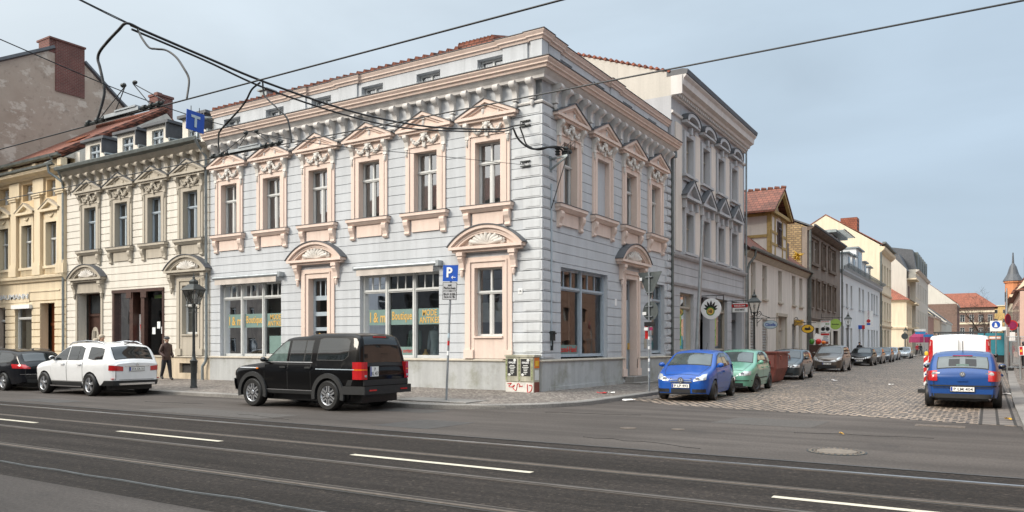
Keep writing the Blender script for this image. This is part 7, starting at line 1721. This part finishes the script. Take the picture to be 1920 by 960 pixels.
# ---------------------------------------------------------------- people: one continuous skinned body each
def person(label, loc, rz, h=1.75, walk=.25, top=m_fabb, legs=m_fabn, shoe=m_ink, hair=m_hairg, cap=None, bulk=1., detail=True):
    k = h/1.75
    V = []; E = []; Rr = []; S = []
    def v(x, y, z, r, par, seg):
        V.append((x*k, y*k, z*k)); Rr.append(r*k); i = len(V)-1
        if par is not None: E.append((par, i))
        S.append(seg); return i
    pel = v(0,0,.92,.145,None,'legs'); wa = v(0,-.005,1.06,.14*bulk,pel,'top'); ch = v(0,-.01,1.28,.155*bulk,wa,'top'); cl = v(0,0,1.42,.12*bulk,ch,'top')
    nk = v(0,-.015,1.50,.055,cl,'head'); hb = v(0,-.03,1.575,.075,nk,'head'); hm = v(0,-.03,1.64,.092,hb,'head'); ht = v(0,-.01,1.71,.075,hm,'head')
    for s in (-1, 1):
        sh_ = v(s*.17,.0,1.40,.075*bulk,cl,'top'); el = v(s*.25,.06+.03*s*walk,1.12,.062*bulk,sh_,'top'); wr = v(s*.20,-.12,.98,.055*bulk,el,'top'); v(s*.16,-.17,.93,.045,wr,'top')
        st = s*walk
        hp = v(s*.09,-.02*st,.86,.118,pel,'legs'); kn = v(s*.10,-st*.62,.50+.02*abs(st),.082,hp,'legs'); an = v(s*.10,-st*1.25+(.06 if st < 0 else 0),.095+(.05 if st < 0 else 0),.06,kn,'legs'); v(s*.11,-st*1.25-.14+(.06 if st < 0 else 0),.045+(.03 if st < 0 else 0),.042,an,'shoe')
    me = bpy.data.meshes.new('body'); me.from_pydata(V, E, []); o = bpy.data.objects.new('person', me); COL.objects.link(o)
    o.modifiers.new('skin', 'SKIN'); sv = me.skin_vertices[0].data
    for i, r in enumerate(Rr): sv[i].radius = (r*(1.12 if S[i] == 'top' and i < 4 else 1), r*(.78 if i in (1,2,3) else 1)); sv[i].use_root = i == 0
    ss = o.modifiers.new('sub', 'SUBSURF'); ss.levels = 2; ss.render_levels = 2
    dg = bpy.context.evaluated_depsgraph_get(); em = bpy.data.meshes.new_from_object(o.evaluated_get(dg))
    bpy.data.objects.remove(o); bpy.data.meshes.remove(me)
    mats = {'head': m_skin, 'top': top, 'legs': legs, 'shoe': shoe}; names = list(mats)
    em.materials.clear()
    for n in names: em.materials.append(mats[n])
    PV = [Vector(p) for p in V]
    for p in em.polygons:
        c = p.center; best = None
        for a, b in E:
            ab = PV[b]-PV[a]; t_ = max(0, min(1, (c-PV[a]).dot(ab)/max(ab.length_squared,1e-6))); d = (c-PV[a]-ab*t_).length - (Rr[a]*(1-t_)+Rr[b]*t_)
            if best is None or d < best[0]: best = (d, S[b])
        z = c.z/k; sg = best[1]
        if sg == 'legs' and z > .82 and top is not None: sg = 'top'
        p.material_index = names.index(sg); p.use_smooth = True
    for vv in em.vertices:          # nose, brow and chin
        x, y, z = vv.co.x/k, vv.co.y/k, vv.co.z/k
        if 1.55 < z < 1.70 and y < -.09 and abs(x) < .03: vv.co.y -= .022*k*(1-abs(x)/.03)*(1 if z < 1.65 else .4)
        if z > 1.53: vv.co.x *= .90
    em.name = 'body'
    t = ob('person', em, None, loc, rz); tag(t, label, 'person')
    hd = MB()
    if cap: hd.lathe([(.098*k,1.665*k),(.112*k,1.69*k),(.105*k,1.735*k),(.06*k,1.765*k),(.01*k,1.77*k)], 16, (0,-.025*k,0)); hd.prism([(-.085*k,-.10*k),(.085*k,-.10*k),(.05*k,-.175*k),(-.05*k,-.175*k)], 'z', 1.665*k, 1.68*k); hd.build('flat_cap', cap, t, smooth=50)
    h_ = MB().ball((0,.005*k,1.645*k), .098*k, .10*k, .085*k, 12, 8) if cap else MB().ball((0,.0,1.68*k), .105*k, .115*k, .10*k, 12, 8).ball((0,.04*k,1.62*k), .095*k, .08*k, .09*k, 10, 6)
    h_.build('hair', hair, t, smooth=60)
    for s in (-1, 1):
        if detail: MB().ball((s*.086*k,-.02*k,1.625*k), .012*k, .022*k, .032*k, 8, 5).build('ear', m_skin, t)
    MB().lathe([(.085*k,1.455*k),(.075*k,1.51*k),(.07*k,1.505*k)], 12, (0,-.01*k,0)).build('collar', top, t, smooth=40)
    return t
person('man in dark brown leather jacket and grey flat cap walking past the cream house', (-17.0,-1.05,.185), PI/2, 1.77, .11, m_fabb, m_fabn, m_ink, m_hairg, m_fabg, 1.08)
person('fair haired man in dark coat behind the white off-roader', (-20.0,-2.0,.15), PI/2, 1.90, .15, m_fabn, m_fabn)
person('shorter person with fair hair beside a taller one behind the white off-roader', (-20.45,-2.0,.15), PI/2, 1.74, .15, m_fabg, m_fabn)
person('pedestrian in black passing the white modern houses', (1.2,58.5,.15), 0, 1.78, .2, m_fabn, m_fabn, m_ink, m_ink, None, 1, False)
for x, y, rz, tp, lb in ((2.0,116,0,m_fabr,'person in a red jacket standing by the far magenta awning'),(2.6,114,.5,m_fabn,'person in dark clothes right of the red jacket near the far awning'),(13.6,44,2.8,m_fabn,'person in black walking behind the fence on the right pavement'),(14.3,47,PI,m_fabg,'person in grey walking on the right pavement behind the fence'),(13.2,60,0,m_fabr,'person in a red top far down the right pavement')):
    person(lb, (x,y,.12), rz, 1.74, .2, tp, m_fabn, m_ink, m_ink, None, 1, False)

# ---------------------------------------------------------------- far end: bicycles, parasol, name plates, bare tree
def bike():
    t = thing('bicycle', 'dark bicycle leaning in the rack before the far awning, left one', 'bicycle', (2.2,110,.1), 0, 'bicycles parked before the far awning')
    wm = MB()
    for i in range(20): a, b = 2*PI*i/20, 2*PI*(i+1)/20; wm.tube([(0,.34*math.cos(a),.34*math.sin(a)),(0,.34*math.cos(b),.34*math.sin(b))], .02, 5, False)
    for i in range(8): a = 2*PI*i/8; wm.tube([(0,0,0),(0,.33*math.cos(a),.33*math.sin(a))], .004, 3)
    wm = wm.mesh('wheel', m_black)
    ob('wheel', wm, t, (0,0,.36)); ob('wheel', wm, t, (0,1.05,.36))
    MB().tube([(0,1.05,.36),(0,.62,.32),(0,.45,.85),(0,.9,.82),(0,.62,.32)], .018, 5).tube([(0,0,.36),(0,.45,.85)], .012, 5).tube([(0,0,.36),(0,.62,.32)], .012, 5).tube([(0,1.05,.36),(0,.88,.95)], .018, 5).build('frame', m_iron, t)
    MB().tube([(-.28,.8,1.0),(0,.88,.98),(.28,.8,1.0)], .013, 5).build('handlebar', m_steel, t); MB().ball((0,.42,.93), .08, .13, .04).build('saddle', m_ink, t)
    return t
b0 = bike()
for i, (x, lb) in enumerate(((2.9,'dark bicycle in the middle of the rack before the far awning'),(3.6,'dark bicycle at the right of the rack before the far awning'),(4.3,'bicycle parked last in the row before the far awning, nearest the street'))):
    c = copy_thing(b0); c.location = (x,110.5,.1); c.rotation_euler = (0,0,R(12*i-10)); c['label'] = lb
t = thing('parasol', 'magenta cafe awning parasol far down on the left pavement', 'parasol', (2.2,120,.1)); MB().lathe([(.04,0),(.04,3.4)], 8).build('pole', m_steel, t); MB().lathe([(1.7,2.0),(1.6,2.9),(.9,3.5),(.05,3.8)], 8).build('canopy', m_magen, t)
t = thing('street_name_sign', 'blue direction plates on a post near the far awning', 'sign', (3.2,112,.1)); MB().lathe([(.05,0),(.05,4.0)], 8).build('post', m_steel, t); MB().box(-1.2,.2,-.06,-.05,3.25,3.6).build('plate', plain('light blue plate', (.03,.25,.55), .4), t); MB().box(-.1,1.2,-.06,-.05,2.8,3.2).build('plate', plain('mid blue plate', (.02,.2,.5), .4), t); MB().box(-1.3,.2,-.06,-.05,3.7,4.0).build('plate', m_signw, t)
t = thing('round_sign', 'dark back of a round sign on a post beside the farthest left lantern', 'sign', (2.4,90,.1)); MB().lathe([(.05,0),(.05,3.3)], 8).build('post', m_steel, t); MB().lathe([(.4,-.06),(.4,-.05)], 20, (0,0,2.7), 'y').build('disc', m_signg, t)

def tree(loc, h, label, seed):
    rnd = random.Random(seed); t = thing('bare_tree', label, 'tree', loc)
    trunk = MB(); crown = MB()
    def grow(p, d, L_, r, lev, mb):
        n = 4; pts = [p]; rr = [r]; q = p.copy()
        for i in range(n):
            d = (d + Vector((rnd.gauss(0,.13), rnd.gauss(0,.13), rnd.gauss(.05,.08)))).normalized(); q = q + d*(L_/n); pts.append(q.copy()); rr.append(r*(1-.55*(i+1)/n))
        mb.tube(pts, rr, 6 if lev < 2 else 3, False)
        if lev >= 5: return
        for k in range(3 if lev < 4 else 4):
            u = rnd.uniform(.35,1); j = min(n, max(1, int(u*n+.5))); a = rnd.uniform(0, 2*PI); o = d.orthogonal().normalized(); o.rotate(Matrix.Rotation(a, 3, d)); grow(pts[j], (d*rnd.uniform(.6,1)+o*rnd.uniform(.5,.95)).normalized(), L_*rnd.uniform(.6,.8), max(rr[j]*.65,.012), lev+1, crown)
    grow(Vector((0,0,0)), Vector((0,0,1)), h*.36, h*.022, 0, trunk)
    for k in range(3): grow(Vector((0,0,h*.2+.05*k*h)), Vector((math.cos(2.2*k),math.sin(2.2*k),.9)).normalized(), h*.30, h*.013, 1, crown)
    trunk.build('trunk', m_bark, t); crown.build('crown', m_bark, t)
tree((9.3,205,0), 17, 'large bare winter tree before the far brick building', 3)
tree((12.3,230,0), 13, 'smaller bare tree right of the large one before the yellow block', 8)
# ---------------------------------------------------------------- camera, sky, sun
cam = bpy.data.cameras.new('camera'); co_ = bpy.data.objects.new('camera', cam); COL.objects.link(co_)
co_.location = (11.54,-20.38,1.6); co_.rotation_euler = (R(90), 0, R(31.74))
cam.sensor_width = 36; cam.lens = 36*1445/1920; cam.shift_y = (648-480)/1920; cam.clip_end = 3000; cam.clip_start = .05
sc.camera = co_
SUN_EL, SUN_AZ = R(33), R(211)      # azimuth clockwise from +Y
sd_ = Vector((math.sin(SUN_AZ)*math.cos(SUN_EL), math.cos(SUN_AZ)*math.cos(SUN_EL), math.sin(SUN_EL)))
su = bpy.data.lights.new('sun', 'SUN'); su.energy = 2.2; su.angle = R(18); su.color = (1,.915,.79)
so_ = bpy.data.objects.new('sun', su); COL.objects.link(so_); so_.rotation_euler = sd_.to_track_quat('Z', 'Y').to_euler(); so_.location = (0,-10,40)
wd = bpy.data.worlds.new('World'); sc.world = wd; wd.use_nodes = True
nt = wd.node_tree; nt.nodes.clear()
def N(t, **k):
    n = nt.nodes.new(t)
    for a, b in k.items(): setattr(n, a, b)
    return n
out = N('ShaderNodeOutputWorld'); bg = N('ShaderNodeBackground'); bg.inputs[1].default_value = .1
sky = N('ShaderNodeTexSky', sky_type='NISHITA', sun_disc=False); sky.sun_elevation = SUN_EL; sky.sun_rotation = SUN_AZ
sky.dust_density = 3; sky.air_density = 1
tc = N('ShaderNodeTexCoord'); mp = N('ShaderNodeMapping'); mp.inputs['Scale'].default_value = (1,1,3.2); nt.links.new(tc.outputs['Generated'], mp.inputs[0])
n1 = N('ShaderNodeTexNoise'); n1.inputs['Scale'].default_value = 2.3; n1.inputs['Detail'].default_value = 7; n1.inputs['Distortion'].default_value = .4; n1.inputs['Roughness'].default_value = .5; nt.links.new(mp.outputs[0], n1.inputs['Vector'])
# thin high cloud, brighter towards the veiled sun and overhead
dp = N('ShaderNodeVectorMath', operation='DOT_PRODUCT'); nt.links.new(tc.outputs['Generated'], dp.inputs[0]); dp.inputs[1].default_value = sd_
ff = N('ShaderNodeMath', operation='MULTIPLY_ADD'); nt.links.new(dp.outputs['Value'], ff.inputs[0]); ff.inputs[1].default_value = .5; ff.inputs[2].default_value = .5
rp = N('ShaderNodeValToRGB'); el = rp.color_ramp.elements
el[0].position = 0; el[0].color = (.30,.38,.47,1); el[1].position = 1; el[1].color = (1,1,.97,1)
for p_, c_ in ((.30,(.325,.395,.46,1)), (.62,(.435,.485,.52,1)), (.85,(.68,.70,.70,1))):
    e = el.new(p_); e.color = c_
nt.links.new(ff.outputs[0], rp.inputs[0])
sx = N('ShaderNodeSeparateXYZ'); nt.links.new(tc.outputs['Generated'], sx.inputs[0])
zz = N('ShaderNodeMath', operation='MULTIPLY'); nt.links.new(sx.outputs[2], zz.inputs[0]); nt.links.new(sx.outputs[2], zz.inputs[1])
z4 = N('ShaderNodeMath', operation='MULTIPLY'); nt.links.new(zz.outputs[0], z4.inputs[0]); nt.links.new(zz.outputs[0], z4.inputs[1])
z2 = N('ShaderNodeMath', operation='MULTIPLY_ADD'); nt.links.new(z4.outputs[0], z2.inputs[0]); z2.inputs[1].default_value = 3.4; z2.inputs[2].default_value = 1
cl = N('ShaderNodeMapRange'); nt.links.new(n1.outputs['Fac'], cl.inputs[0]); cl.inputs[1].default_value = .3; cl.inputs[2].default_value = .7; cl.inputs[3].default_value = 9.9; cl.inputs[4].default_value = 12.3
mm_ = N('ShaderNodeMath', operation='MULTIPLY'); nt.links.new(z2.outputs[0], mm_.inputs[0]); nt.links.new(cl.outputs[0], mm_.inputs[1])
vm = N('ShaderNodeVectorMath', operation='SCALE'); nt.links.new(rp.outputs[0], vm.inputs[0]); nt.links.new(mm_.outputs[0], vm.inputs['Scale'])
mix = N('ShaderNodeMix', data_type='RGBA'); mix.inputs[0].default_value = .9; nt.links.new(sky.outputs[0], mix.inputs[6]); nt.links.new(vm.outputs[0], mix.inputs[7])
nt.links.new(mix.outputs[2], bg.inputs[0]); nt.links.new(bg.outputs[0], out.inputs[0])
sc.view_settings.view_transform = 'Standard'; sc.view_settings.look = 'None'; sc.view_settings.gamma = 1; sc.view_settings.exposure = .57
sc.view_settings.use_curve_mapping = False
sc.cycles.max_bounces = 8; sc.cycles.transparent_max_bounces = 12; sc.cycles.diffuse_bounces = 3; sc.cycles.glossy_bounces = 4
bpy.context.view_layer.update()
